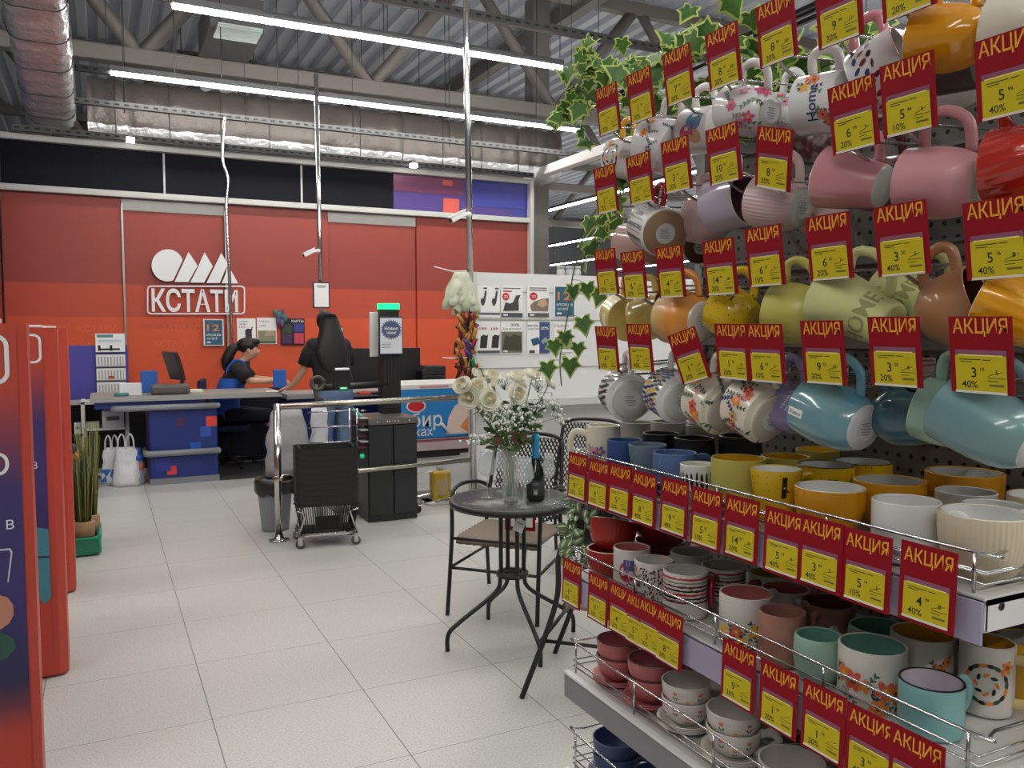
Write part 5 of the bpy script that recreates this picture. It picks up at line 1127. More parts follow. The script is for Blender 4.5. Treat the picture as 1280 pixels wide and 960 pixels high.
def f_price(b, big, sup, pct, old):
    z = .0021; y0 = -THh/2
    b.text(big, .0165, 0, Matrix.Translation((-.008 if len(big) < 2 else -.01, y0+.0245, z))); b.text(sup, .0062, 0, Matrix.Translation((.0025, y0+.0285, z)))
    b.text(pct, .0115, 0, Matrix.Translation((-.0135, y0+.0105, z)))
    if old: b.text(old, .0075, 0, Matrix.Translation((.0195, y0+.0255, z)))
    b.tube([(.009, y0+.021, z), (.026, y0+.0265, z)], .0003, 3); 
    for k, w_ in enumerate((.021, .012)): b.box((.0085+w_/2, y0+.019-.0035*k, z), (w_, .0007, .0001))
    b.box((.019, y0+.0105, z), (.017, .0025, .0001), 1); b.box((-.012, y0+.0395, z), (.026, .0009, .0001)); b.box((.008, y0+.0395, z), (.01, .0009, .0001)); b.box((-.017, y0+.0368, z), (.014, .0009, .0001))
g_card = once('card', f_card, [m_sale]); g_word = once('lettering', f_word, [m_sy]); g_lab = once('price_label', f_lab, [m_lab, M_('label_fold', (250, 236, 140), .5)])
g_pock = once('clear_pocket', f_pock, [m_pock, m_edge]); g_price = once('price_print', f_price, [ink, M_('soft_ink', (110, 100, 40), .6)])
HOOKS = []
def sale_tag(cen, label, price, roll=0, lean=0, yaw=0, group='red sale tags', kind='h'):
    t = thing('sale_tag', label, 'sale tag', cen, 0, group)
    t.matrix_world = Matrix.Translation(cen) @ axes((0, -1, 0), (0, 0, 1), (-1, 0, 0)) @ Matrix.Rotation(R(roll), 4, 'Z') @ Matrix.Rotation(R(lean), 4, 'X') @ Matrix.Rotation(R(yaw), 4, 'Y')
    for g in (g_card,): g(t, (kind,))
    for g in (g_word, g_lab, g_pock): g(t)
    g_price(t, price); return t
def pr(big, pct, old='', sup='99'): return (big, sup, pct, old)
# hook rows: left and right edges of each tag, top, bottom, words for the label, price
TAGS = [
 # row 1
 (744, 776, 106, 168, 'far end of the top hook row', pr('1', '20%'), 0), (782, 821, 88, 152, 'second place from the far end, top hook row', pr('1', '20%'), 0), (828, 868, 58, 131, 'top row tag above the pink and blue blots', pr('7', '20%'), 1),
 (882, 928, 33, 110, 'top row tag above the yellow lined rose mug', pr('8', '20%', '10'), 1), (945, 996, -3, 80, 'top row tag above the Home mug with flowers', pr('8', '20%', '10'), 1), (1017, 1082, -32, 52, 'top row tag left of the amber mug', pr('9', '20%', '11'), 0), (1103, 1165, -75, 15, 'tag cut by the top edge above the amber mug', pr('9', '20%', '12'), 0),
 # row 2
 (742, 775, 208, 266, 'far end of the second hook row by ivy', pr('1', '25%'), 0), (781, 819, 192, 255, 'second row tag above the lettered mug with red handle', pr('1', '25%'), 0), (827, 866, 173, 240, 'second row tag right of the small orange flower mug', pr('3', '20%'), 0), (882, 927, 157, 229, 'second row tag above the plain lilac mug', pr('10', '20%', '12'), 0),
 (940, 996, 163, 234, 'tilted tag leaning over the pink ribbed mug', pr('8', '20%'), -16), (1035, 1098, 101, 188, 'second row tag above the glossy pink mug', pr('6', '20%', '7'), 4), (1100, 1172, 66, 174, 'second row tag above the matt pink mug', pr('5', '10%', '5', '84'), 0), (1226, 1296, 42, 143, 'second row tag under the cream mug, right edge', pr('5', '40%', '8'), 0),
 # row 3
 (744, 774, 314, 366, 'far end of the third hook row', pr('1', '20%'), -1), (777, 808, 316, 372, 'third row tag above the second pale yellow mug', pr('6', '20%', '7'), -3), (819, 859, 308, 372, 'third row tag above the orange shaded mug', pr('4', '20%', '5'), 0), (877, 923, 301, 367, 'third row tag above the bright yellow mug', pr('14', '20%', '18'), 1),
 (931, 983, 285, 356, 'third row tag above the yellow green mug', pr('6', '10%', '7', '60'), 2), (1005, 1068, 268, 350, 'third row tag above the front lime HOME mug', pr('6', '20%', '7', '50'), 2), (1091, 1165, 256, 343, 'third row tag above the darker HOME mugs behind', pr('3', '40%', '5', '20'), 3), (1204, 1288, 250, 347, 'third row tag above the amber ribbed mug', pr('5', '40%', '8', '16'), 3),
 # row 4
 (745, 775, 411, 461, 'far end of the fourth hook row', pr('4', '20%'), -5), (782, 818, 407, 462, 'fourth row tag above the blue dashed mug', pr('3', '40%', '5'), -3), (838, 886, 418, 472, 'tilted fourth row tag above the orange flower mug', pr('1', '20%', '2'), 14), (893, 938, 408, 471, 'fourth row tag above the cream flower mug', pr('1', '20%', '2'), -4),
 (933, 983, 408, 475, 'fourth row tag overlapping its neighbour above lilac mug', pr('6', '10%', '7', '60'), -2), (998, 1060, 402, 479, 'fourth row tag above the streaked turquoise mug', pr('9', '20%', '11', '02'), 0), (1083, 1156, 398, 481, 'fourth row tag above the dark blue mug mouth', pr('3', '20%', '4', '20'), -1), (1182, 1270, 396, 492, 'fourth row tag above the sage green mugs at right', pr('3', '40%', '5', '10'), -2)]
ROWZ = []
for k, (x0, x1, y0, y1, wd, price, roll) in enumerate(TAGS):
    c = at_x((x0+x1)/2, (y0+y1)/2, XS)
    sale_tag((XS-.0015*(k % 2), c.y, c.z), 'red sale tag priced %s at the %s' % (price[0], wd) if wd.startswith(('far', 'second from')) else 'red sale tag priced %s, %s' % (price[0], wd), price, roll if abs(roll) > 9 else roll*.3, lean=8 if abs(roll) < 10 else 13, group='red sale tags on hooks')
    hk = thing('pegboard_hook', 'chrome double hook carrying %s' % ('the '+wd if not wd.startswith('tag') else 'the '+wd).replace('row tag', 'row sale tag').replace(', ', ' ')[:72], 'hook', (PEG, c.y+.012, c.z-THh/2), 0, 'chrome pegboard hooks')
    xe = XS-PEG
    b = MB(); b.tube(smooth([(0, -.012, .028), (xe*.6, -.012, .02), (xe+.014, -.012, .012)], 3), .002, 6); b.box((xe+.0125, -.012, .013), (.003, .05, .004)); b.build('tag_wire', chrome, hk)
    b = MB(); b.tube(smooth([(0, .012, -.002), (xe*.75, .008, -.008), (xe+.045, .006, -.004), (xe+.018, .006, .014)], 4), .0026, 6); b.build('mug_prong', chrome, hk)
    b = MB(); b.box((-.003, 0, .012), (.006, .05, .04)); b.build('back_plate', chrome, hk)
# shelf tags: (left px, shelf, label, price)
def shelf_tags(k, rows, ztop, order):
    for i, (x0, wd, price) in enumerate(rows):
        y = at_x(x0, 600 if k == 1 else 750, XS-.008).y; d = order[i] if order else i
        sale_tag((XS-.0085-.0011*d, y-TW/2, ztop-THh/2+(-.002 if i % 2 else 0)), 'red sale tag priced %s %s' % (price[0], wd), price, 0, -2, group='red sale tags on shelf edges', kind='s')
shelf_tags(1, [(710.5, 'far end of the highest shelf edge', pr('9', '20%')), (736, 'below the violet flower mug', pr('4', '20%')), (762.5, 'below the navy mug on the highest shelf', pr('5', '20%')), (792, 'below the grey blue mug', pr('8', '40%')), (829, 'below the blue CALM mug', pr('9', '40%')), (868, 'below the black stroked short mug', pr('5', '10%')), (911, 'below the olive yellow mug', pr('14', '20%', '18')), (962, 'below the speckled yellow mug', pr('5', '40%', '8')), (1008, 'below the ribbed yellow bowl mug', pr('3', '40%', '5')), (1062, 'below the plain white mug, its first letter covered', pr('5', '10%', '5', '14')), (1134, 'near end of the highest shelf, below cream ribbed mug', pr('4', '40%', '8'))], 1.246, [0, 1, 2, 3, 4, 5, 6, 7, 9, 8, 7])
shelf_tags(2, [(703.5, 'far end of the second shelf edge', pr('9', '20%')), (736, 'below the stacked red bowls', pr('3', '20%')), (763, 'below the white mug with a pink blot', pr('4', '20%')), (784, 'mostly covered tag below the speckled mug', pr('5', '20%')), (801, 'partly covered tag below the striped mug', pr('5', '20%')), (823.5, 'below the gap right of the striped mug', pr('8', '20%')), (908, 'below the pink lined flower mug', pr('9', '20%')), (957, 'below the dusty rose mug', pr('1', '20%')), (1012, 'below the mint ribbed mug', pr('1', '20%')), (1069, 'below the mint lined flower mug', pr('3', '40%')), (1125, 'near end of the second shelf edge below the turquoise mug', pr('3', '40%'))], 1.012, None)

# ---------------------------------------------------------------- mugs
def glaze(name, rgb, rough=.22, coat=.5, **kw): return M_('glaze_'+name, rgb, rough, coat=coat, **kw)
W = glaze('white', (224, 224, 222)); CREAM = glaze('cream', (220, 212, 192)); GREYW = glaze('grey_white', (190, 190, 184)); BASE = M_('unglazed_base', (176, 168, 156), .7); STK = M_('base_sticker', (196, 196, 196), .5)
INK = {n_: M_('decor_'+n_, c_, .4) for n_, c_ in dict(orange=(226, 130, 50), coral=(216, 96, 74), red=(180, 30, 44), pink=(206, 84, 124), rose=(206, 146, 170), blue=(60, 96, 150), navy=(44, 56, 110), teal=(70, 150, 170), green=(84, 110, 84), dkgreen=(52, 74, 60), black=(22, 22, 24), yellow=(226, 176, 50), violet=(128, 96, 150), sage=(130, 148, 128), brown=(120, 70, 40), white=(236, 236, 234), maroon=(110, 24, 40), tan=(196, 160, 120), tanprint=(150, 150, 96)).items()}
def profile(kind, Rr, H):
    if kind == 'straight': return [(Rr*.0, 0), (Rr*.82, 0), (Rr*.94, H*.03), (Rr, H*.09), (Rr, H*.5), (Rr, H)]
    if kind == 'taper': return [(0, 0), (Rr*.62, 0), (Rr*.68, H*.04), (Rr*.78, H*.3), (Rr*.9, H*.65), (Rr, H)]
    if kind == 'barrel': return [(0, 0), (Rr*.66, 0), (Rr*.74, H*.04), (Rr*.95, H*.25), (Rr*1.04, H*.5), (Rr*1.04, H*.72), (Rr, H)]
    if kind == 'round': return [(0, 0), (Rr*.55, 0), (Rr*.62, H*.04), (Rr*.86, H*.2), (Rr*.98, H*.45), (Rr, H*.7), (Rr*.98, H)]
    if kind == 'bowl': return [(0, 0), (Rr*.5, 0), (Rr*.55, H*.04), (Rr*.8, H*.22), (Rr*.95, H*.5), (Rr, H*.8), (Rr, H)]
    if kind == 'cup': return [(0, 0), (Rr*.5, 0), (Rr*.56, H*.06), (Rr*.8, H*.25), (Rr*.94, H*.55), (Rr, H)]
    if kind == 'step': return [(0, 0), (Rr*.74, 0), (Rr*.8, H*.04), (Rr*.8, H*.1), (Rr*.97, H*.16), (Rr, H*.22), (Rr, H*.6), (Rr, H)]
def dens(pf, n=4):
    out = []
    P = [Vector((r, z, 0)) for r, z in pf]; s = smooth(P[2:], n); return [tuple(P[0])[:2], tuple(P[1])[:2]]+[(p.x, p.y) for p in s]
def r_at(pf, z):
    for (r0, z0), (r1, z1) in zip(pf[1:], pf[2:]):
        if z0 <= z <= z1 and z1 > z0: return r0+(r1-r0)*(z-z0)/(z1-z0)
    return pf[-1][0]
class Decor:
    """flat figures laid on the wall of a mug: same mesh as the body, own colour"""
    def __init__(s, b, pf, mats): s.b = b; s.pf = pf; s.mats = mats; s.lift = .0004
    def mi(s, m):
        if m not in s.mats: s.mats.append(m)
        return s.mats.index(m)
    def put(s, pts, faces, th, z, m):
        vs = []; s.lift += .000004
        for x, y in pts:
            r = r_at(s.pf, z+y)+s.lift; a = th+x/max(r, .01); vs.append((r*math.cos(a), r*math.sin(a), z+y))
        s.b.add(vs, faces, s.mi(m), True)
    def blob(s, th, z, w_, h_, m, rot=0, n=10):
        pts = [(0, 0)]+[(w_/2*math.cos(2*PI*k/n)*math.cos(rot)-h_/2*math.sin(2*PI*k/n)*math.sin(rot), w_/2*math.cos(2*PI*k/n)*math.sin(rot)+h_/2*math.sin(2*PI*k/n)*math.cos(rot)) for k in range(n)]
        s.put(pts, [(0, k+1, (k+1) % n+1) for k in range(n)], th, z, m)
    def flower(s, th, z, r, m, core, n=5, rot=0):
        for k in range(n):
            a = rot+2*PI*k/n; rr = r_at(s.pf, z); s.blob(th+r*.55*math.cos(a)/rr, z+r*.55*math.sin(a), r*.62, r*.95, m, a-PI/2, 8)
        s.blob(th, z, r*.6, r*.6, core, 0, 8)
    def leafy(s, th, z, L, ang, m, n=4):
        rr = r_at(s.pf, z)
        for k in range(n):
            f = (k+.5)/n
            for sd in (-1, 1): s.blob(th+(L*f*math.cos(ang)+sd*.2*L/n*math.cos(ang+PI/2))/rr, z+L*f*math.sin(ang)+sd*.2*L/n*math.sin(ang+PI/2), L*.13, L*.3, m, ang-PI/2+sd*.7, 7)
        s.blob(th+L*.5*math.cos(ang)/rr, z+L*.5*math.sin(ang), L*.04, L, m, ang-PI/2, 6)
    def text(s, t_, size, th, z, m, vert=False):
        vs, fs, wd = glyphs(t_); pts = [(y*size*-vert, x*size*vert) for x, y in vs] if vert else [(x*size, y*size) for x, y in vs]
        s.put(pts, fs, th, z, m)
    def rect(s, th, z, w_, h_, m, n=6):
        pts = [(w_*(i/n-.5), h_*(j-.5)) for j in (0, 1) for i in range(n+1)]; s.put(pts, [(i, i+1, n+2+i, n+1+i) for i in range(n)], th, z, m)
    def band(s, z, h_, m, wob=0, seed=0):
        rnd = random.Random(seed); N = 64; vs = []; s.lift += .00001
        for j in (0, 1):
            for k in range(N):
                zz_ = z+h_*(j-.5)+(rnd.uniform(-wob, wob)); r = r_at(s.pf, zz_)+s.lift; a = 2*PI*k/N; vs.append((r*math.cos(a), r*math.sin(a), zz_))
        s.b.add(vs, [(k, (k+1) % N, N+(k+1) % N, N+k) for k in range(N)], s.mi(m), True)
def d_floral(seed, cols, leafm, zr=(.15, .75), n=7, size=.013, thr=(-1.4, 1.4)):
    def f(d, Rr, H):
        rnd = random.Random(seed)
        for k in range(n):
            th = thr[0]+(thr[1]-thr[0])*(k+.5)/n+rnd.uniform(-.15, .15); z = H*rnd.uniform(*zr)
            d.leafy(th+rnd.uniform(-.2, .2), z-.008, size*2.2, rnd.uniform(.6, 2.5), INK[leafm[k % len(leafm)]])
            d.leafy(th+rnd.uniform(-.3, .3), z-.008, size*1.8, rnd.uniform(-2.5, -.6), INK[leafm[(k+1) % len(leafm)]], 3)
        for k in range(n):
            th = thr[0]+(thr[1]-thr[0])*(k+.5)/n+rnd.uniform(-.15, .15); z = H*rnd.uniform(*zr)
            d.flower(th, z, size*rnd.uniform(.7, 1.15), INK[cols[k % len(cols)]], INK[('yellow', 'brown')[k % 2]], 5+k % 2, rnd.uniform(0, 6))
    return f
def d_blots(d, Rr, H):
    d.blob(-.25, H*.62, .03, .03, INK['pink'], 0, 16); d.blob(.3, H*.42, .034, .034, INK['teal'], 0, 16); d.blob(.15, H*.36, .024, .024, INK['blue'], 0, 12); d.blob(-.4, H*.38, .026, .028, INK['tan'], 0, 12)
def d_bigblot(d, Rr, H):
    d.rect(-.05, H*.66, .03, .022, INK['blue']); d.blob(-.2, H*.5, .042, .046, INK['rose'], 0, 18); d.blob(-.25, H*.5, .034, .038, INK['red'], 0, 18); [d.blob(-.25+.16*q, H*(.2+.02*(q % 2)), .007, .0022, INK['black'], .5-(q % 2)) for q in range(5)]
def d_strokes(rows, cols, seed=1, w_=.006, lens=.02, thr=(-PI, PI), n=26, tilt=.15):
    def f(d, Rr, H):
        rnd = random.Random(seed)
        for j, zf in enumerate(rows):
            for k in range(n):
                th = thr[0]+(thr[1]-thr[0])*(k+(j % 2)*.5)/n; d.blob(th, H*zf, w_*rnd.uniform(.7, 1.2), lens*rnd.uniform(.85, 1.1), INK[cols[rnd.randrange(len(cols))]], rnd.uniform(-tilt, tilt)+tilt, 8)
    return f
def d_stripes(d, Rr, H):
    for k, c_ in enumerate(('red', 'sage', 'maroon', 'black', 'red', 'black', 'maroon')): d.band(H*(.92-.085*k), H*.045, INK[c_], .0008, k)
def d_news(d, Rr, H):
    words_ = ['Happiness', 'BARISTA', 'aspirations', 'Cappuccino', 'Latte', 'ESPRESSO']
    for k in range(6): d.text(words_[k], .017, -1.5+k*.55, H*.55, INK['black'], -1)
    for k in range(5): d.rect(-1.2+k*.55, H*.55, .002, H*.7, INK['sage'])
def d_speckdots(d, Rr, H):
    rnd = random.Random(5)
    for k in range(520): d.blob(rnd.uniform(-PI, PI), H*rnd.uniform(.08, .9), rnd.uniform(.002, .0045), rnd.uniform(.004, .0085), INK[('black', 'maroon', 'brown')[k % 3]], rnd.uniform(-1, 1), 5)
def d_word(t_, size, m, z=.3, th=0., vert=False):
    def f(d, Rr, H): d.text(t_, size, th, H*z, INK[m], vert)
    return f
def d_label(th, z, w_, h_, m='black'):
    def f(d, Rr, H): d.rect(th, H*z, w_, h_, INK[m]); d.blob(th, H*z, .003, .003, INK['white'])
    return f
def d_both(*fs):
    def f(d, Rr, H):
        for q in fs: q(d, Rr, H)
    return f
def d_fresco(d, Rr, H): d.rect(-.05, H*.84, .0125, .027, INK['white']); d.text('fresco', .0088, -.05, H*.84, INK['black'], -1)
def d_fade(d, Rr, H):
    a, b_ = (222, 146, 58), (222, 202, 150)
    for k in range(14):
        f = (k+.5)/14; c_ = tuple(int(a[i]+(b_[i]-a[i])*f) for i in range(3)); d.band(H*(.5+.035*k), H*.0362, M_('fade_glaze_%d' % k, c_, .35, coat=.4))
def d_tulips(d, Rr, H):
    rnd = random.Random(6)
    for k in range(12):
        th = 2*PI*k/12+rnd.uniform(-.1, .1); z = H*(.68 if k % 2 else .38)
        for sx in (-1, 0, 1): d.blob(th+sx*.0028/Rr, z+.004, .003, .0065, INK['coral' if k % 3 else 'orange'], -sx*.35, 6)
        for sx in (-1, 1): d.blob(th+sx*.003/Rr, z-.005, .0028, .008, INK['dkgreen'], -sx*.6, 6)
        d.blob(th+.3, z+.003, .002, .002, INK['blue'], 0, 6)
def d_wreath(d, Rr, H):
    for k in range(18): a = 2*PI*k/18; d.blob(.0+.026*math.cos(a)/Rr, H*.5+.026*math.sin(a), .006, .012, INK[('dkgreen', 'black', 'orange')[k % 3]], a, 7)
    for k in range(8): a = 2*PI*k/8; d.blob(.013*math.cos(a)/Rr, H*.5+.013*math.sin(a), .005, .01, INK[('orange', 'black')[k % 2]], a+.6, 7)
    d.flower(.75, H*.75, .01, INK['orange'], INK['brown'])
def mug(label, M, kind, Rr, H, out, inn, decor=None, rim=None, hand=None, hang=90, ribs=0, ribd=.015, swirl=0, base=None, sticker=False, name='coffee_mug', cat='mug', group='mugs on display', hs=1.0, hring=False, handle=True):
    t = thing(name, label, cat, (0, 0, 0), 0, group); t.matrix_world = M
    pf = dens(profile(kind, Rr, H)); wl = .0036; n = 4*ribs if ribs else 48
    b = MB(); mats = [out, inn, base or out, rim or out]
    rib = (lambda a, i: (ribd*math.cos(ribs*(a+swirl*pf[i][1]/H)) if 2 <= i < len(pf)-1 else 0)) if ribs else None
    b.lathe(pf, n, [2, 2]+[0]*(len(pf)-3), rib=rib)
    ip = [(max(r-wl, 0), max(z, wl*1.4)) for r, z in pf[2:]]; r0 = ip[0][0]
    b.lathe([(pf[-1][0], H), (pf[-1][0]-wl*.25, H+.0012), (pf[-1][0]-wl*.75, H+.0012), (ip[-1][0], H)], n, 3)
    b.lathe(ip[::-1]+[(0, wl*1.4)], n, 1)
    if decor: decor(Decor(b, pf, mats), Rr, H)
    b.build('body', mats, t)
    if handle:
        ha = R(hang); u = Vector((math.cos(ha), math.sin(ha), 0)); zA, zB = (H*.93, H*.2) if kind == 'cup' else (H*.82, H*.22); ra, rb = r_at(pf, zA)-.002, r_at(pf, zB)-.002; ex = .037*hs
        if hring: pts = [u*(ra+.018+.02*math.cos(a*PI/10))+Vector((0, 0, H*.55+.022*math.sin(a*PI/10))) for a in range(20)]; b = MB(); b.tube(pts, .006, 10, closed=True)
        else:
            pts = smooth([u*ra+Vector((0, 0, zA)), u*(ra+ex*.75)+Vector((0, 0, zA+.003)), u*(max(ra, rb)+ex)+Vector((0, 0, (zA+zB)/2+.008)), u*(rb+ex*.8)+Vector((0, 0, zB+.008)), u*rb+Vector((0, 0, zB-.002))], 5); b = MB(); b.tube(pts, [.0054]*len(pts), 10, flat=1.35)
        b.build('handle', hand or out, t)
    if sticker:
        b = MB(); b.prism([(Rr*.42*math.cos(a*PI/8), Rr*.42*math.sin(a*PI/8)) for a in range(16)], -.0008, -.0002); [b.box((Rr*.02*q, -Rr*.2+Rr*.09*q, -.001), (Rr*(.3+.08*(q % 3)), Rr*.03, .0003), 1) for q in range(5)]; b.build('base_sticker', [STK, M_('grey_ink', (120, 120, 124), .6)], t)
    return t
def stand(px, py, wpx, k, X=None, Y=None):
    """front of the mug faces the shopper; returns matrix, radius, height"""
    if X is None:
        X = .95
        for _ in range(6): p = at_x(px, py, X); X = XS+.0125+wpx*depth(p)/FPX/2
    p = at_x(px, py, X); Rr = wpx*depth(p)/FPX/2; H = p.z-SH[k]
    return p, Rr, H
PLACED = [(2, .962, 1.475, .05), (2, 1.075, 1.45, .056)]
def mug_s(px, py, wpx, k, label, kind, out, inn, X=None, R_=None, H_=None, face=0, **kw):
    p, Rr, H = stand(px, py, wpx, k, X); Rr = R_ or Rr; H = H_ or max(.06, min(H, .108))
    q = Vector((p.x, p.y)); g_ = .003
    if X is None: q.x = max(q.x, XS+.0065+Rr*1.05)
    for it in range(12):
        for kk, x_, y_, r_ in PLACED:
            d = q-Vector((x_, y_)); ov = r_+Rr*1.05+g_-d.length
            if kk == k and ov > 0:
                if X is None: Rr = max(Rr-ov*.25, .03); q.y += d.y/max(abs(d.y), 1e-6)*ov*.35
                else: q += d.normalized()*ov*.8; Rr = max(Rr*.985, .03)
        if X is not None: q.x = min(q.x, 1.245-Rr*1.05)
    PLACED.append((k, q.x, q.y, Rr*1.05)); p = Vector((q.x, q.y, p.z))
    M = Matrix.Translation((p.x, p.y, SH[k]+.0005)) @ Matrix.Rotation(math.atan2(-p.y, -p.x)+R(face), 4, 'Z')
    return mug(label, M, kind, Rr, H, out, inn, **kw)
def mug_h(box, label, kind, out, inn, X=.975, way='L', tilt=0, yaw=0, R_=None, H_=None, **kw):
    """hung by the handle: box = its outline in the photograph"""
    x0, y0, x1, y1 = box; c = at_x((x0+x1)/2, (y0+y1)/2, X); k = depth(c)/FPX; D = (y1-y0)*k; phi = math.atan2(c.x, c.y)
    Lh = ((x1-x0)*k-D*.9*math.cos(phi))/math.sin(phi); Lh = H_ or max(.07, min(.11, Lh)); Rr = R_ or min(max(D/2, .03), .055)
    s = 1 if way == 'L' else -1
    Rm = axes((-1, 0, 0), (0, 0, s), (0, s, 0))
    M = Matrix.Translation(c) @ Matrix.Rotation(R(yaw), 4, 'Z') @ Matrix.Rotation(R(tilt), 4, 'X') @ Rm @ Matrix.Translation((0, 0, -Lh/2))
    return mug(label, M, kind, Rr, Lh, out, inn, hang=90*s, **kw)
# ---- mugs hanging on the hooks -------------------------------------------------
PINK = glaze('pink', (200, 134, 142)); PPINK = glaze('pale_pink', (206, 176, 174), .35); LIL = glaze('lilac', (178, 166, 182), .4); LILB = glaze('lilac_deep', (132, 120, 160), .4); REDG = glaze('red', (176, 40, 26), .15)
AMB = glaze('amber', (214, 146, 22), .12); PY_ = glaze('pale_yellow', (214, 192, 104), .35); ORG = glaze('orange', (222, 146, 58), .35); BY = glaze('bright_yellow', (220, 182, 22), .25, speck=(260, (90, 80, 20), .33)); YG = glaze('yellow_green', (196, 188, 92), .4); LIME = glaze('lime', (206, 208, 142), .45)
TAN = glaze('tan', (168, 116, 74), .45); BRN = glaze('dark_brown', (72, 34, 20), .4); YEL = glaze('yellow', (222, 170, 40), .25); TANB = M_('tan_base', (150, 122, 92), .6)
FRES = glaze('fresco_blue', (124, 158, 158), .15, vary=(22, (84, 140, 160), .2)); DBL = glaze('dark_teal', (56, 94, 106), .2); SAGE = glaze('sage_green', (134, 168, 150), .2); TEAL = glaze('teal_sage', (122, 156, 150), .25, vary=(9, (98, 134, 146), .25)); DKIN = glaze('black_inside', (16, 16, 16), .3)
GI = 'hanging mugs'
REDH = glaze('red_handle', (150, 22, 30), .2)
# row 1
mug_h((762, 172, 806, 224), 'white mug with yellow handle and wreath print, far end of the top row', 'straight', W, YEL, 1.0, 'L', 8, hand=YEL, decor=d_wreath, group=GI)
mug_h((796, 148, 862, 216), 'white mug with small orange and blue flowers, second from far end of top row', 'straight', W, YEL, .97, 'L', 22, 16, decor=d_floral(3, ['orange', 'orange', 'blue'], ['navy', 'green'], n=6, size=.009), group=GI)
mug_h((856, 134, 905, 192), 'white mug with pink and blue blots in the top row', 'straight', W, W, 1.0, 'L', 5, 14, decor=d_blots, group=GI)
mug_h((893, 108, 982, 170), 'yellow lined white mug with pink roses, base turned to the camera', 'round', W, YEL, .96, 'L', 15, 6, decor=d_floral(5, ['pink', 'rose', 'pink'], ['sage', 'green'], n=6, size=.012), base=GREYW, sticker=True, group=GI)
mug_h((958, 118, 1010, 176), 'white rose mug hanging behind the yellow lined rose mug', 'round', W, W, 1.06, 'L', 18, 6, decor=d_floral(8, ['pink', 'rose'], ['sage'], n=5, size=.011), base=GREYW, group=GI)
mug_h((998, 92, 1066, 166), 'white mug with sunflower, small bird and Home lettering', 'straight', W, W, .965, 'L', 3, 16, decor=d_both(d_floral(11, ['yellow', 'orange', 'coral'], ['green', 'navy'], zr=(.5, .8), n=3, size=.011, thr=(.2, 1.1)), d_word('Home', .022, 'navy', .5, -.15), d_floral(12, ['coral'], ['green'], zr=(.1, .3), n=2, size=.011, thr=(-.9, -.3))), group=GI)
mug_h((1056, 48, 1150, 132), 'white mug with black print, pink handle and open mouth to the camera', 'straight', W, GREYW, .985, 'R', -24, 20, rim=PINK, hand=PINK, decor=d_strokes((.25, .4, .55), ('black', 'maroon', 'navy'), 3, .006, .012, n=18, tilt=.8), group=GI)
mug_h((1134, 8, 1240, 88), 'glossy amber yellow mug high at upper right', 'barrel', AMB, CREAM, .965, 'L', 12, 16, sticker=True, group=GI)
mug_h((1236, -14, 1330, 78), 'cream white mug cut by the upper right corner', 'barrel', CREAM, W, .96, 'L', 14, 14, group=GI)
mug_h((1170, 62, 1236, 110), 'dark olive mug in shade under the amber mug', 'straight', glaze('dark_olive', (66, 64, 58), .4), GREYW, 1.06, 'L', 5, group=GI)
mug_h((1160, 92, 1230, 132), 'white mug showing its inside below the dark olive mug', 'round', W, W, 1.12, 'R', -20, 25, group=GI)
# row 2
mug_h((767, 282, 832, 328), 'plain pale pink mug at the far end of the second row', 'straight', glaze('blush', (206, 168, 154), .45), W, 1.0, 'L', 10, 14, group=GI)
mug_h((782, 256, 860, 316), 'white mug covered in black words with tan base and red ring handle', 'straight', W, TAN, .96, 'L', 18, -14, hand=REDH, decor=d_news, base=TANB, sticker=True, hring=True, group=GI)
mug_h((842, 282, 892, 326), 'tan mug with dark base and red ring handle behind the lettered mug', 'straight', TAN, TAN, 1.07, 'L', 18, -14, hand=REDH, base=BRN, hring=True, sticker=True, group=GI)
mug_h((858, 246, 912, 304), 'pale pink mug tucked behind the plain lilac mug', 'barrel', PPINK, W, 1.03, 'L', 8, 18, ribs=0, group=GI)
mug_h((877, 221, 945, 287), 'plain lilac mug with its dark mouth turned to the right', 'straight', LIL, glaze('mauve_inside', (116, 84, 96), .4), .965, 'R', -6, 12, rim=CREAM, group=GI)
mug_h((931, 222, 1020, 288), 'pale pink ribbed mug under the tilted tag', 'barrel', PPINK, W, .965, 'L', 14, 12, ribs=46, ribd=.012, base=GREYW, sticker=True, group=GI)
mug_h((1008, 250, 1060, 296), 'pale pink ribbed mug half hidden behind the first ribbed one', 'barrel', PPINK, W, 1.05, 'L', 14, 12, ribs=46, ribd=.012, base=GREYW, group=GI)
mug_h((1015, 188, 1121, 267), 'glossy pink mug in the middle of the second row', 'taper', PINK, W, .96, 'L', 16, 18, base=GREYW, rim=CREAM, group=GI)
mug_h((1119, 186, 1238, 272), 'matt pink mug with round handle standing up, right half of second row', 'barrel', glaze('matt_pink', (200, 140, 146), .42, .1), W, .96, 'L', 8, 16, base=BASE, hs=1.25, sticker=True, group=GI)
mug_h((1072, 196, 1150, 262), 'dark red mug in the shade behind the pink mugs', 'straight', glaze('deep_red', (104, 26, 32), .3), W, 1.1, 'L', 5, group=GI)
mug_h((1228, 160, 1330, 252), 'bright red swirled ribbed mug cut by the right edge', 'barrel', REDG, W, .955, 'L', 4, 16, ribs=22, ribd=.02, swirl=.5, group=GI)
mug_h((975, 160, 1040, 205), 'grey patterned mug behind the tilted tag, under the Home mug', 'straight', glaze('grey_print', (150, 140, 132), .4, vary=(60, (96, 50, 46), .08)), W, 1.1, 'L', 10, group=GI)
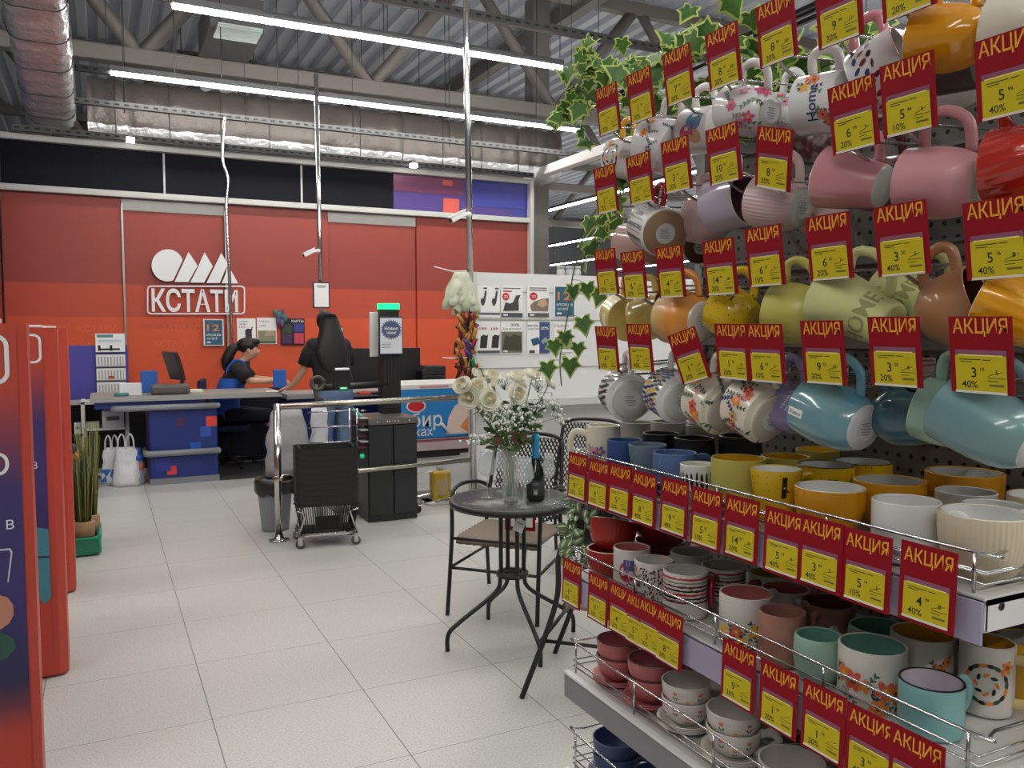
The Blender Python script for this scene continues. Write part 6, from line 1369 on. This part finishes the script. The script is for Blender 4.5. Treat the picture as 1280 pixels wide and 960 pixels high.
# row 3
mug_h((756, 369, 806, 424), 'pale yellow mug with white sticker on its side, far end of third row', 'straight', PY_, W, .99, 'L', 10, -18, decor=d_both(d_label(-.1, .45, .026, .02, 'white')), base=PY_, group=GI)
mug_h((786, 369, 840, 424), 'pale yellow mug with mouth turned away, second in the third row', 'straight', PY_, TAN, 1.0, 'R', -14, 25, decor=d_strokes((.5,), ('yellow',), 3, .004, .03, n=8), group=GI)
mug_h((816, 366, 902, 432), 'cream to orange shaded mug with white ringed base', 'barrel', ORG, CREAM, .96, 'L', 5, 2, decor=d_fade, base=CREAM, sticker=True, group=GI)
mug_h((880, 362, 956, 424), 'bright yellow speckled mug with black label in the third row', 'barrel', BY, W, .962, 'L', 22, 22, decor=d_label(.72, .68, .011, .03), hs=.9, group=GI)
mug_h((951, 356, 1042, 430), 'matt yellow green mug left of the lime HOME mug', 'barrel', YG, W, .965, 'L', 8, 20, group=GI)
mug_h((1015, 346, 1130, 430), 'pale lime mug pressed with the word HOME, front of third row', 'taper', LIME, W, .955, 'L', 24, 10, decor=d_word('HOME', .032, 'tanprint', .28, -.05), base=LIME, H_=.112, sticker=False, group=GI)
mug_h((1086, 340, 1164, 402), 'lime mug in shade behind the front HOME mug', 'taper', LIME, W, 1.06, 'L', 24, 10, decor=d_word('HOME', .03, 'tanprint', .28), base=LIME, group=GI)
mug_h((1126, 346, 1190, 404), 'third lime mug in shade, nearest the brown mug', 'taper', LIME, W, 1.14, 'L', 24, 10, base=LIME, group=GI)
mug_h((1148, 342, 1232, 434), 'tan brown mug with dark mouth turned to the right', 'round', TAN, BRN, .97, 'R', -22, 16, group=GI)
mug_h((1218, 344, 1330, 440), 'amber orange mug with slanted ribs cut by the right edge', 'taper', glaze('amber_rib', (224, 158, 26), .15), W, .955, 'L', 22, 16, ribs=18, ribd=.018, rim=CREAM, group=GI)
# row 4
mug_h((751, 464, 814, 524), 'white mug with black brush strokes and big pale base, far end of fourth row', 'step', W, W, .96, 'L', 12, -16, decor=d_strokes((.34, .56, .78), ('black', 'black', 'black'), 4, .0062, .034, n=24, tilt=.22), base=GREYW, sticker=True, group=GI)
mug_h((809, 464, 874, 526), 'white mug with rows of dark blue dashes and yellow marks', 'step', W, W, .962, 'L', 14, -8, decor=d_strokes((.32, .46, .6, .74, .88), ('navy', 'navy', 'navy', 'black', 'yellow'), 5, .0056, .0165, n=30, tilt=.08), base=GREYW, sticker=True, group=GI)
mug_h((859, 470, 930, 540), 'white mug with orange and pink painted flowers, pale foot', 'step', CREAM, W, .965, 'L', 16, -2, decor=d_floral(21, ['coral', 'rose', 'orange'], ['dkgreen', 'green'], zr=(.3, .85), n=7, size=.013), base=BASE, group=GI)
mug_h((907, 474, 988, 550), 'cream mug with orange and red painted flowers, broad foot', 'step', CREAM, W, .955, 'L', 20, 2, decor=d_floral(22, ['orange', 'coral', 'red', 'tan'], ['dkgreen', 'navy'], zr=(.3, .85), n=8, size=.0115), base=BASE, sticker=True, group=GI)
mug_h((946, 472, 1014, 545), 'lilac blue mug between the cream flower mug and turquoise mug', 'taper', LILB, W, .985, 'L', 22, 16, decor=d_strokes((.2, .3), ('white',), 9, .0014, .006, thr=(.2, .9), n=6, tilt=.6), group=GI)
mug_h((990, 482, 1102, 560), 'streaked turquoise mug with fresco sticker and paper wrapped base', 'barrel', FRES, W, .955, 'L', 13, 2, decor=d_fresco, base=STK, sticker=True, hs=1.15, H_=.105, group=GI)
mug_h((1092, 484, 1166, 556), 'dark teal mug with black mouth turned to the right', 'barrel', DBL, DKIN, 1.0, 'R', -8, 14, rim=TAN, group=GI)
mug_h((1138, 478, 1236, 560), 'glossy sage green mug left of the teal mug', 'round', SAGE, DKIN, .98, 'L', 14, 16, rim=CREAM, group=GI)
mug_h((1178, 486, 1296, 580), 'grey teal mug with paper sticker base at the right edge', 'round', TEAL, W, .95, 'L', 22, 8, base=STK, sticker=True, H_=.11, group=GI)

# ---- mugs on the shelves --------------------------------------------------------
NAVY = glaze('matt_navy', (40, 72, 126), .6, 0); GB = glaze('grey_blue', (112, 128, 146), .6, 0, vary=(40, (96, 112, 132), .3)); CALM = glaze('calm_blue', (84, 110, 156), .55, 0, speck=(180, (190, 200, 220), .27)); OLV = glaze('olive_yellow', (178, 168, 82), .5, 0); SPY = glaze('speckled_yellow', (214, 174, 22), .35, .2, speck=(170, (80, 66, 16), .32)); MUST = glaze('mustard', (206, 142, 24), .4, .1); RIBC = glaze('ribbed_cream', (206, 192, 166), .5, 0); BLK = glaze('matt_black', (22, 22, 26), .5, 0); GRAYB = glaze('grey_bowl', (150, 146, 138), .5, 0)
G1 = 'mugs on the highest shelf'; G2 = 'mugs on the second shelf'
mug_s(754, 532, 46, 1, 'cream white mug with violet flower sprig, far end of highest shelf', 'straight', CREAM, CREAM, R_=.036, decor=d_floral(31, ['violet', 'rose', 'violet'], ['navy', 'sage'], zr=(.15, .6), n=5, size=.012, thr=(-.9, .7)), hang=-100, group=G1)
mug_s(779, 550, 50, 1, 'matt navy blue mug second along the highest shelf', 'straight', NAVY, NAVY, R_=.039, hang=150, group=G1)
mug_s(808, 556, 52, 1, 'mottled grey blue mug between navy mug and CALM mug', 'taper', GB, GB, R_=.04, hang=170, group=G1)
mug_s(843, 566, 56, 1, 'blue mug with pale CALM lettering', 'straight', CALM, CALM, R_=.041, decor=d_word('CALM', .017, 'white', .2, .1), hang=120, group=G1)
mug_s(870, 580, 46, 1, 'short white mug with tall black brush strokes on the highest shelf', 'straight', W, CREAM, R_=.033, decor=d_strokes((.55,), ('black',), 6, .0065, .042, n=22, tilt=.08), hang=100, group=G1)
mug_s(923, 573, 72, 1, 'olive yellow mug with orange inside', 'straight', OLV, YEL, R_=.045, hang=160, group=G1)
mug_s(968, 586, 70, 1, 'speckled yellow mug with black vertical label', 'taper', SPY, W, R_=.043, decor=d_label(.35, .72, .008, .034), hang=120, group=G1)
mug_s(1033, 608, 97, 1, 'mustard yellow ribbed bowl mug', 'bowl', MUST, W, R_=.055, rim=CREAM, ribs=60, ribd=.006, hang=170, group=G1)
mug_s(1133, 626, 84, 1, 'plain glossy white mug on the highest shelf', 'straight', W, W, R_=.043, hang=70, group=G1)
mug_s(1224, 640, 113, 1, 'cream ribbed wide mug at the near end of the highest shelf', 'bowl', RIBC, W, R_=.056, rim=CREAM, ribs=50, ribd=.009, hang=90, group=G1)
for px, py, wp, X, lab, kd, o_, i_, kw in ((797, 528, 42, 1.075, 'grey mug behind the navy mug on the highest shelf', 'straight', GRAYB, GRAYB, {}), (838, 525, 48, 1.1, 'grey brown mug in the back row behind the CALM mug', 'straight', GRAYB, GRAYB, {}), (873, 527, 44, 1.12, 'grey mug at the back above the black mugs', 'straight', GRAYB, GRAYB, {}),
    (828, 541, 46, 1.045, 'dark navy mug behind the grey blue mug', 'straight', BLK, BLK, {}), (868, 548, 50, 1.045, 'black mug behind the CALM mug', 'straight', BLK, BLK, {}), (915, 545, 54, 1.1, 'matt black mug behind the olive mug', 'straight', BLK, BLK, {}),
    (982, 571, 60, 1.065, 'yellow mug behind the speckled yellow mug', 'straight', OLV, YEL, {}), (1026, 580, 70, 1.06, 'speckled yellow mug with dark rim and label behind the mustard bowl', 'straight', SPY, GREYW, dict(rim=INK['black'], decor=d_label(.35, .6, .008, .034))), (1078, 577, 70, 1.16, 'second speckled yellow mug with dark rim at the back', 'straight', SPY, GREYW, dict(rim=INK['black'], decor=d_label(.35, .6, .008, .034))), (1022, 562, 52, 1.2, 'olive mug in the dark at the very back', 'straight', OLV, YEL, {}),
    (1108, 601, 88, 1.075, 'yellow bowl mug behind the plain white mug', 'bowl', MUST, GREYW, {}), (1192, 588, 100, 1.19, 'mustard bowl mug in the dark at the back', 'bowl', MUST, GREYW, {}), (1112, 619, 70, 1.03, 'yellow enamel mug with black rim beside the plain white mug', 'straight', SPY, GREYW, dict(rim=INK['black'])), (1205, 606, 72, 1.15, 'grey mug at the back right of the yellow bowl', 'straight', GREYW, GREYW, {}), (1196, 619, 82, 1.075, 'white mug right behind the cream ribbed mug', 'straight', W, W, {}), (1252, 616, 96, 1.12, 'cream mug at the back near the right edge', 'bowl', RIBC, W, {})):
    mug_s(px, py, wp, 1, lab, kd, o_, i_, X, hang=150, group=G1, **kw)
# second shelf
RB = glaze('red_bowl', (160, 34, 22), .35, .2); ROSE = glaze('dusty_rose', (176, 128, 110), .5, 0, vary=(30, (150, 96, 84), .3)); MINT = glaze('mint', (150, 182, 164), .5, 0); MINTI = glaze('mint_inside', (108, 160, 146), .35); PINKI = glaze('pink_inside', (198, 112, 112), .4); TURQ = glaze('turquoise_enamel', (126, 180, 178), .2); LILI = glaze('lilac_inside', (206, 196, 206), .25); YELI = glaze('yellow_inside', (206, 156, 48), .35); CHA = glaze('chalk_white', (206, 202, 194), .5, .1)
p = at_x(752, 690, .95)
mug('red ribbed bowl standing at the far end of the second shelf', Matrix.Translation((.962, 1.475, SH[2])), 'bowl', .048, .06, RB, RB, ribs=34, ribd=.01, hang=-20, rim=CREAM, group=G2, name='ribbed_bowl', cat='bowl', handle=False)
mug('red ribbed bowl tilted on top of the other red bowl, pale rim up', Matrix.Translation((.965, 1.475, SH[2]+.055)) @ Matrix.Rotation(R(-12), 4, 'X') @ Matrix.Rotation(R(16), 4, 'Y'), 'bowl', .05, .062, RB, CREAM, ribs=34, ribd=.01, rim=CREAM, group=G2, name='ribbed_bowl', cat='bowl', handle=False)
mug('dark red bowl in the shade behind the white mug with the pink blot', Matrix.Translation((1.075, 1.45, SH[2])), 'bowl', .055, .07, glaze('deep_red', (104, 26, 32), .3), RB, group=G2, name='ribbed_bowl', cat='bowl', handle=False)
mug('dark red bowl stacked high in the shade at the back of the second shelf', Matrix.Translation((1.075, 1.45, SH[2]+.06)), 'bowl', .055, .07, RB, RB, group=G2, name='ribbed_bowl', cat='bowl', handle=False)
mug_s(787, 683, 54, 2, 'white mug with pink inside and a big pink blot print', 'straight', CHA, PINKI, R_=.043, decor=d_bigblot, hang=170, group=G2)
mug_s(817, 700, 51, 2, 'white mug densely speckled in black and red', 'straight', CHA, CHA, R_=.039, decor=d_speckdots, hang=150, group=G2)
mug_s(857, 713, 57, 2, 'white mug ringed with red, green and black stripes', 'straight', CHA, CHA, R_=.041, decor=d_stripes, hang=160, group=G2)
mug_s(933, 741, 69, 2, 'white mug with pink inside and yellow and red flowers', 'straight', CHA, PINKI, R_=.044, decor=d_floral(41, ['yellow', 'red', 'coral', 'yellow'], ['green', 'dkgreen'], zr=(.1, .5), n=6, size=.013, thr=(-1.1, .8)), hang=140, group=G2)
mug_s(975, 763, 66, 2, 'plain dusty rose mug on the second shelf', 'straight', ROSE, ROSE, R_=.04, hang=150, group=G2)
mug_s(1021, 793, 66, 2, 'mint green finely ribbed mug', 'barrel', MINT, MINTI, R_=.038, ribs=56, ribd=.008, hang=160, group=G2)
mug_s(1091, 806, 88, 2, 'white mug with mint inside and orange wild flowers', 'straight', CHA, MINTI, R_=.0455, decor=d_floral(43, ['orange', 'coral', 'orange'], ['dkgreen', 'sage', 'green'], zr=(.1, .62), n=6, size=.014, thr=(-1.1, 1.0)), hang=150, group=G2)
mug_s(1157, 847, 94, 2, 'turquoise enamel mug with black rim, nearest on the second shelf', 'straight', TURQ, LILI, R_=.0465, rim=INK['black'], hang=140, hs=.8, group=G2)
mug_s(864, 690, 52, 2, 'plain chalk white mug behind the striped mug', 'straight', CHA, CHA, 1.05, hang=160, group=G2)
mug_s(904, 707, 55, 2, 'striped white mug with red handle behind the front striped mug', 'straight', CHA, CHA, 1.045, R_=.041, decor=d_stripes, hand=REDH, hang=-15, group=G2)
mug_s(948, 716, 52, 2, 'white mug with red handle, farthest back left of the pink lined mugs', 'straight', CHA, OLV, 1.1, hand=REDH, hang=-30, group=G2)
mug_s(982, 735, 62, 2, 'white mug with pink inside behind the dusty rose mug', 'straight', CHA, PINKI, 1.065, R_=.041, hang=30, group=G2)
mug_s(1034, 752, 66, 2, 'brown rose mug with handle to the front behind the mint ribbed mug', 'straight', ROSE, glaze('rose_brown_inside', (112, 66, 60), .5), 1.068, hang=-20, hs=.6, group=G2)
mug_s(1086, 779, 70, 2, 'mint green mug at the back behind the wild flower mug', 'barrel', MINT, MINTI, 1.075, hang=160, group=G2)
mug_s(1150, 791, 86, 2, 'white mug with yellow inside and orange butterfly print', 'straight', CHA, YELI, 1.055, R_=.045, decor=d_floral(46, ['orange'], ['brown'], zr=(.5, .7), n=2, size=.011, thr=(.3, .8)), hang=170, group=G2)
mug_s(1212, 790, 70, 2, 'white mug with yellow ring handle and leaf wreath print', 'straight', CHA, YELI, 1.075, R_=.036, H_=.098, hand=glaze('butter', (214, 194, 130), .35), decor=d_wreath, hang=75, hs=1.2, group=G2)
mug_s(1276, 800, 70, 2, 'yellow mug with grey inside at the right edge of the second shelf', 'barrel', YEL, GREYW, 1.15, hang=100, group=G2)
# tea cups with saucers on the third shelf, blue cups on the bottom
CUPP = glaze('dusty_pink_cup', (176, 96, 98), .4, .1); CUPW = glaze('tulip_cup', (206, 200, 192), .35, .2); CUPB = glaze('navy_cup', (58, 72, 112), .45, 0); DKR = M_('dark_cup_rim', (60, 34, 34), .4)
def saucer(x, y, z, r, m, lab, grp):
    t = thing('saucer', lab, 'saucer', (x, y, z), 0, grp); b = MB()
    b.lathe([(0, 0), (r*.55, 0), (r*.6, .003), (r*.85, .008), (r, .014), (r*1.0, .0165), (r*.84, .0115), (r*.58, .006), (0, .006)], 40); b.build('plate', m, t); return t
def cup_pair(x, y, k, m, desc, grp, r, hh, ncup, nsau, hang, decor=None, rim=None):
    z = SH[k]+.0005; nm = ('lower', 'upper')
    for i in range(nsau): saucer(x, y, z+.004*i, r*1.17, m, '%s saucer of the pile under the %s' % (('bottom', 'second', 'third', 'top')[i if i < nsau-1 else 3], desc), grp+' saucers')
    z += .004*(nsau-1)+.0065
    for i in range(ncup): mug('%s cup of the %s' % (nm[i] if ncup > 1 else 'single', desc), Matrix.Translation((x, y, z+hh*.64*i)) @ Matrix.Rotation(math.atan2(-y, -x), 4, 'Z'), 'cup', r*(1-.0*i), hh, m, m, hang=hang, decor=decor, rim=rim, group=grp, name='tea_cup', cat='cup', hs=.8)
cup_pair(.962, 1.437, 3, CUPP, 'dusty pink cup stack at the far end', 'pink tea cups', .0465, .051, 2, 2, 80, rim=DKR)
cup_pair(.962, 1.322, 3, CUPP, 'dusty pink cup stack next to the tulip cups', 'pink tea cups', .0465, .051, 2, 2, 80, rim=DKR)
cup_pair(1.085, 1.375, 3, CUPP, 'dusty pink cup stack in the back row', 'pink tea cups', .0475, .045, 2, 2, 98, rim=DKR)
cup_pair(.964, 1.212, 3, CUPW, 'tulip cup stack in the middle of the shelf', 'tulip tea cups', .0465, .047, 2, 3, 78, d_tulips)
cup_pair(.964, 1.082, 3, CUPW, 'tulip cup stack nearest the camera', 'tulip tea cups', .0475, .047, 2, 3, 78, d_tulips)
cup_pair(1.09, 1.1, 3, CUPW, 'tulip cup stack in the shaded back row', 'tulip tea cups', .048, .047, 2, 2, 78, d_tulips)
mug('plain white bowl nearest the camera on the third shelf', Matrix.Translation((.972, .955, SH[3])), 'bowl', .052, .058, CUPW, CUPW, group='tulip tea cups', name='white_bowl', cat='bowl', handle=False)
mug('white cup with maroon marks in the shade behind the plain bowl', Matrix.Translation((1.1, .93, SH[3])), 'straight', .042, .08, CUPW, CUPW, decor=d_strokes((.4, .6), ('maroon', 'black'), 3, .006, .014, n=16), group='tulip tea cups', name='tea_cup', cat='cup')
cup_pair(.975, 1.46, 4, CUPB, 'dark blue cup stack at the far bottom end', 'navy tea cups', .052, .05, 2, 1, 70)
cup_pair(.99, 1.335, 4, CUPB, 'dark blue cup stack next along the bottom shelf', 'navy tea cups', .052, .05, 1, 2, 70)
# ---------------------------------------------------------------- artificial ivy and trailing plant
m_iv = M_('ivy_green', (84, 128, 46), .5, vary=(60, (54, 98, 36), .2)); m_ivr = M_('ivy_margin', (192, 210, 112), .5); m_ivs = M_('ivy_vine', (96, 112, 60), .6)
LOBES = [(0, -.1), (.2, -.28), (.5, -.27), (.43, .02), (.68, .3), (.42, .38), (.25, .62), (0, 1.05), (-.25, .62), (-.42, .38), (-.68, .3), (-.43, .02), (-.5, -.27), (-.2, -.28)]
def ivy_leaf(b, p, d, nrm, L, rnd):
    d = Vector(d).normalized(); nn = Vector(nrm); nn = nn-d*nn.dot(d); nn = nn.normalized() if nn.length > .05 else d.orthogonal().normalized(); s = d.cross(nn)
    P = Vector(p); k = rnd.uniform(-.2, .1)
    def pt(x, y, f): x *= f; y = .12+(y-.12)*f; return P+(s*x+d*y+nn*(k*abs(x)*1.2+(.0 if f < .9 else -.05)))*L
    n = len(LOBES); vs = [pt(0, .12, 0)]+[pt(x, y, .8) for x, y in LOBES]+[pt(x, y, 1) for x, y in LOBES]
    b.add(vs, [(0, 1+i, 1+(i+1) % n) for i in range(n)], 0, True)
    b.add(vs, [(1+i, 1+n+i, 1+n+(i+1) % n, 1+(i+1) % n) for i in range(n)], 1, True)
def ivy(name, label, pts, n, L, seed, spread, origin, face=None, spots=()):
    t = thing(name, label, 'ivy', origin, 0, 'artificial ivy'); rnd = random.Random(seed); o = Vector(origin)
    P = smooth(pts, 8); b = MB(); b.tube([p-o for p in P], .0018, 5); lv = MB()
    for k in range(n):
        f = (k+rnd.random())/n*(len(P)-1); i = int(f); p = P[i].lerp(P[min(i+1, len(P)-1)], f-i)
        off = Vector((rnd.gauss(0, spread), rnd.gauss(0, spread), rnd.gauss(0, spread*.8)))
        q = p+off; b.tube([p-o, (p+off*.5)-o+Vector((0, 0, .006)), q-o], .0008, 3)
        fc = Vector((-.8, -.9, .35)) if face is None else Vector(face)
        ivy_leaf(lv, q-o, (rnd.uniform(-1, .6), rnd.uniform(-.6, .9), rnd.uniform(-1.1, .4)), fc+Vector((rnd.uniform(-.7, .7), rnd.uniform(-.7, .7), rnd.uniform(-.5, .7))), L*rnd.uniform(.7, 1.15), rnd)
    for sx, sy in spots:
        q = at_x(sx, sy, 1.02); i = min(range(len(P)), key=lambda m: abs(P[m].z-q.z-.015)); b.tube([P[i]-o, (P[i]+q)/2-o+Vector((0, 0, .006)), q-o], .0009, 3)
        ivy_leaf(lv, q-o, (rnd.uniform(-.4, .4), rnd.uniform(-.4, .4), -1), (-.8, -.9, .3+rnd.uniform(-.2, .4)), L*rnd.uniform(.62, .85), rnd)
    b.build('vine', m_ivs, t); lv.build('leaves', [m_iv, m_ivr], t); return t
ivy('ivy_garland', 'bushy end of the ivy garland spilling over the far end of the gondola top', [at_x(x, y, 1.06) for x, y in ((790, 105), (760, 85), (735, 88), (722, 112), (712, 150))], 58, .042, 1, .034, at_x(745, 100, 1.06))
ivy('ivy_garland', 'ivy garland lying along the gondola top behind the top hook row', [at_x(x, y, 1.16) for x, y in ((800, 110), (850, 75), (900, 55), (950, 75), (1000, 90), (1060, 70), (1080, 50))], 105, .046, 2, .036, at_x(900, 70, 1.16))
ivy('ivy_garland', 'dark ivy garland hanging inside the gondola behind the white mugs', [at_x(x, y, 1.2) for x, y in ((770, 150), (830, 140), (880, 130), (940, 150), (1000, 140))], 70, .042, 3, .03, at_x(880, 140, 1.2))
ivy('ivy_garland', 'single ivy shoot standing up above the garland', [at_x(x, y, 1.12) for x, y in ((864, 62), (863, 30), (862, 8))], 3, .05, 4, .004, at_x(864, 62, 1.12))
ivy('ivy_garland', 'thin ivy strand dangling beside the second and third hook rows', [at_x(x, y, 1.0) for x, y in ((768, 185), (776, 255), (760, 262), (742, 280), (728, 300), (720, 330))], 12, .045, 5, .014, at_x(768, 185, 1.0))
ivy('ivy_garland', 'long ivy strand hanging down over the right posters to the bouquet', [at_x(x, y, 1.02) for x, y in ((745, 262), (728, 300), (716, 345), (712, 380), (705, 420), (700, 450), (702, 482))], 0, .052, 6, .016, at_x(745, 262, 1.02), spots=[(716, 360), (734, 357), (750, 366), (728, 400), (706, 418), (722, 432), (692, 428), (684, 456), (712, 452)])
# green things seen through the gap behind the gondola
t = thing('trailing_plant', 'trailing variegated plant hanging at the far end of the mug shelves', 'plant', tuple(at_x(752, 640, 1.13)-Vector((0, 0, .3))))
rnd = random.Random(21); b = MB(); lv = MB()
m_v1 = M_('variegated_green', (104, 132, 84), .5); m_v2 = M_('variegated_cream', (206, 212, 180), .5)
for k in range(13):
    a = k/13*2*PI; p0 = Vector((0, 0, .33)); P = smooth([p0, p0+Vector((.05*math.cos(a)-.02, .05*math.sin(a), .03)), p0+Vector((.06*math.cos(a)-.03, .06*math.sin(a), -.06)), p0+Vector((.055*math.cos(a)-.045, .06*math.sin(a), -.1-rnd.uniform(0, .05)))], 6); b.tube(P, .002, 4)
    for i in range(17):
        q = P[min(len(P)-1, 2+i)]; d = Vector((rnd.uniform(-1, 1)-.2, rnd.uniform(-1, 1)-.3, rnd.uniform(-.9, .2))); d.normalize(); L_ = rnd.uniform(.024, .036)
        leaf_quad(lv, q, d, (-.6, -.7, .5), L_, L_*.62, 0); leaf_quad(lv, q+d*.003+Vector((-.0012, -.0012, .0012)), d, (-.6, -.7, .5), L_*.8, L_*.18, 1)
b.build('vines', m_ivs, t); lv.build('leaves', [m_v1, m_v2], t)
b = MB(); b.lathe([(0, .2), (.06, .2), (.075, .32), (.07, .32), (.056, .21), (0, .21)], 24); b.tube([(.07, 0, .32), (0.0, 0, .44)], .003, 5); b.tube([(-.07, 0, .32), (0, 0, .44)], .003, 5); b.tube([(0, 0, .44), tuple(Vector((PEG+.03, 1.56, t.location.z+.47))-t.location)], .004, 5); b.build('hanging_pot', black_p, t)
